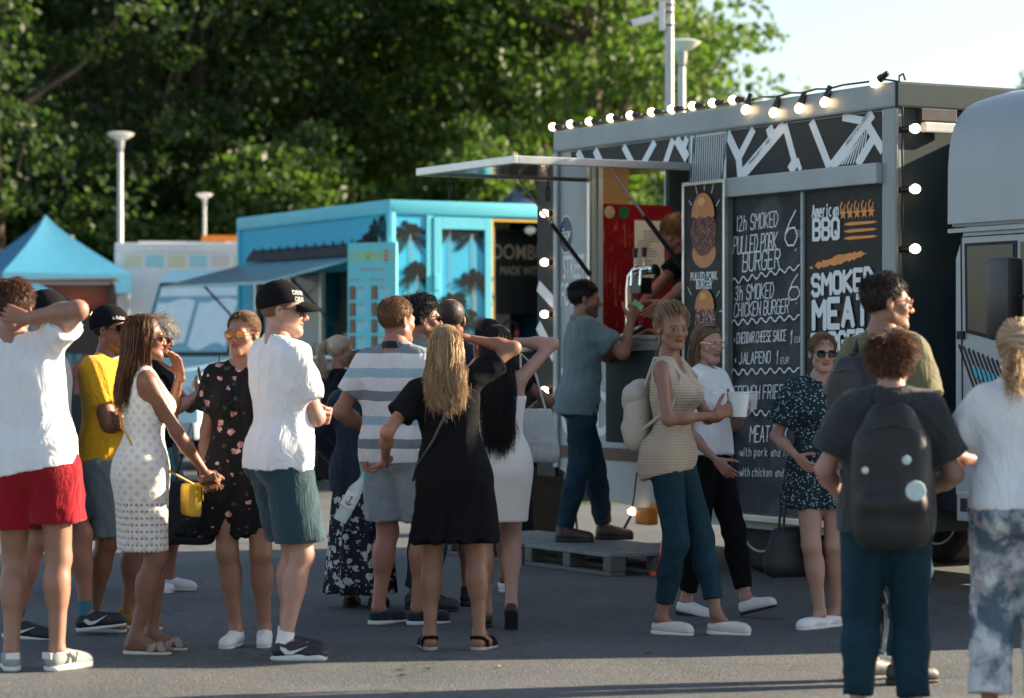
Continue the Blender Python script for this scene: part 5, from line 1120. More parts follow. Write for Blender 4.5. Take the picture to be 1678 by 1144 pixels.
def blue_trailer():
    bl = mat('trailer_blue', (.018, .40, .60), .5, var=.07, vs=2, spec=.2, dirt=.06); pal = mat('trailer_pale_blue', (.11, .52, .64), .45, spec=.3, var=.05, dirt=.06); dk = mat('print_palm_dark', (.006, .012, .012), .7, spec=.15, var=.5, vs=30); trk = mat('print_palm_trunk', (.20, .19, .17), .5, var=.3, vs=30); blk = MATS['truck_black_vinyl']; alu = MATS['aluminium']; wht = MATS['vinyl_white']; chas = MATS['chassis_black']
    o = empty('food_trailer', BO, BA, 'bright blue burger food trailer with palm print, side awning and open back door', 'trailer'); W, L, H = 2.45, 4.36, 3.10
    hy0, hy1, hz0, hz1 = 1.0, 3.85, 1.48, 2.42                       # serving hatch in the side
    for a in ((0, .05, 0, hy0, .62, H), (0, .05, hy1, L, .62, H), (0, .05, hy0, hy1, .62, hz0), (0, .05, hy0, hy1, hz1, H)): MB().box(*a).build('side_wall', bl, o)
    MB().box(W-.05, W, 0, L, .62, H).build('side_wall', bl, o); MB().box(.05, W-.05, L-.05, L, .62, H).build('front_wall', bl, o); MB().box(-.02, W+.02, -.02, L+.02, H, H+.05, bev=.025).build('roof', pal, o, True); MB().box(.05, W-.05, .05, L-.05, .66, .72).build('floor', chas, o)
    MB().box(.05, 1.22, 0, .05, .62, H).build('back_wall', bl, o); MB().box(1.90, W-.05, 0, .05, .62, H).build('back_wall', bl, o); MB().box(1.22, 1.90, 0, .05, 2.98, H).build('back_wall', bl, o)
    MB().box(-.03, .05, -.03, .05, .6, H, bev=.02).build('corner_trim', pal, o, True); MB().box(-.03, W+.02, -.03, .02, H-.10, H+.055, bev=.03).build('roof_trim', pal, o, True); MB().box(-.035, .02, .0, L+.02, H-.10, H+.056, bev=.03).build('roof_trim', pal, o, True); MB().box(-.03, .05, L-.05, L+.02, .6, H, bev=.02).build('corner_trim', pal, o, True)
    rr = random.Random(4); p = Print(-.001, .00004); q = Print(-.006, .00004); sky_ = mat('print_sky', (.03, .38, .60), .4, var=.1, vs=3)
    MB().box(.06, .41, -.004, -.0005, .75, 2.99).build('print_panel', sky_, o); p = Print(-.0045, .00003); q = Print(-.0125, .00003)
    [palm(p, x, .8, z, sc, rr, q) for x, z, sc in ((.22, 2.78, .42), (.30, 2.35, .40), (.17, 2.0, .42), (.26, 1.6, .45))]; p.build('palm_leaf_print', dk, o); q.build('palm_trunk_print', trk, o)
    MB().box(.42, .50, -.02, -.0005, .62, 3.0, bev=.006).build('door_post', pal, o)
    d = empty('back_door', (0, 0, 0), parent=o)
    for a in ((.505, .60, -.03, -.001, .68, 2.98), (1.13, 1.215, -.03, -.001, .68, 2.98), (.60, 1.13, -.03, -.001, .68, .82), (.60, 1.13, -.03, -.001, 2.85, 2.98)): MB().box(*a, bev=.006).build('door_frame', pal, d)
    MB().box(.60, 1.13, -.008, -.001, .82, 2.85).build('door_panel', sky_, d); p = Print(-.0085, .00003); q = Print(-.0165, .00003); [palm(p, x, .85, z, sc, rr, q) for x, z, sc in ((.97, 2.80, .42), (.70, 2.84, .28), (1.0, 2.28, .42), (.74, 2.05, .36), (.92, 1.8, .48), (.78, 1.5, .5))]
    p.build('palm_leaf_print', dk, d); q.build('palm_trunk_print', trk, d); MB().box(.50, .57, -.05, -.03, 2.18, 2.36, bev=.008).build('hinge', pal, d); MB().box(.50, .57, -.05, -.03, 1.0, 1.16, bev=.008).build('hinge', pal, d)
    yel = mat('yellow_edge', (.62, .36, .03), .5)
    for a in ((1.222, 1.245, -.01, .03, .70, 2.975), (1.875, 1.90, -.05, .03, .55, 2.975), (1.245, 1.875, -.01, .03, 2.95, 2.975)): MB().box(*a).build('door_edge', yel, o)
    MB().box(1.245, 1.85, .75, .78, .72, 2.98).build('inner_wall', mat('inner_wall_beige', (.30, .24, .19), .7), o); MB().box(1.40, 2.25, .70, .73, 1.95, 2.90).build('menu_wall', mat('inner_black', (.018, .02, .022), .5, var=.4, vs=3), o)
    put_text('wall_lettering', 'ZOOMBURGER', mat('letter_cream', (.62, .52, .42), .6), o, (2.10, .697, 2.64), .24, bold=.006, sx=.8); put_text('wall_lettering', 'MADE WITH LOVE', MATS['letter_cream'], o, (2.1, .697, 2.43), .14, sx=.7)
    MB().box(1.25, 1.87, .25, .68, .72, 1.52).build('sink_unit', chas, o); MB().box(1.25, 1.87, .22, .69, 1.521, 1.55).build('worktop', alu, o)
    MB().tube([(1.62, .5, 1.55), (1.62, .5, 1.80), (1.66, .46, 1.86), (1.74, .42, 1.84), (1.76, .4, 1.76)], .014, 8).build('faucet', chas, o, True); MB().lathe([(.10, 0), (.12, .1), (.125, .1), (.11, .02)], (1.42, .45, 1.552), 20).build('pan', chas, o, True); MB().box(1.66, 1.86, .3, .45, 1.552, 1.64, bev=.01).build('tray', mat('tray_pale', (.6, .6, .56), .6), o); MB().lathe([(.03, 0), (.033, .1), (.03, .12)], (1.80, .5, 1.64), 12).build('can', mat('can_red', (.4, .03, .03), .3), o, True)
    wire = MATS['white_plastic']; MB().tube([(1.83, -.06, 2.85), (1.80, -.07, 2.3), (1.83, -.08, 1.9), (1.78, -.08, 1.45), (1.79, -.08, 1.2)], .008, 6).build('hanging_cable', wire, o, True); MB().lathe([(.0001, -.05), (.06, -.02), (.07, .03), (.02, .06)], (1.76, .1, 2.86), 16).build('lamp', wire, o, True)
    MB().box(1.0, 2.4, -.14, -.04, .44, .62, bev=.01).build('bumper', chas, o)
    for k in range(4): MB().box(1.60+.12*k, 1.715+.12*k, -.150, -.142, .47, .60).build('reflector', mat('reflector_red', (.45, .02, .02), .3) if k % 2 else wht, o)
    MB().tube([(1.3, -.12, .42), (2.4, -.12, .42)], .02, 8).build('tow_rail', alu, o)
    # side: hatch with frames and glass, awning, menu board
    inn = mat('inner_cream', (.42, .40, .35), .7, var=.1)
    MB().box(1.3, 1.32, .1, L-.1, .72, 2.9).build('inner_wall', inn, o)
    for y in (hy0, 1.85, 2.75, hy1-.04): MB().box(-.01, .045, y, y+.05, hz0, hz1).build('hatch_mullion', alu, o)
    gl = glassy('shop_glass', (.75, .8, .8), .03, .28)
    for y in (1.92, 2.85): MB().box(.02, .026, y, y+.75, hz0+.02, hz1-.02).build('sliding_pane', gl, o)
    MB().box(-.28, .04, hy0-.05, hy1+.05, hz0-.05, hz0-.01, bev=.006).build('serving_shelf', alu, o); MB().box(.4, .9, 1.7, 2.4, hz0-.1, hz0+.4, bev=.01).build('fryer', chas, o); MB().box(.15, .4, 1.1, 1.6, hz0-.05, hz0+.25).build('display_case', gl, o)
    cr = [(.5, .05, .04), (.1, .35, .1), (.6, .5, .1), (.5, .08, .05), (.7, .68, .6)]
    for k in range(5): MB().lathe([(.028, 0), (.032, .09), (.014, .125), (.012, .15)], (-.15, 2.15+.09*k, hz0-.01), 12).build('sauce_bottle', mat('bottle_%d' % k, cr[k], .4), o, True)
    MB().box(-.006, -.0005, .9, L-.3, .75, 1.40).build('lower_panel', mat('panel_pink', (.50, .40, .37), .6, var=.15, vs=3, dirt=.2), o)
    aw = mat('awning_skin', (.22, .36, .42), .35, .4, var=.08); pa = [(-.03, .72, 2.58), (-.03, 3.92, 2.60), (-1.15, 3.92, 2.30), (-1.15, .72, 2.28)]
    a = MB(); a.add(pa+[(x, y, z-.03) for x, y, z in pa], [(0, 1, 2, 3), (7, 6, 5, 4), (0, 4, 5, 1), (1, 5, 6, 2), (2, 6, 7, 3), (3, 7, 4, 0)]); ao = a.build('awning', aw, o); MB().add([(-.02, .75, 2.72), (-.02, 3.9, 2.74), (-.12, 3.9, 2.60), (-.12, .75, 2.58)], [(0, 1, 2, 3)]).build('awning_flashing', chas, ao)
    for k in range(12): MB().lathe([(.012, 0), (.012, .05), (.0001, .07)], (-.05, .9+.26*k, 2.70), 6).build('bolt', chas, ao)
    for y in (1.05, 3.75): MB().tube([(-.75, y, 2.36), (-.03, y-.02, 1.62)], .014, 8).build('awning_strut', chas, o)
    # palms on the side, faded pattern
    p = Print(0, .00003); q = Print(-.008, .00003); palm(p, 0, 0, 1.0, .42, rr, q); M4 = Matrix.Rotation(rad(-90), 4, 'Z')
    for (yy, zz, sc) in ((.30, 2.22, 1.0), (.55, 2.35, .8), (.75, 2.4, .6)):
        P_, Q_ = Print(-.0015, .00003), Print(-.010, .00003); palm(P_, 0, -.45*sc, .55*sc if sc > .9 else .42*sc, .62*sc, rr, Q_); palm(P_, .06, -.45*sc, .2*sc, .55*sc, rr, Q_); palm(P_, -.05, -.45*sc, -.05*sc, .55*sc, rr, Q_); a = P_.build('palm_leaf_print', dk, o); b = Q_.build('palm_trunk_print', trk, o)
        for z in (a, b): z.location = (0, yy, zz); z.rotation_euler = (0, 0, rad(-90))
    mp = mat('menu_turquoise', (.13, .58, .66), .5, var=.05); ms = empty('menu_sign', Vector((-1.50, 28.72, 1.0)), BA+rad(-58), 'tall turquoise burger menu board with rows of pictures at the trailer corner', 'sign')
    MB().box(-.31, .31, 0, .03, 0, 1.68, bev=.004).build('board', mp, ms); lime = mat('letter_lime', (.42, .55, .04), .5); cor = mat('letter_coral', (.62, .10, .08), .5)
    put_text('menu_title', 'ZOOMBURG R', lime, ms, (0, -.002, 1.53), .155, bold=.012, sx=.56)
    for k in range(3): MB().box(.165, .205, -.006, -.002, 1.475+.046*k, 1.505+.046*k).build('menu_mark', cor, ms)
    put_text('menu_title', 'MADE WITH LOVE', cor, ms, (0, -.002, 1.39), .045, sx=.8)
    pic = mat('menu_picture', (.35, .16, .05), .5, var=.8, vs=40); ink = mat('menu_small_print', (.55, .75, .78), .6)
    for cx, n_ in ((-.28, 7), (.0, 6)):
        put_text('menu_heading', 'BURGERS' if cx < -.1 else 'FRIES & MORE', cor, ms, (cx+.07, -.002, 1.28), .032)
        for k in range(n_):
            z = 1.13-.178*k; f_ = MB().box(cx, cx+.07, -.005, -.001, z-.06, z+.085).build('menu_picture', chas, ms); P_ = Print(-.0055); rr2 = random.Random(k)
            for j in range(5): P_.poly([(cx+.035+.024*math.cos(a*.785), z-.045+.027*j+.014*math.sin(a*.785)) for a in range(8)])
            P_.build('picture_print', pic, f_); P2 = Print(-.002); P2.line([(cx+.10, z+.07), (cx+.17, z+.07)], .012)
            P2.build('menu_dish_name', cor, ms); P3 = Print(-.002)
            for j in range(4): P3.line([(cx+.10, z+.035-.022*j), (cx+.10+rr2.uniform(.07, .14), z+.035-.022*j)], .006)
            P3.build('menu_dish_text', ink, ms)
    MB().box(.0, .02, .03, .05, .0, 1.0).build('leg', chas, ms); 
    for x in (-.25, .22): MB().box(x, x+.03, .0, .03, -1.0, 0).build('leg', chas, ms)
    for (x, y) in ((.25, 1.9), (W-.25, 1.9), (.25, 2.65), (W-.25, 2.65)): wheel(o, (x, y, .34), .34, .2, rad(-90))
    MB().box(.3, W-.3, .1, L, .5, .62).build('chassis', chas, o)
    for y in (1.0, 2.2, 3.3): MB().box(.3, .7, y, y+.3, H+.05, H+.10).build('roof_vent', chas if y == 2.2 else pal, o)
# ---------------------------------------------------------------- pale blue van and white box truck behind
def van():
    pb = mat('van_pale_blue', (.50, .78, .82), .35, var=.05, coat=.3, dirt=.06); gl = glassy('van_glass', (.20, .42, .48), .06); chas = MATS['chassis_black']; alu = MATS['aluminium']
    c = Vector((-3.93, 33.7, 0)); rz = rad(-52)                       # local +x along the body to the rear is turned below
    o = empty('van', c, rad(54), 'pale blue van with curtained windscreen and round badge on its grille', 'van'); W = 1.62; o.scale = (1.04, 1.04, 1.05)
    # local: x = rearwards along the near side, y = across to the far side
    prof = [(0, .42), (-.02, .75), (.02, 1.12), (.10, 1.22), (.62, 1.36), (1.02, 2.38), (1.15, 2.48), (4.2, 2.52), (4.2, .42), (1.45, .42), (1.38, .70), (1.2, .84), (.85, .84), (.66, .70), (.60, .42)]
    b = MB(); b.prism(prof, 0, W); bo = b.build('van_body', pb, o)
    ws = [(.60, 1.40), (.97, 2.32)]; d = Vector((ws[1][0]-ws[0][0], 0, ws[1][1]-ws[0][1])).normalized(); n = Vector((-d.z, 0, d.x))
    def wsq(y0, y1, e, u0=0, u1=1):
        q = []
        for y, u in ((y0, u0), (y1, u0), (y1, u1), (y0, u1)): q.append(Vector((ws[0][0]+(ws[1][0]-ws[0][0])*u, y, ws[0][1]+(ws[1][1]-ws[0][1])*u))+n*e)
        return q
    MB().add(wsq(.06, W-.06, .006), [(0, 1, 2, 3)]).build('windscreen_seal', chas, o); MB().add(wsq(.10, W-.10, .012, .05, .95), [(0, 1, 2, 3)]).build('windscreen', gl, o)
    cm = mat('van_curtain', (.72, .84, .86), .7); cu = MB(); m = 40
    for i in range(m):
        y0, y1 = .14+(W-.28)*i/m, .14+(W-.28)*(i+1)/m; e0, e1 = .016+.004*math.sin(i*.9), .016+.004*math.sin((i+1)*.9)
        if .45 < i/m < .52: continue
        q0 = wsq(y0, y1, .018, .12+.05*math.sin(i*.35), .74+.03*math.sin(i*.3)); cu.add(q0, [(0, 1, 2, 3)])
    cu.build('windscreen_curtain', cm, o); MB().add(wsq(.14, W-.14, .018, .80, .92), [(0, 1, 2, 3)]).build('sun_visor', cm, o)
    MB().prism([(.98, 1.32), (.72, 1.36), (1.06, 2.24), (1.62, 2.24), (1.62, 1.32)], -.006, -.001).build('window_seal', chas, o); MB().prism([(.80, 1.38), (1.10, 2.20), (1.58, 2.20), (1.58, 1.38)], -.012, -.0065).build('door_window', gl, o)
    MB().tube([(.66, -.002, .9), (.68, -.002, 1.3), (1.05, -.002, 2.3), (1.68, -.002, 2.3), (1.68, -.002, .6)], .006, 5).build('door_seam', chas, o); MB().box(1.5, 1.64, -.025, -.002, 1.12, 1.17, bev=.008).build('door_handle', chas, o)
    MB().box(-.035, -.02, .42, W-.42, .66, 1.05, bev=.01).build('grille', chas, o)
    for k in range(6): MB().box(-.045, -.036, .45, W-.45, .70+.055*k, .715+.055*k).build('grille_slat', alu, o)
    M = Matrix.Rotation(rad(90), 4, 'Y'); st = MB(); R = .12; cc = Vector((-.05, W*.5, .88))
    st.tube([cc+Vector((0, R*math.cos(a*.2618), R*math.sin(a*.2618))) for a in range(24)], .011, 6, closed=True)
    for k in range(3): a = rad(90+120*k); st.tube([cc, cc+Vector((0, R*math.cos(a), R*math.sin(a)))], [.016, .006], 6)
    st.build('grille_badge', mat('chrome'if 'chrome' in MATS else 'chrome', (.75, .75, .74), .1, 1), o, True)
    for y in (.22, W-.22): MB().lathe([(.0001, .03), (.10, .02), (.13, 0), (.14, -.02)], (-.02, y, .90), 20, Matrix.Rotation(rad(-90), 4, 'Y')).build('headlight', mat('headlight_lens', (.55, .6, .6), .15, coat=.5), o, True)
    for y in (.02, W-.10): MB().box(-.02, .06, y-.03, y+.08, 1.02, 1.10, bev=.01).build('indicator', MATS['amber_lamp'], o)
    MB().box(-.10, .04, -.02, W+.02, .40, .60, bev=.03).build('bumper', mat('bumper_grey', (.30, .36, .38), .5), o, True); pl = MB().box(-.115, -.101, W*.5-.26, W*.5+.26, .44, .55).build('number_plate', MATS['vinyl_white'], o)
    me = textmesh('RKS 55', .11, bold=.01, sx=.8); mobj('plate_lettering', me, chas, pl, (-.118, W*.5, .495), (rad(90), 0, rad(-90)))
    MB().tube([(.70, -.0, 1.55), (.55, -.12, 1.58), (.52, -.16, 1.58)], .016, 6).build('mirror_arm', chas, o); mi = MB().box(.44, .52, -.30, -.10, 1.38, 1.78, bev=.03).build('mirror', chas, o, True); MB().box(.434, .439, -.285, -.115, 1.41, 1.75, bev=.0).build('mirror_glass', mat('mirror_face', (.5, .55, .56), .08, .9), mi)
    for y in (.12, W-.12):
        wheel(o, (1.02, y, .37), .37, .2, rimc=(.33, .35, .35)); wheel(o, (3.5, y, .37), .37, .2, rimc=(.33, .35, .35))
    MB().tube([(.1, .5, 1.30), (.60, .9, 1.45)], .006, 5).build('wiper', chas, o)
    # white box truck further back
    wb = mat('box_white', (.80, .79, .78), .5, var=.05, dirt=.12); P = pt(190, 586, 40); t = empty('box_truck', (P.x, 40, 0), rad(4), 'white box truck with pastel squares along its top edge behind the pale van', 'truck')
    MB().box(0, 2.3, 0, 4.5, .6, 3.12, bev=.03).build('cargo_box', wb, t); MB().box(-.02, 2.32, -.02, .03, 3.02, 3.16, bev=.02).build('roof_trim', wb, t); MB().box(-.02, .04, -.025, .04, .6, 3.02, bev=.01).build('corner_trim', wb, t)
    cs = [(.62, .60, .42), (.33, .62, .66), (.62, .60, .42), (.33, .62, .66), (.62, .55, .5)]
    for k in range(6): MB().box(.12+.26*k*1.25, .12+.26*k*1.25+.26, -.006, -.001, 2.80, 2.98).build('pastel_square', mat('pastel_%d' % (k % 5), cs[k % 5], .5, var=.04), t)
    MB().box(.3, 1.6, .4, 1.6, 3.125, 3.2, bev=.01).build('roof_box', wb, t); MB().box(1.25, 2.15, .3, .8, 3.2, 3.29, bev=.02).build('amber_beacon', MATS['amber_lamp'], t)
    for x in (.2, 2.1):
        for y in (.9, 3.5): wheel(t, (x, y, .4), .4, .24, rad(-90))
# ---------------------------------------------------------------- fabrics
def patmat(name, fn, rough=.9, bump=.3, bs=260):
    if name in MATS: return MATS[name]
    m, t, b = nodes(name); MATS[name] = m; co = objco(t); c = fn(t, co); c = mixc(t, math_(t, 'MULTIPLY', noise(t, 9, 4, co), .3), c, mixc(t, 1.0, c, (.7, .7, .7, 1), 'MULTIPLY'))
    t.links.new(c, b.inputs['Base Color']); b.inputs['Roughness'].default_value = rough; b.inputs['Specular IOR Level'].default_value = .2
    if bump: folds(t, b, co, .5, bs)
    return m
def sepz(t, co, ax=2): return nd(t, 'ShaderNodeSeparateXYZ', {0: co}).outputs[ax]
def f_stripes(t, co):
    z = math_(t, 'ADD', sepz(t, co), math_(t, 'MULTIPLY', noise(t, 5, 2, co), .025)); fr = math_(t, 'FRACT', math_(t, 'MULTIPLY', z, 3.9))
    W, B, G = (.68, .70, .70, 1), (.32, .48, .56, 1), (.20, .235, .26, 1)
    return ramp(t, fr, ((0, W), (.28, B), (.48, W), (.79, G)), 'CONSTANT')
def vor(t, co, sc, out='Distance', rnd=1.0):
    v = nd(t, 'ShaderNodeTexVoronoi', {'Scale': sc, 'Randomness': rnd}); t.links.new(co, v.inputs['Vector']); return v
def wob(t, co, sc, amt):
    n = nd(t, 'ShaderNodeTexNoise', {'Scale': sc, 'Detail': 3, 'Vector': co}).outputs['Color']; s = nd(t, 'ShaderNodeVectorMath', {0: n}, operation='SCALE'); s.inputs[3].default_value = amt
    return nd(t, 'ShaderNodeVectorMath', {0: co, 1: s.outputs[0]}, operation='ADD').outputs[0]
def f_floral(t, co):
    a = vor(t, wob(t, co, 45, .03), 15); d = math_(t, 'LESS_THAN', a.outputs['Distance'], .25); g = vor(t, wob(t, co, 50, .03), 18); gd_ = math_(t, 'LESS_THAN', g.outputs['Distance'], .2)
    c = mixc(t, math_(t, 'MULTIPLY', gd_, .9), (.012, .013, .016, 1), (.05, .085, .07, 1)); pet = mixc(t, ramp(t, noise(t, 60, 2, co), ((.4, (0, 0, 0)), (.6, (1, 1, 1)))), (.42, .16, .20, 1), (.72, .50, .48, 1)); return mixc(t, d, c, pet)
def f_bigfloral(t, co):
    a = vor(t, wob(t, co, 20, .08), 16); d = math_(t, 'LESS_THAN', a.outputs['Distance'], .36); b = vor(t, wob(t, co, 40, .04), 34); e = math_(t, 'LESS_THAN', b.outputs['Distance'], .26)
    c = mixc(t, e, (.016, .022, .035, 1), (.33, .33, .30, 1)); return mixc(t, d, c, mixc(t, noise(t, 50, 2, co), (.22, .25, .24, 1), (.70, .68, .62, 1)))
def f_speck(t, co):
    a = vor(t, wob(t, co, 60, .02), 62); return mixc(t, math_(t, 'LESS_THAN', a.outputs['Distance'], .30), (.016, .030, .038, 1), (.30, .40, .42, 1))
def f_tie(t, co):
    n = noise(t, 6, 5, wob(t, co, 7, .12)); q = noise(t, 16, 3, co); c = mixc(t, ramp(t, n, ((.42, (0, 0, 0)), (.56, (1, 1, 1)))), (.66, .68, .70, 1), (.10, .15, .20, 1)); return mixc(t, ramp(t, q, ((.58, (0, 0, 0)), (.66, (1, 1, 1)))), c, (.50, .40, .42, 1))
def f_knit(t, co): return mixc(t, noise(t, 120, 2, co), (.02, .035, .03, 1), (.13, .17, .15, 1))
def crochet():
    m, t, b = nodes('white_crochet'); co = objco(t); s = nd(t, 'ShaderNodeSeparateXYZ', {0: co}); ang = math_(t, 'ARCTAN2', s.outputs[1], s.outputs[0])
    u = math_(t, 'MULTIPLY', ang, 9); v = math_(t, 'MULTIPLY', s.outputs[2], 52)
    d1 = math_(t, 'SINE', math_(t, 'ADD', u, v)); d2 = math_(t, 'SINE', math_(t, 'SUBTRACT', u, v)); h = math_(t, 'MAXIMUM', math_(t, 'ABSOLUTE', d1), math_(t, 'ABSOLUTE', d2))
    low = math_(t, 'LESS_THAN', s.outputs[2], .76); hole = math_(t, 'GREATER_THAN', math_(t, 'SINE', math_(t, 'MULTIPLY', s.outputs[2], 190)), .55); hole2 = math_(t, 'GREATER_THAN', math_(t, 'SINE', math_(t, 'MULTIPLY', ang, 46)), .1)
    ho = math_(t, 'MULTIPLY', math_(t, 'MULTIPLY', hole, hole2), low); c = mixc(t, ho, mixc(t, h, (.52, .52, .49, 1), (.76, .75, .70, 1)), (.34, .22, .16, 1))
    t.links.new(c, b.inputs['Base Color']); b.inputs['Roughness'].default_value = .95; bumpn(t, b, math_(t, 'ADD', h, math_(t, 'MULTIPLY', noise(t, 220, 2, co), .6)), .8, .006); MATS['white_crochet'] = m; return m
def knitwear(name, col):
    m, t, b = nodes(name); co = objco(t); z = sepz(t, co); s = nd(t, 'ShaderNodeSeparateXYZ', {0: co}); ang = math_(t, 'ARCTAN2', s.outputs[1], s.outputs[0])
    k = math_(t, 'MULTIPLY', math_(t, 'SINE', math_(t, 'MULTIPLY', ang, 60)), math_(t, 'SINE', math_(t, 'ADD', math_(t, 'MULTIPLY', z, 420), math_(t, 'MULTIPLY', math_(t, 'SINE', math_(t, 'MULTIPLY', ang, 60)), 2))))
    c = mixc(t, math_(t, 'ADD', math_(t, 'MULTIPLY', k, .3), .5), c4(col, .62), c4(col, 1.1)); t.links.new(c, b.inputs['Base Color']); b.inputs['Roughness'].default_value = .95; bumpn(t, b, k, .6, .004); MATS[name] = m; return m
def denim(name, col):
    return patmat(name, lambda t, co: mixc(t, ramp(t, noise(t, 3.5, 6, co), ((.35, (0, 0, 0)), (.7, (1, 1, 1)))), c4(col, .75), c4(col, 1.35)), .85, .5, 320)
# extra garments
def dress(s, m, rows, neck, sleeve=0, ease=.010, name='dress', amp=.004, waves=0, wamp=0.0, ragged=0.0, wind=(0, 0)):
    """one-piece dress: torso plus wide soft slices (z, half width, radius, y) down to the hem, with fold waves towards the hem"""
    k = s.k; f = Field(); s.torso(f, ease*k)
    rows = np.array(rows, float); zs = rows[:, 0]; zz = np.linspace(zs[0], zs[-1]-.02, max(3, int((zs[0]-zs[-1])/.05)))
    for z in zz:
        hx, r, y = [np.interp(-z, -zs, rows[:, q]) for q in (1, 2, 3)]; f.cap(s.P(-hx, y, z), s.P(hx, y, z), r*k, k=.05*k)
    f.plane(s.P(0, 0, zs[-1]), (0, 0, -1))
    if neck == 'tank':
        f.ell(s.C(0, -.07, 1.50), np.array((.085, .1, .15))*k, s.Rc, .008*k, op='s'); f.ell(s.C(0, .10, 1.5), np.array((.08, .11, .19))*k, s.Rc, .008*k, op='s')
        for sg in (1, -1): f.ell(s.C(.19*sg, 0, 1.42), np.array((.075, .2, .14))*k, s.Rc, .008*k, op='s')
    elif neck == 'strap':
        f.plane(s.C(0, 0, 1.33), s.Rc@np.array((0, 0, 1)))
        for sg in (1, -1): f.cap(s.C(.085*sg, -.085, 1.32), s.C(.09*sg, .0, 1.46), .012*k, k=.01); f.cap(s.C(.09*sg, 0, 1.46), s.C(.08*sg, .085, 1.30), .012*k, k=.01)
    elif neck == 'vee': f.ell(s.C(0, -.02, 1.50), np.array((.085, .085, .055))*k, s.Rc, .008*k, op='s'); f.cap(s.C(0, -.13, 1.45), s.C(0, -.18, 1.24), .085*k, .01*k, k=.006, op='s')
    else: f.ell(s.C(0, -.012, 1.505), np.array((.085, .09, .055))*k, s.Rc, .01*k, op='s')
    if sleeve:
        for i in (0, 1): s.arm(f, i, ease*k*1.8, sleeve)
    V, Q = f.mesh(s.res*.85)
    if waves:
        V = wrinkle(V, Q, s.seed+5, amp); zt, zb = 1.0*k, zs[-1]*k; t = np.clip((zt-V[:, 2])/(zt-zb), 0, 1.15); a = np.arctan2(V[:, 1], V[:, 0]); ph = s.rng.uniform(0, 6, 4)
        wv = wamp*t*(np.sin(waves*a+ph[0]+.8*np.sin(2*a+ph[1]))+.5*np.sin(waves*1.7*a+ph[2]+t)); V[:, 0] += np.cos(a)*wv+wind[0]*t**2; V[:, 1] += np.sin(a)*wv+wind[1]*t**2
        V[:, 2] += ragged*np.clip((t-.8)*5, 0, 1)*(np.sin(11*a+ph[3])+.6*np.sin(23*a)); amp = 0
    return s.cl(name, V, Q, m, amp)
Person.dress = dress
def world(s, v): c, q = math.cos(s.yaw), math.sin(s.yaw); l = s.root.location; return Vector((l.x+c*v[0]-q*v[1], l.y+q*v[0]+c*v[1], l.z+v[2]))
Person.world = world
def swoosh(m):
    def f(u, i):
        b = MB(); pts = [(-.01, .002), (.012, -.022), (.045, -.022), (.12, .018), (.055, -.004), (.028, -.005), (.006, .012)]
        for sg in (1, -1): MB().add([(sg*(.0455-.03*max(0, p[0]-.06)), .005-p[0], .055+p[1]) for p in pts], [tuple(range(7))]).build('swoosh_mark', m, u)
    return f
def nmark(m, m2):
    def f(u, i):
        for sg in (1, -1):
            p = Print(0); p.text('N', -.022, 0, .042, .044, .26, 0, .25); o = p.build('letter_mark', m, u); o.location = (sg*.0465, -.045, .036); o.rotation_euler = (0, 0, rad(90*sg))
        MB().box(-.03, .03, .055, .062, .055, .085, bev=.004).build('heel_tab', m2, u)
    return f
def laces(m):
    def f(u, i):
        for k in range(4): MB().tube([(-.024, -.055-.022*k, .079-.008*k), (0, -.058-.022*k, .090-.008*k), (.024, -.052-.022*k, .079-.008*k)], .0032, 5).build('lace', m, u, True)
    return f
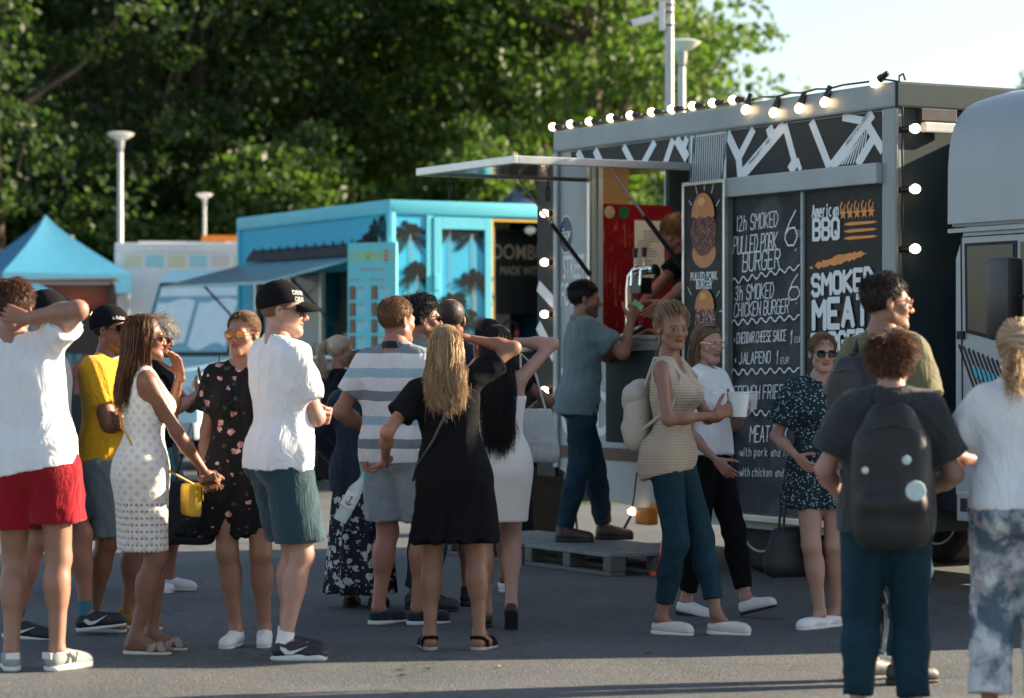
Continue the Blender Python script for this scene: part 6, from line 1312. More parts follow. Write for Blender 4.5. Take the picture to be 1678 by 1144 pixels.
def people():
    wt = cloth('white_cotton', (.74, .75, .76), .05); bk = mat('black_cotton', (.008, .0085, .010), .95, var=.15, vs=9, bump=.3, bs=260, bd=.003, spec=.1); nv = cloth('navy_cotton', (.012, .024, .04)); red = cloth('red_shorts', (.27, .004, .013)); gy = cloth('grey_marl', (.14, .17, .185)); teal = cloth('teal_shorts', (.022, .056, .070)); yl = cloth('yellow_cotton', (.62, .34, .018)); lgy = cloth('pale_grey_shorts', (.27, .33, .36)); dj = denim('dark_denim', (.012, .034, .052)); tj = denim('teal_denim', (.009, .036, .054))
    olive = cloth('olive_cotton', (.125, .12, .065)); dgy = cloth('charcoal_tee', (.035, .04, .042)); slate = cloth('slate_shirt', (.13, .18, .19)); pink = cloth('mauve_cotton', (.32, .12, .14))
    wr = mat('white_rubber', (.66, .66, .63), .6, var=.08); wl = mat('white_leather', (.72, .74, .74), .5, var=.06); bs = mat('black_shoe', (.014, .016, .02), .55); br = mat('black_sole', (.02, .02, .02), .7); tanl = mat('tan_suede', (.32, .17, .04), .9); gsh = mat('grey_suede', (.30, .33, .32), .9, var=.2); brn = mat('brown_leather', (.05, .025, .018), .5); crm = mat('cream_canvas', (.60, .57, .49), .9)
    blkp = mat('glasses_black', (.012, .012, .013), .25); lens = glassy('dark_lens', (.012, .012, .014), .06); orl = mat('orange_mirror_lens', (.65, .30, .06), .08, .8, var=.1); gold = mat('gold_frame', (.6, .42, .2), .25, .9); tort = mat('tortoise_frame', (.22, .08, .03), .3); clear = glassy('clear_lens', (.85, .87, .88), .03, .25)
    SK = (.335, .18, .12); TAN = (.225, .108, .066); PALE = (.43, .255, .195); RED = (.36, .17, .12); MED = (.28, .145, .094)
    P = lambda px, Y: Vector(((px-839)*Y/F, Y, 0))
    BL = [(.50, .36, .20), (.36, .24, .12), (.62, .48, .30), (.22, .14, .07)]; BRN = [(.085, .038, .018), (.05, .022, .012), (.14, .06, .025)]; DK = [(.022, .015, .012), (.035, .022, .015), (.014, .01, .009)]; BLACK = [(.008, .008, .010), (.014, .013, .016)]; GREY = [(.50, .50, .48), (.36, .36, .35), (.62, .62, .60)]; LB = [(.22, .14, .08), (.30, .20, .11), (.14, .085, .045)]; GIN = [(.26, .14, .07), (.18, .09, .045)]
    cross = (dict(w=(-.07, -.19, 1.12), pole=(.9, .35, -.5), n=(0, .9, .2), f=(-1, .25, .05), curl=1.2, thumb=.2), dict(w=(.09, -.205, 1.18), pole=(-.9, .35, -.5), n=(.2, .9, 0), f=(1, .25, -.1), curl=.5))
    R = {}
    # 1 man in red shorts, back to us, hand behind his neck
    p = Person('man in white t-shirt and red shorts seen from behind, hand behind his neck', P(55, 12.45), 176, 1.83, 'm', skin=SK, side=10, head=(176, 8, 0), R=dict(w=(.0, .13, 1.56), pole=(-1, .25, .1), n=(0, -.9, .2), f=(.95, -.25, .25)), L=dict(w=(.25, -.2, 1.05), pole=(.6, .8, -.2)), feet=((.10, .02, 0, 20, 0), (-.11, 0, 0, -35, 0)))
    p.body(); p.tee(wt, .60, .88, .022, loose=.018, amp=.013); p.trousers(red, .31, .030, 'shorts', .009, 1.02, .012); p.shoes('runner', gsh, wr, nmark(bs, wr)); p.short(BRN, .035, .011, 2200, .008, 1.2, .4, r=.0015)
    # 2 man in black cap behind him
    p = Person('man in black cap and dark shorts walking behind the red-shorted man', P(78, 13.95), 92, 1.80, 'm', skin=RED, head=(96, 5, 0), feet=((.09, -.20, .02, 2, -8), (-.09, .16, 0, -2, 4)), L=dict(w=(.22, -.0, .85)), R=dict(w=(-.22, .05, .85)))
    p.body(); p.tee(nv, .6, .89); p.trousers(nv, .42, .026, 'shorts', .008); p.socks(mat('blue_sock', (.05, .16, .22), .9), .07); p.shoes('sneaker', bs, wr, swoosh(wr)); p.cap(bk, 'NYC', wt); p.short(DK, .02, .006, 900, .004)
    # 3 yellow t-shirt
    p = Person('man in yellow t-shirt, black cap and dark glasses with arms folded', P(182, 14.25), 62, 1.73, 'm', 1.03, TAN, head=(72, 2, 0), L=cross[0], R=cross[1], feet=((.10, -.03, 0, 20, 0), (-.09, .06, 0, 15, 0))); p.stubble = .45
    p.body(); p.tee(yl, .66, .89, .018, amp=.009); p.trousers(gy, .47, .03, 'shorts', .008); p.shoes('boot', tanl, wr); p.cap(bk, 'adidas', wt, turn=-38); p.glasses(blkp, lens); p.short(DK, .015, .005, 900, .004)
    # 4 white crochet dress
    p = Person('woman in white crochet dress with long auburn hair and yellow shoulder strap', P(236, 13.2), 108, 1.68, 'f', 1.0, TAN, head=(98, 0, 0), side=-2, L=dict(w=(.06, -.20, 1.43), pole=(.4, -.6, -1), n=(-.5, .8, .2), f=(-.1, .35, 1)), R=dict(w=(-.16, -.30, .90), pole=(-.5, 1, 0), f=(.1, -.5, -.8), curl=.9), feet=((.08, -.05, 0, -12, 0), (-.08, .06, 0, -20, 0)))
    p.body(True); p.dress(crochet(), ((.98, .082, .112, .012), (.88, .085, .118, .015), (.76, .085, .112, .012), (.64, .083, .108, .008), (.52, .082, .108, .005)), 'tank', 0, .012, amp=.003); p.long(BRN+[(.20, .085, .03)], 1.28, .085, 1900, yback=.10, phi=(58, 302)); p.glasses(tort, lens); sandal(p, mat('taupe_sandal', (.30, .24, .20), .7), crm); R['dress'] = p
    # 5 grey-haired person with a drink
    p = Person('grey-haired person in sunglasses and black top drinking from a red cup', P(256, 16.6), 88, 1.70, 'f', 1.25, RED, head=(88, 4, 0), L=dict(w=(.05, -.30, 1.32), pole=(.7, .4, -.6), n=(-1, 0, .2), f=(-.1, -.5, .9), curl=.9), R=dict(w=(-.07, -.29, 1.27), pole=(-.7, .4, -.6), n=(1, 0, .2), f=(.2, -.5, .9), curl=.9), feet=((.09, -.06, 0, 5, 0), (-.08, .05, 0, 0, 0)))
    p.body(); p.tee(bk, .25, .85, .02, neck='crew', loose=.03); p.skirt(patmat('green_knit', f_knit, .95, .9, 90), ((1.04, 0, .02, .15, .13), (.8, 0, .05, .21, .22), (.50, 0, .12, .25, .30), (.34, 0, .2, .27, .36)), waves=6, wamp=.02, wind=(0, .26), ragged=.012); p.trousers(denim('blue_denim', (.06, .2, .28)), .44, .03, 'shorts'); p.shoes('sneaker', wl, wr); p.short(GREY, .075, .02, 2600, .012, 1.2, .8, r=.0018); p.glasses(blkp, lens); R['grey'] = p
    # 6 floral dress
    p = Person('woman in black floral dress with orange mirrored sunglasses', P(398, 13.5), -8, 1.70, 'f', 1.02, SK, head=(-22, 0, 0), R=dict(w=(-.21, .0, .86), pole=(-.4, 1, 0), n=(1, 0, 0)), L=dict(w=(.18, -.12, 1.0), pole=(.5, 1, 0)), feet=((.10, .05, 0, 12, 0), (-.03, -.02, 0, -6, 0)))
    fl = patmat('floral_print', f_floral); p.body(); p.dress(fl, ((1.06, .06, .088, .005), (.92, .085, .112, .012), (.72, .10, .118, .01), (.57, .12, .125, .01)), 'vee', .62, .018, 'dress', .008, 7, .014, .010, (-.10, 0)); p.shoes('sneaker', wl, wr); p.tied([(.13, .075, .04), (.20, .12, .06), (.09, .05, .03)], (0, .11, .03), bun=.035); p.glasses(tort, orl, .05, .044, True); R['floral'] = p
    # 7 white t-shirt, black cap
    p = Person('tall man in white t-shirt, black cap and teal shorts with arms folded', P(462, 12.95), 118, 1.82, 'm', .90, PALE, head=(90, 3, 0), L=cross[0], R=dict(w=(.09, -.21, 1.15), pole=(-.95, .3, -.4), n=(.2, .9, 0), f=(1, .3, .1), curl=1.1, thumb=.3), feet=((.10, -.06, 0, -22, 0), (-.10, .03, 0, -28, 0)))
    p.body(); p.tee(wt, .66, .875, .020, loose=.014, amp=.015); p.trousers(teal, .43, .030, 'shorts', .008, 1.0, .01); p.socks(wt, .05); p.shoes('runner', bs, wr, swoosh(wr)); p.cap(bk, 'DENIM\nDEAL', wt, turn=-28); p.glasses(blkp, lens); p.short(LB, .02, .005, 1200, .006)
    # 8 blonde ponytail
    p = Person('woman in black dress with blonde ponytail near the blue trailer', P(556, 19.3), 118, 1.62, 'f', 1.1, SK, head=(100, 6, 0), R=dict(w=(-.08, -.28, 1.08), pole=(-.6, .6, -.4)), L=dict(w=(.1, -.28, 1.1), pole=(.6, .6, -.4)), feet=((.07, -.08, 0, 0, 0), (-.07, .08, 0, -10, 0)))
    p.body(); p.dress(bk, ((1.0, .08, .11, .012), (.86, .085, .118, .015), (.72, .08, .115, .01), (.62, .08, .115, .01)), 'crew', .7, .02); p.shoes('slip', mat('striped_slipper', (.5, .42, .42), .8, var=.5, vs=30), br); p.tied([(.62, .5, .34), (.5, .38, .24), (.72, .62, .48)], (0, .11, .075), [(0, .17, 1.62, .012), (0, .15, 1.50, .02), (.0, .13, 1.42, .012)])
    # 9 jacket and long floral skirt
    p = Person('person in dark navy jacket and long black and white floral skirt', P(592, 15.6), 160, 1.50, 'f', 1.1, SK, head=(150, 15, 0), feet=((.08, 0, 0, 5, 0), (-.08, 0, 0, -5, 0)), L=dict(w=(.22, -.1, .98), pole=(.7, .7, 0)), R=dict(w=(-.2, -.15, .98), pole=(-.7, .7, 0)))
    p.body(); p.tee(nv, .8, .78, .03, 'jacket', .035, long=True, amp=.008); p.skirt(patmat('skirt_print', f_bigfloral), ((1.0, 0, .01, .16, .13), (.7, 0, .01, .20, .18), (.4, 0, .01, .21, .2), (.10, 0, .01, .235, .22)), waves=9, wamp=.022, ragged=.008); p.shoes('slip', bs, br); p.short(LB, .05, .012, 2000, .006)
    # 10 striped polo
    p = Person('heavy-set man in striped polo shirt and pale grey shorts seen from behind', P(650, 14.55), 158, 1.79, 'm', 1.03, RED, head=(135, 2, 0), L=dict(w=(.24, -.18, 1.02), pole=(.5, 1, 0)), R=dict(w=(-.2, -.2, 1.05), pole=(-.5, 1, 0)), feet=((.11, 0, 0, -20, 0), (-.10, -.05, 0, -35, 0)))
    p.buzz = .5; p.brow = np.array((.12, .06, .03)); p.body(); p.tee(patmat('polo_stripes', f_stripes), .66, .86, .018, loose=.008, amp=.008, collar=nv); p.trousers(lgy, .42, .028, 'shorts', .008, 1.0); p.shoes('slip', nv, wr); p.short(GIN, .016, .005, 2600, .006, 1.3, 1.0, r=.0012)
    # 11, 12, 13 further back in the queue
    p = Person('dark-haired man in glasses facing right between the striped and the bald man', P(690, 15.4), 112, 1.82, 'm', 1.05, MED, head=(105, 2, 0)); p.body(); p.tee(slate, .6, .9); p.trousers(dj, .97, .02); p.shoes('sneaker', bs, br); p.short(BLACK, .035, .012, 1600, .006, 1.3, .9); p.glasses(blkp, lens)
    p = Person('balding man in navy t-shirt seen from behind', P(738, 15.7), 182, 1.81, 'm', 1.08, RED, head=(180, 6, 0)); p.buzz = .35; p.brow = np.array((.05, .04, .035)); p.body(); p.tee(nv, .66, .88, .02, amp=.008); p.trousers(gy, .44, .028, 'shorts'); p.shoes('boot', bs, br); p.short([(.075, .06, .05), (.11, .09, .075)], .012, .003, 2600, .004, bald=True, r=.0011)
    p = Person('dark-haired person with a hair bun and brown arms behind the white-dressed woman', P(800, 16.6), 178, 1.70, 'f', 1.1, TAN, head=(178, 8, 0), R=dict(w=(-.2, -.18, 1.12), pole=(-1, .3, -.2)), feet=((.1, 0, 0, 0, 0), (-.1, .02, 0, 0, 0))); p.body(); p.tee(bk, .5, .9); p.trousers(cloth('aqua_shorts', (.18, .42, .48)), .36, .025, 'shorts'); p.shoes('slip', wl, wr); p.tied(DK, (0, .105, .06), bun=.05); R['bun'] = p
    # 14 black dress, blonde, shading her eyes
    p = Person('blonde woman in short black dress shading her eyes, seen from behind', P(744, 13.3), 180, 1.63, 'f', 1.0, MED, side=5, head=(186, -2, 0), R=dict(w=(-.07, -.13, 1.66), pole=(-1, .25, -.35), n=(0, .4, -1), f=(.9, -.3, .25)), L=dict(w=(.37, -.06, 1.0), pole=(.6, .8, -.6), n=(0, .3, 1), f=(.8, .1, -.5), curl=.7), feet=((.12, 0, 0, 12, 0), (-.125, .01, 0, -22, 0)))
    p.body(True); p.dress(bk, ((1.06, .06, .088, .005), (.92, .085, .110, .012), (.75, .098, .116, .01), (.575, .115, .122, .01)), 'crew', .62, .016, 'dress', .008, 8, .011, .012, (.03, 0)); p.long(BL, 1.33, .10, 3600, yback=.10, jit=.045, r=.0014); sandal(p, bk, mat('sandal_sole', (.36, .34, .3), .7), True); R['blonde'] = p
    # 15 white dress, black hair
    p = Person('woman in tight white dress with very long black hair', P(814, 14.35), 184, 1.64, 'f', 1.03, PALE, head=(184, 0, 0), R=dict(w=(-.07, -.12, 1.64), pole=(-1, .3, -.5), n=(0, .4, -1), f=(.9, -.3, .2)), L=dict(w=(.09, -.2, 1.55), pole=(.6, -.6, -.8), n=(-.4, .8, 0), f=(-.3, .2, 1)), feet=((.05, -.1, 0, 0, 0), (-.07, .10, .075, -5, 48)))
    p.body(); p.dress(mat('white_jersey', (.70, .69, .66), .85, var=.05, bump=.2, bs=200), ((1.0, .082, .102, .012), (.90, .086, .112, .02), (.78, .084, .105, .014), (.68, .08, .095, .008), (.61, .08, .092, .006)), 'strap', 0, .010, amp=.003); p.shoes('slip', bs, br); p.long(BLACK, 1.05, .085, 2000, yback=.11, jit=.05, r=.0022); R['white'] = p
    # 16 customer on the pallet
    b = TW(1.16, -.50, .15); p = Person('man in slate shirt and jeans paying at the hatch, standing on the pallet', b, 100, 1.86, 'm', .95, MED, head=(98, 4, 0), lean=3, R=dict(w=(-.10, -.33, 1.47), pole=(-.5, .3, -1), n=(.9, .2, .2), f=(.2, -.4, .85), curl=.9), L=dict(w=(.10, -.42, 1.36), pole=(.6, .4, -.8), n=(0, 0, -1), curl=.5), feet=((.10, -.20, 0, -8, 0), (-.10, .13, 0, -14, 0)))
    p.stubble = .5; p.buzz = .6; p.brow = np.array((.035, .025, .02)); p.body(); p.tee(slate, .70, .84, .022, loose=.016, amp=.011, collar=slate); p.trousers(dj, .99, .018, 'jeans', .010); p.shoes('boot', brn, br); p.short(DK, .022, .005, 2600, .004, 1.4, .8, r=.0012); R['cust'] = p
    # 17 vendor in the truck
    b = TW(1.02, .80, .84); p = Person('vendor in black t-shirt bending over inside the truck hatch', b, -62, 1.78, 'm', 1.02, RED, lean=18, bend=16, head=(-66, 42, 0), L=dict(w=(.18, -.62, .98), pole=(.6, .6, 0)), R=dict(w=(-.15, -.62, .95), pole=(-.6, .6, 0))); p.stubble = .3; p.brow = np.array((.2, .1, .05)); p.body(); p.tee(bk, .62, .9); p.trousers(bk, .97, .02); p.shoes('sneaker', bs, br); p.short([(.30, .16, .07), (.22, .11, .05)], .03, .006, 2600, .0, 1.5, 1.4, r=.0013)
    # 18 beige knit top
    p = Person('woman in beige knitted sleeveless top and teal jeans looking over her shoulder', P(1064, 14.15), 66, 1.74, 'f', .82, MED, off=(0, -.13, 0), head=(18, 2, 0), R=dict(w=(-.12, -.42, 1.16), pole=(-.8, .6, -.6), n=(.8, -.1, .3), f=(.5, -.7, .35), curl=.8), L=dict(w=(.06, -.45, 1.18), pole=(.7, .5, -.6), n=(-.9, 0, .2), f=(-.2, -.6, .7), curl=.8), feet=((.05, -.36, 0, 8, 0), (-.06, -.09, 0, 0, 0)))
    p.body(); p.tee(knitwear('beige_knit', (.52, .43, .32)), 0, .84, .013, 'top', .006, 'sleeveless', .007, flat_hem=.25); p.trousers(tj, .90, .013, 'jeans', .006); p.shoes('slip', crm, wr); p.tied([(.30, .20, .11), (.42, .30, .17), (.18, .115, .06)], (0, .085, .10), [(.06, .07, 1.50, .018), (.07, .06, 1.42, .012)], bun=.052, loose=.30); R['knit'] = p
    # 19 girl in glasses
    p = Person('woman in glasses, white t-shirt and black trousers walking with a cup', P(1136, 15.15), 58, 1.66, 'f', .96, PALE, off=(0, -.09, 0), head=(34, 5, 0), L=dict(w=(.08, -.30, 1.20), pole=(.7, .4, -.6), n=(-.8, 0, 0), f=(-.3, -.4, .9), curl=.6), R=dict(w=(-.15, -.24, .92), pole=(-.5, 1, 0)), feet=((.03, -.34, .02, 6, -16), (-.05, .03, 0, 0, 6)))
    p.body(); p.tee(wt, .75, .95, .028, loose=.03, amp=.009); p.trousers(bk, .93, .016, 'trousers', .007); p.shoes('sneaker', wl, br); p.long(LB, 1.30, .085, 900, yback=.07, phi=(75, 285)); p.glasses(gold, clear, .044, .036, True); R['girl'] = p
    # 20 romper
    p = Person('woman in dark speckled playsuit and black sunglasses by the chalkboard', P(1348, 14.4), 4, 1.60, 'f', 1.06, PALE, head=(8, 2, 0), R=dict(w=(-.17, -.16, 1.0), pole=(-.6, .9, 0)), L=dict(w=(.12, -.22, 1.02), pole=(.7, .7, -.2)), feet=((.08, .06, 0, -48, 0), (-.02, -.04, 0, -55, 0)))
    sp = patmat('speckle_print', f_speck); p.body(); p.dress(sp, ((1.0, .08, .105, .01), (.92, .09, .12, .012), (.82, .095, .125, .012), (.70, .10, .128, .012)), 'vee', .75, .020, 'playsuit', .008, 6, .010, .004); p.shoes('slip', wl, wr); p.tied([(.20, .12, .06), (.28, .17, .09)], (0, .11, .0), bun=.03); p.glasses(blkp, lens, .052, .040); R['romper'] = p
    # 21, 22, 23 nearest on the right
    p = Person('tall man in olive shirt and glasses facing right behind the boy with the backpack', P(1452, 12.0), 128, 1.84, 'm', 1.0, MED, head=(100, 2, 0), L=dict(w=(.2, -.2, 1.0), pole=(.5, 1, 0)), R=dict(w=(-.2, -.2, 1.0), pole=(-.5, 1, 0))); p.stubble = .35; p.body(); p.tee(olive, .66, .9, .024, loose=.02, amp=.009); p.trousers(dj, .97, .02); p.shoes('sneaker', bs, br); p.short(DK, .026, .008, 2200, .004, 1.3, .35, r=.0013); p.glasses(tort, clear, .046, .036, True); R['olive'] = p
    p = Person('youth with thick brown hair, charcoal t-shirt and jeans carrying a black backpack', P(1452, 10.75), 176, 1.55, 'm', 1.06, PALE, side=-2.5, head=(168, 6, 0), L=dict(w=(.20, -.22, 1.0), pole=(.6, .9, 0)), R=dict(w=(-.2, -.22, 1.02), pole=(-.6, .9, 0)), feet=((.11, 0, 0, 8, 0), (-.11, .02, 0, -8, 0))); p.body(); p.tee(dgy, .76, .84, .034, loose=.035, amp=.010); p.trousers(tj, .98, .03, 'jeans', .010); p.shoes('sneaker', bs, wr); p.short([(.12, .055, .028), (.20, .10, .05), (.07, .032, .018)], .075, .020, 3800, .018, 1.0, .35, r=.0017); R['youth'] = p
    p = Person('woman in white t-shirt and patterned white and blue trousers with blonde hair up', P(1668, 10.7), 172, 1.60, 'f', 1.06, MED, head=(172, 8, 0), L=dict(w=(.12, -.26, 1.12), pole=(.9, .3, -.5), curl=.6), R=dict(w=(-.12, -.26, 1.12), pole=(-.9, .3, -.5)), feet=((.11, 0, 0, 5, 0), (-.11, .02, 0, -5, 0))); p.body(); p.tee(wt, .75, .93, .028, loose=.03, amp=.010); p.trousers(patmat('tie_dye', f_tie), .97, .04, 'trousers', .010, flare=.02); p.shoes('slip', wl, wr); p.tied([(.62, .46, .28), (.46, .32, .18), (.72, .58, .40)], (0, .105, .045), [(.02, .12, 1.52, .03), (.0, .10, 1.44, .03)], bun=.062, loose=.25)
    # far walkers by the stroller
    p = Person('distant person in mauve top and dark trousers beside the pushchair', P(140, 40), 190, 1.68, 'f', 1.0, MED, res=.018, feet=((.08, -.12, 0, 0, 0), (-.08, .12, .02, 0, 10))); p.body(); p.tee(pink, .6, .92); p.trousers(bk, .97, .02); p.shoes('slip', bs, br); p.short(DK, .03, .01, 500)
    p = Person('distant person in pale top and shorts walking past the market stall', P(122, 47), 150, 1.66, 'm', 1.0, MED, res=.018, feet=((.08, -.14, 0, 0, 0), (-.08, .12, .02, 0, 10))); p.body(); p.tee(lgy, .6, .92); p.trousers(gy, .4, .02, 'shorts'); p.shoes('sneaker', gsh, wr); p.short(DK, .03, .01, 500)
    p = Person('distant person in black clothes at the far kerb', P(152, 45), 20, 1.70, 'm', 1.0, MED, res=.018); p.body(); p.tee(bk, .6, .92); p.trousers(bk, .97, .02); p.shoes('sneaker', bs, br); p.short(DK, .03, .01, 500)
    return R
def sandal(s, m, ms, closed=False):
    up, so_ = shoe_mesh('slip'); k = s.k*.93
    key = ('sandal', ms.name)
    if key not in SHOES: b = so_.copy(); b.materials.clear(); b.materials.append(ms); SHOES[key] = b
    for i in (0, 1):
        o, yw, pi = s.feet[i]; u = mobj('sandal', SHOES[key], None, s.root, o, (rad(pi), 0, rad(yw))); u.scale = (k*1.02, k*1.03, k)
        T = lambda a, b, w_: [(w_*math.cos(t)*1.0, a+(b-a)*(t/math.pi), .022+.052*math.sin(t)) for t in np.linspace(0, math.pi, 11)]
        bands = ((-.155, -.085), (-.085, -.155)) if not closed else ((-.15, -.12), (-.12, -.15), (-.03, -.03))
        for a, b in bands:
            mb = MB(); pts = T(a, b, .043); ring = [(x, y, z) for x, y, z in pts]; n = len(ring)
            vs = [(x, y-.018, z) for x, y, z in ring]+[(x, y+.018, z) for x, y, z in ring]+[(x*.93, y+.018, z-.006) for x, y, z in ring]+[(x*.93, y-.018, z-.006) for x, y, z in ring]
            fs = []
            for q in range(4):
                for j in range(n-1): A_, B_ = q*n, ((q+1) % 4)*n; fs.append((A_+j, A_+j+1, B_+j+1, B_+j))
            mb.add(vs, fs).build('strap', m, u, True)
        if closed: MB().tube([(.038, -.03, .05), (.034, .03, .075), (0, .052, .08), (-.034, .03, .075), (-.038, -.03, .05)], .011, 8).build('heel_strap', m, u, True)
# ---------------------------------------------------------------- things carried and standing about
def rbox(f, c, h, r, R=None, k=.02):
    """rounded block as a grid of capsules"""
    for sx in (-1, 1):
        for sz in (-1, 1): f.cap((c[0]+sx*(h[0]-r), c[1]-(h[1]-r), c[2]+sz*(h[2]-r)), (c[0]+sx*(h[0]-r), c[1]+(h[1]-r), c[2]+sz*(h[2]-r)), r, k=k)
def backpack(person, m, label, w=.15, h=.21, d=.075, zc=1.22, mark=None, flap=None, tilt=0, lower=0):
    s = person; k = s.k; yb = .115+d+(.02 if s.m else 0); c = s.C(0, yb, zc); o = empty('backpack', s.world(c), s.yaw, label, 'backpack')
    f = Field(); n = 5
    for i in range(n):
        z = -h+2*h*i/(n-1); ww = w*(1-.10*abs(i/(n-1)-.35)-(.22 if i == n-1 else 0)); f.cap((-ww+d*.9, 0, z*.86), (ww-d*.9, 0, z*.86), d*(1.0 if i < n-1 else .8), k=.07)
    f.cap((-w*.55, -.0+d*.75, -h*.45), (w*.55, d*.75, -h*.45), d*.55, k=.03)
    V, Q = f.mesh(.011); V = wrinkle(V, Q, 5, .006, 12); mobj('bag_body', npmesh('bag_body', V, Q), m, o)
    if flap: 
        g = Field(); g.cap((-w*.6, .01, h*.62), (w*.6, .01, h*.62), d*1.1, k=.02); g.cap((-w*.55, d*.6, h*.25), (w*.55, d*.6, h*.25), d*.62, k=.05); V, Q = g.mesh(.011); mobj('flap', npmesh('flap', V, Q), flap, o)
    for sg in (1, -1):
        sh = s.C(.09*sg, 0, 1.475); q = lambda v: tuple(Rz(0)@(np.array(v)-c))
        MB().tube([(w*.45*sg, -d*.6, h*.8), q(s.C(.09*sg, .065, 1.455)), q(s.C(.095*sg, -.01, 1.475 if s.m else 1.455)), q(s.C(.115*sg, -.095, 1.36)), q(s.C(.15*sg, -.05, 1.20)), (w*.8*sg, -d*.4, -h*.6)], [.016 if s.m else .010]*6, 8).build('shoulder_strap', m, o, True)
    MB().tube([(-.03, 0, h*.95), (-.02, 0, h*1.12), (.02, 0, h*1.12), (.03, 0, h*.95)], .008, 6).build('handle', m, o, True)
    MB().tube([(-w*.7, d*.35, h*.55), (-w*.5, d*.8, h*.72), (0, d*.95, h*.80), (w*.5, d*.8, h*.72), (w*.7, d*.35, h*.55)], .006, 6).build('zip', mat('zip_dark', (.03, .03, .03), .4), o, True)
    if mark: 
        for (x, z, r_, mm) in mark: MB().lathe([(r_, 0), (r_*.95, .008), (.0001, .011)], (x, d*1.32+.012, z), 20, Matrix.Rotation(rad(-90), 4, 'X')).build('badge', mm, o, True)
    return o
def pallet():
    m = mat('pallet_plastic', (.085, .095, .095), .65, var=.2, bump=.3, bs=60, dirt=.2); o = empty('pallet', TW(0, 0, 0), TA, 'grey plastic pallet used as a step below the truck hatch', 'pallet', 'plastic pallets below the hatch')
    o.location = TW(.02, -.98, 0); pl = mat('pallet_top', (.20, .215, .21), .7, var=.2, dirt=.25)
    def one(o):
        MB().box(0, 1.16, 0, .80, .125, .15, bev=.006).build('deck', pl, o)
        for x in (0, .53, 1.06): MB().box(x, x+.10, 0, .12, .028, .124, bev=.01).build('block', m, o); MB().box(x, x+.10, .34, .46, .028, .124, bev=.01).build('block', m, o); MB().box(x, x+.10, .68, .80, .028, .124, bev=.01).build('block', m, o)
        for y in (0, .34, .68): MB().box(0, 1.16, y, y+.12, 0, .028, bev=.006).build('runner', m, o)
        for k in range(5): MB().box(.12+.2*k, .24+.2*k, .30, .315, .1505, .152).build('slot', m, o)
    one(o); p2 = empty('pallet', TW(1.21, -.98, 0), TA, 'second grey plastic pallet, the one nearer the truck wheel', 'pallet', 'plastic pallets below the hatch'); one(p2)
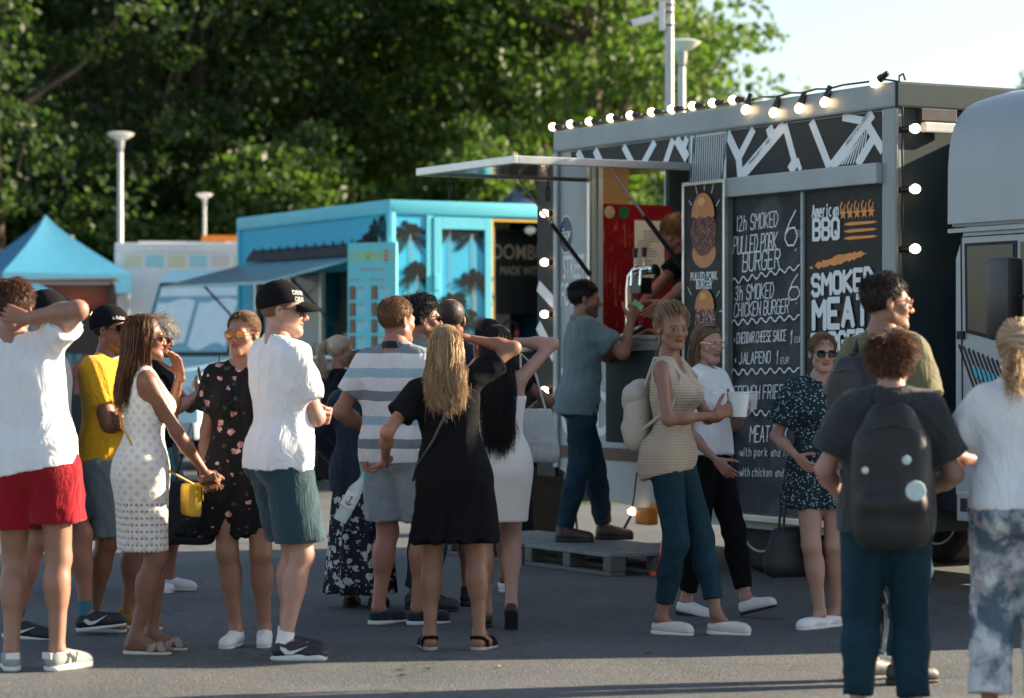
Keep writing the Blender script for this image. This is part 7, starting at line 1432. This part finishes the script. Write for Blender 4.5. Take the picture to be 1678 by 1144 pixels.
def props(R):
    dk = mat('black_bag', (.012, .013, .015), .6, var=.2, bump=.3, bs=80); rod = MATS['black_strut']; chas = MATS['chassis_black']
    pallet()
    yb = mat('yellow_straw', (.62, .40, .03), .8, var=.25, vs=60, bump=.6, bs=90); p = R['dress']
    c = p.world(p.C(-.02, -.24, .80)); o = empty('shoulder_bag', c, p.yaw, 'yellow woven bag hanging in front of the white-dressed woman on a thin strap', 'bag'); MB().box(-.11, .11, -.035, .035, -.10, .06, bev=.025).build('bag_body', yb, o, True); MB().box(-.112, .112, -.04, -.036, -.02, .062, bev=.004).build('flap', yb, o)
    rel = lambda v: tuple(Rz(0)@(np.array(v)-p.C(-.02, -.24, .80)))
    MB().tube([rel(p.C(.10, .07, 1.45)), rel(p.C(.05, .135, 1.33)), rel(p.C(-.06, .125, 1.16)), rel(p.P(-.165, .06, 1.02)), rel(p.P(-.16, -.08, .95)), (-.06, 0, .06)], [.006]*6, 6).build('strap', mat('yellow_strap', (.55, .32, .03), .5), o, True)
    sc = p.wr[1]+p.hd[1][0]*.03; e = empty('hair_scrunchie', p.world(sc), 0, 'brown scrunchie round the wrist of the white-dressed woman', 'scrunchie'); b = MB(); b.tube([(.042*math.cos(a*.5236), .042*math.sin(a*.5236), .012*math.sin(a*2.1)) for a in range(12)], [.020+.006*math.sin(a*2.7) for a in range(12)], 8, closed=True); b.build('ruffle', mat('brown_velvet', (.16, .07, .03), .7, var=.4, vs=40), e, True)
    # red drinks
    cupm = glassy('clear_plastic', (.9, .93, .93), .06, .35); drink = mat('red_drink', (.30, .02, .025), .15, var=.1); pale = mat('milky_cup', (.62, .66, .66), .3, var=.05)
    def cup(pos, label, m, r=.036, h=.11, fill=None, straw=False, tilt=0):
        o = empty('cup', pos, 0, label, 'cup'); o.rotation_euler = (tilt, 0, 0); MB().lathe([(r*.72, 0), (r, h), (r*.96, h), (r*.68, .004), (.0001, .004)], n=20).build('cup_wall', m, o, True)
        if fill: MB().lathe([(r*.66, .006), (r*.86, h*.7), (.0001, h*.7)], n=18).build('drink', fill, o, True)
        if straw: MB().tube([(0, 0, .02), (.02, -.01, h+.07)], .004, 6).build('straw', mat('red_straw', (.4, .02, .03), .5), o)
        MB().lathe([(r, h-.003), (r*1.06, h), (r, h+.004)], n=20).build('rim', m, o, True)
    p = R['grey']; cup(p.world((p.wr[0]+p.wr[1])/2+np.array((0, -.09, .03))), 'clear cup of red drink held by the grey-haired person', cupm, fill=drink, straw=True)
    p = R['knit']; cup(p.world((p.wr[0]+p.wr[1])/2+np.array((.0, -.075, -.02))), 'wide translucent plastic cup held by the woman in the beige top', pale, .058, .125)
    p = R['girl']; cup(p.world(p.wr[0]+np.array((-.02, -.06, .02))), 'small clear plastic cup held by the woman in glasses', cupm, .034, .10)
    # black tote hanging beside the grey-haired person
    p = R['grey']; o = empty('tote_bag', p.world(np.array((-.10, -.20, .30))), p.yaw+.2, 'plain black cloth tote hanging beside the grey-haired person', 'bag'); f = Field(); [f.cap((-.03, -.14+.004*q, .04+.042*q), (-.03, .14-.004*q, .04+.042*q), .042-.002*q, k=.04) for q in range(9)]; V, Q = f.mesh(.011); V = wrinkle(V, Q, 9, .008, 8); mobj('bag_body', npmesh('bag_body', V, Q), mat('black_canvas', (.012, .013, .015), .9), o); MB().tube([(-.03, -.08, .40), (-.04, -.03, .75), (-.03, .06, .40)], .007, 6).build('handle', MATS['black_canvas'], o, True)
    # water bottle of the blonde woman
    p = R['blonde']; g = p.wr[0]+p.hd[0][0]*.09; o = empty('water_bottle', p.world(g+np.array((.03, 0, -.02))), 0, 'clear plastic water bottle with anchor label hanging from the blonde woman\'s hand', 'bottle'); o.rotation_euler = (0, rad(28), 0)
    wat = glassy('bottle_plastic', (.75, .92, .96), .05, .45); MB().lathe([(.013, 0), (.014, -.03), (.034, -.075), (.036, -.19), (.033, -.20), (.036, -.21), (.034, -.255), (.0001, -.25)], n=20).build('bottle_body', wat, o, True); MB().lathe([(.0145, .012), (.0145, -.012)], n=14).build('bottle_cap', mat('cap_blue', (.1, .4, .5), .4), o, True); lb = MB().lathe([(.0368, -.10), (.0368, -.175)], n=20).build('label_band', mat('label_white', (.62, .74, .78), .5), o, True)
    pr = Print(-.0385, .0001); pr.line([(0, -.115), (0, -.16)], .005); pr.line([(-.014, -.15), (-.007, -.162), (.007, -.162), (.014, -.15)], .005); pr.line([(-.007, -.122), (.007, -.122)], .004); pr.build('label_anchor', mat('label_navy', (.02, .05, .12), .5), lb)
    b = MB(); w_ = p.wr[0]; u = p.hd[0][0]; a1 = nrm(np.cross(u, (0, 0, 1))); a2 = np.cross(u, a1); o = empty('bracelet', p.world(w_), p.yaw, 'dark bead bracelet on the blonde woman\'s wrist', 'bracelet')
    for q in range(14): a = 2*math.pi*q/14; MB().lathe([(.0001, -.006), (.006, 0), (.0001, .006)], tuple((a1*math.cos(a)+a2*math.sin(a))*.029), 8).build('bead', brnm(), o, True)
    p = R['blonde']; o = empty('crossbody_strap', p.world(p.C(0, .12, 1.3)), p.yaw, 'thin dark bag strap across the back of the black dress', 'strap'); r0 = p.C(0, .12, 1.3); b = MB().tube([tuple(p.C(-.09, .02, 1.475)-r0), tuple(p.C(-.06, .115, 1.38)-r0), tuple(p.C(.02, .125, 1.25)-r0), tuple(p.C(.09, .115, 1.13)-r0), tuple(p.P(.19, .07, 1.0)-r0), tuple(p.P(.22, -.03, .92)-r0)], .007, 6).build('strap', mat('dark_strap', (.03, .035, .035), .5), o, True)
    # payment card and terminal
    p = R['cust']; g = p.wr[1]+p.hd[1][0]*.12; o = empty('bank_card', p.world(g), p.yaw, 'green bank card held up by the man at the hatch', 'card'); MB().box(-.0008, .0008, -.043, .043, -.027, .027, Matrix.Rotation(rad(35), 4, 'X'), bev=0).build('card', mat('card_green', (.18, .48, .22), .4), o); MB().box(-.0022, -.0009, -.03, -.02, -.006, .006, Matrix.Rotation(rad(35), 4, 'X')).build('chip', mat('gold_frame', (.6, .42, .2), .25, .9), o)
    o = empty('pump_bottle', TW(.66, -.10, 1.606), TA, 'clear sanitiser pump bottle on the hatch counter', 'bottle'); MB().lathe([(.032, 0), (.034, .01), (.034, .12), (.012, .15), (.012, .165)], n=18).build('bottle_body', cupm, o, True); MB().lathe([(.030, .004), (.031, .09), (.0001, .09)], n=16).build('gel', mat('gel_blue', (.3, .38, .42), .2), o, True); MB().tube([(0, 0, .165), (0, 0, .20), (0, -.03, .198)], .006, 6).build('pump', MATS['white_plastic'], o, True)
    o = empty('card_terminal', TW(1.32, -.12, 1.606), TA, 'small black card terminal on the hatch counter', 'card terminal'); M = Matrix.Rotation(rad(25), 4, 'X'); MB().box(-.04, .04, -.07, .07, .02, .05, M, bev=.008).build('housing', rod, o); MB().box(-.03, .03, .0, .055, .0505, .052, M).build('screen', mat('lcd', (.2, .26, .24), .2), o)
    # backpacks
    lb = mat('beige_leather', (.46, .41, .34), .55, var=.12, vs=8, bump=.2, bs=60); backpack(R['knit'], lb, 'beige leather backpack on the woman in the knitted top', .13, .16, .06, 1.16, flap=lb)
    backpack(R['youth'], dk, 'large black backpack with round badges on the youth in charcoal', .155, .25, .085, 1.12, mark=[(-.085, -.06, .040, mat('badge_pale', (.55, .68, .70), .35, var=.3, vs=60)), (-.05, .06, .018, MATS['badge_pale']), (.11, .02, .014, mat('badge_cream', (.7, .6, .5), .4))])
    backpack(R['olive'], dk, 'dark backpack on the tall man in the olive shirt', .14, .20, .06, 1.18)
    # white tote of the bun-haired person, handbag of the playsuit woman
    p = R['bun']; o = empty('tote_bag', p.world(np.array((-.30, .02, .78))), p.yaw, 'off-white cloth tote bag hanging from a shoulder beside the yellow door edge', 'bag'); f = Field(); [f.cap((-.10+.003*q, 0, .06+.04*q), (.10-.003*q, 0, .06+.04*q), .045-.0035*q, k=.04) for q in range(8)]; V, Q = f.mesh(.011); V = wrinkle(V, Q, 4, .010, 9); mobj('bag_body', npmesh('bag_body', V, Q), cloth('tote_canvas', (.55, .55, .50)), o); MB().tube([(-.06, 0, .33), (.02, 0, .62), (.10, 0, .70), (.09, 0, .33)], .008, 6).build('handle', MATS['tote_canvas'], o, True)
    p = R['romper']; o = empty('handbag', p.world(np.array((-.16, .02, .27))), .3, 'black leather handbag hanging low beside the woman in the playsuit', 'bag'); f = Field()
    for q in range(5): f.cap((-.11+.008*q, 0, .06+.045*q), (.11-.008*q, 0, .06+.045*q), .06-.006*q, k=.04)
    V, Q = f.mesh(.012); V = wrinkle(V, Q, 6, .006, 12); mobj('bag_body', npmesh('bag_body', V, Q), dk, o)
    for y in (-.03, .03): MB().tube([(-.07, y, .22), (-.05, y, .42), (0, y*.3, .62), (.04, y, .42), (.07, y, .22)], .007, 6).build('handle', dk, o, True)
    # bin with bag, cone, cable, pushchair
    c = gp(890, 874); o = empty('litter_bin', c, .4, 'black wicker-pattern litter bin with a liner under the trailer corner', 'bin'); bm_ = mat('bin_plastic', (.010, .011, .012), .8, var=.3, bump=.3, bs=45, bd=.004, spec=.0); MB().prism([(-.17, 0), (.17, 0), (.21, .62), (-.21, .62)], -.2, .2).build('bin_body', bm_, o); MB().box(-.225, .225, -.215, .215, .60, .64, bev=.01).build('bin_rim', bm_, o)
    f = Field(); f.cap((-.15, -.1, .63), (.15, .05, .65), .07, k=.05).cap((-.05, .08, .66), (.1, -.1, .68), .06, k=.04); V, Q = f.mesh(.012); V = wrinkle(V, Q, 3, .022, 14, (1, 1, 1)); mobj('bin_liner', npmesh('bin_liner', V, Q), mat('liner_black', (.02, .02, .022), .25), o)
    o = empty('traffic_cone', TW(2.42, -.52, 0), 0, 'orange traffic cone beside the pallets, partly hidden by the walking women', 'traffic cone'); oc = mat('cone_orange', (.62, .10, .02), .5); MB().box(-.16, .16, -.16, .16, 0, .03, bev=.01).build('cone_base', oc, o); MB().lathe([(.12, .03), (.10, .12), (.025, .50), (.02, .50)], n=20).build('cone_body', oc, o, True)
    MB_ = MB().tube([TW(.35, .05, .62), TW(.42, -.1, .35), TW(.55, -.15, .06), TW(.75, -.12, .03), TW(.95, -.1, .06), TW(1.15, -.05, .34)], .010, 6); o = MB_.build('power_cable', rod, None, True); tag(o, 'black power cable looping from under the grey truck skirt', 'cable')
    Y = 40.5; o = empty('pushchair', ((96-839)*Y/F, Y, 0), rad(60), 'dark pushchair by the distant walkers', 'pushchair')
    for x, y, r in ((-.25, .28, .13), (.25, .28, .13), (-.22, -.35, .10), (.22, -.35, .10)):
        wq = empty('wheel', (x, y, r), rad(90), parent=o); MB().tube([(r*.9*math.cos(a*.3142), 0, r*.9*math.sin(a*.3142)) for a in range(20)], r*.1, 8, closed=True).build('tyre', MATS['tyre_rubber'], wq, True); MB().lathe([(.03, -.02), (.03, .02)], (0, 0, 0), 10, Matrix.Rotation(rad(90), 4, 'X')).build('hub', MATS['aluminium'], wq)
        sp = MB(); [sp.tube([(0, 0, 0), (r*.85*math.cos(k*1.2566), 0, r*.85*math.sin(k*1.2566))], .008, 5) for k in range(5)]; sp.build('spokes', MATS['aluminium'], wq)
    for x in (-.22, .22): MB().tube([(x, -.35, .1), (x, .1, .55), (x, .45, 1.02)], .015, 6).build('frame_tube', chas, o, True); MB().tube([(x, .28, .13), (x, 0, .5)], .015, 6).build('frame_tube', chas, o, True)
    MB().tube([(-.22, .45, 1.02), (.22, .45, 1.02)], .018, 6).build('push_bar', chas, o); f = Field(); f.cap((-.13, -.15, .48), (.13, -.15, .48), .07, k=.04).cap((-.13, .1, .75), (.13, .1, .75), .06, k=.15); V, Q = f.mesh(.015); mobj('seat', npmesh('seat', V, Q), dk, o)
    hd = [(.24*math.cos(a*.314-1.57*0), 0, 0) for a in range(2)]; b = MB(); rings = []
    for q in range(6):
        a = rad(20+100*q/5); rings.append([(-.2+.4*j/6, .15-.36*math.cos(a)*(.6), .62+.36*math.sin(a)*(.75+.25*math.sin(math.pi*j/6))) for j in range(7)])
    vs = [v for r_ in rings for v in r_]; fs = [(i*7+j, i*7+j+1, (i+1)*7+j+1, (i+1)*7+j) for i in range(5) for j in range(6)]; b.add(vs, fs); b.build('hood', dk, o, True)
    # leaves and litter on the asphalt
    rng = random.Random(11); lm = mat('dry_leaf', (.20, .17, .05), .8, var=.4)
    for k, (px, py) in enumerate(((655, 1100), (700, 1098), (660, 1108), (820, 1094), (1060, 1072), (420, 1078), (300, 1092))):
        g = gp(px, py); b = MB(); a = rng.uniform(0, 6); L = rng.uniform(.02, .035); b.add([(L*math.cos(a), L*math.sin(a), .004), (.4*L*math.cos(a+1.5), .4*L*math.sin(a+1.5), .012), (-L*math.cos(a), -L*math.sin(a), .006), (.4*L*math.cos(a-1.5), .4*L*math.sin(a-1.5), .009)], [(0, 1, 2, 3)]); o = b.build('fallen_leaf', lm, None, loc=g); tag(o, 'small dry leaf lying on the sunlit asphalt', 'leaf', 'fallen leaves on the asphalt')
def brnm(): return mat('bead_brown', (.04, .025, .02), .4)
ground(); trees(); poles(); tents(); grey_truck(); blue_trailer(); van()
props(people())
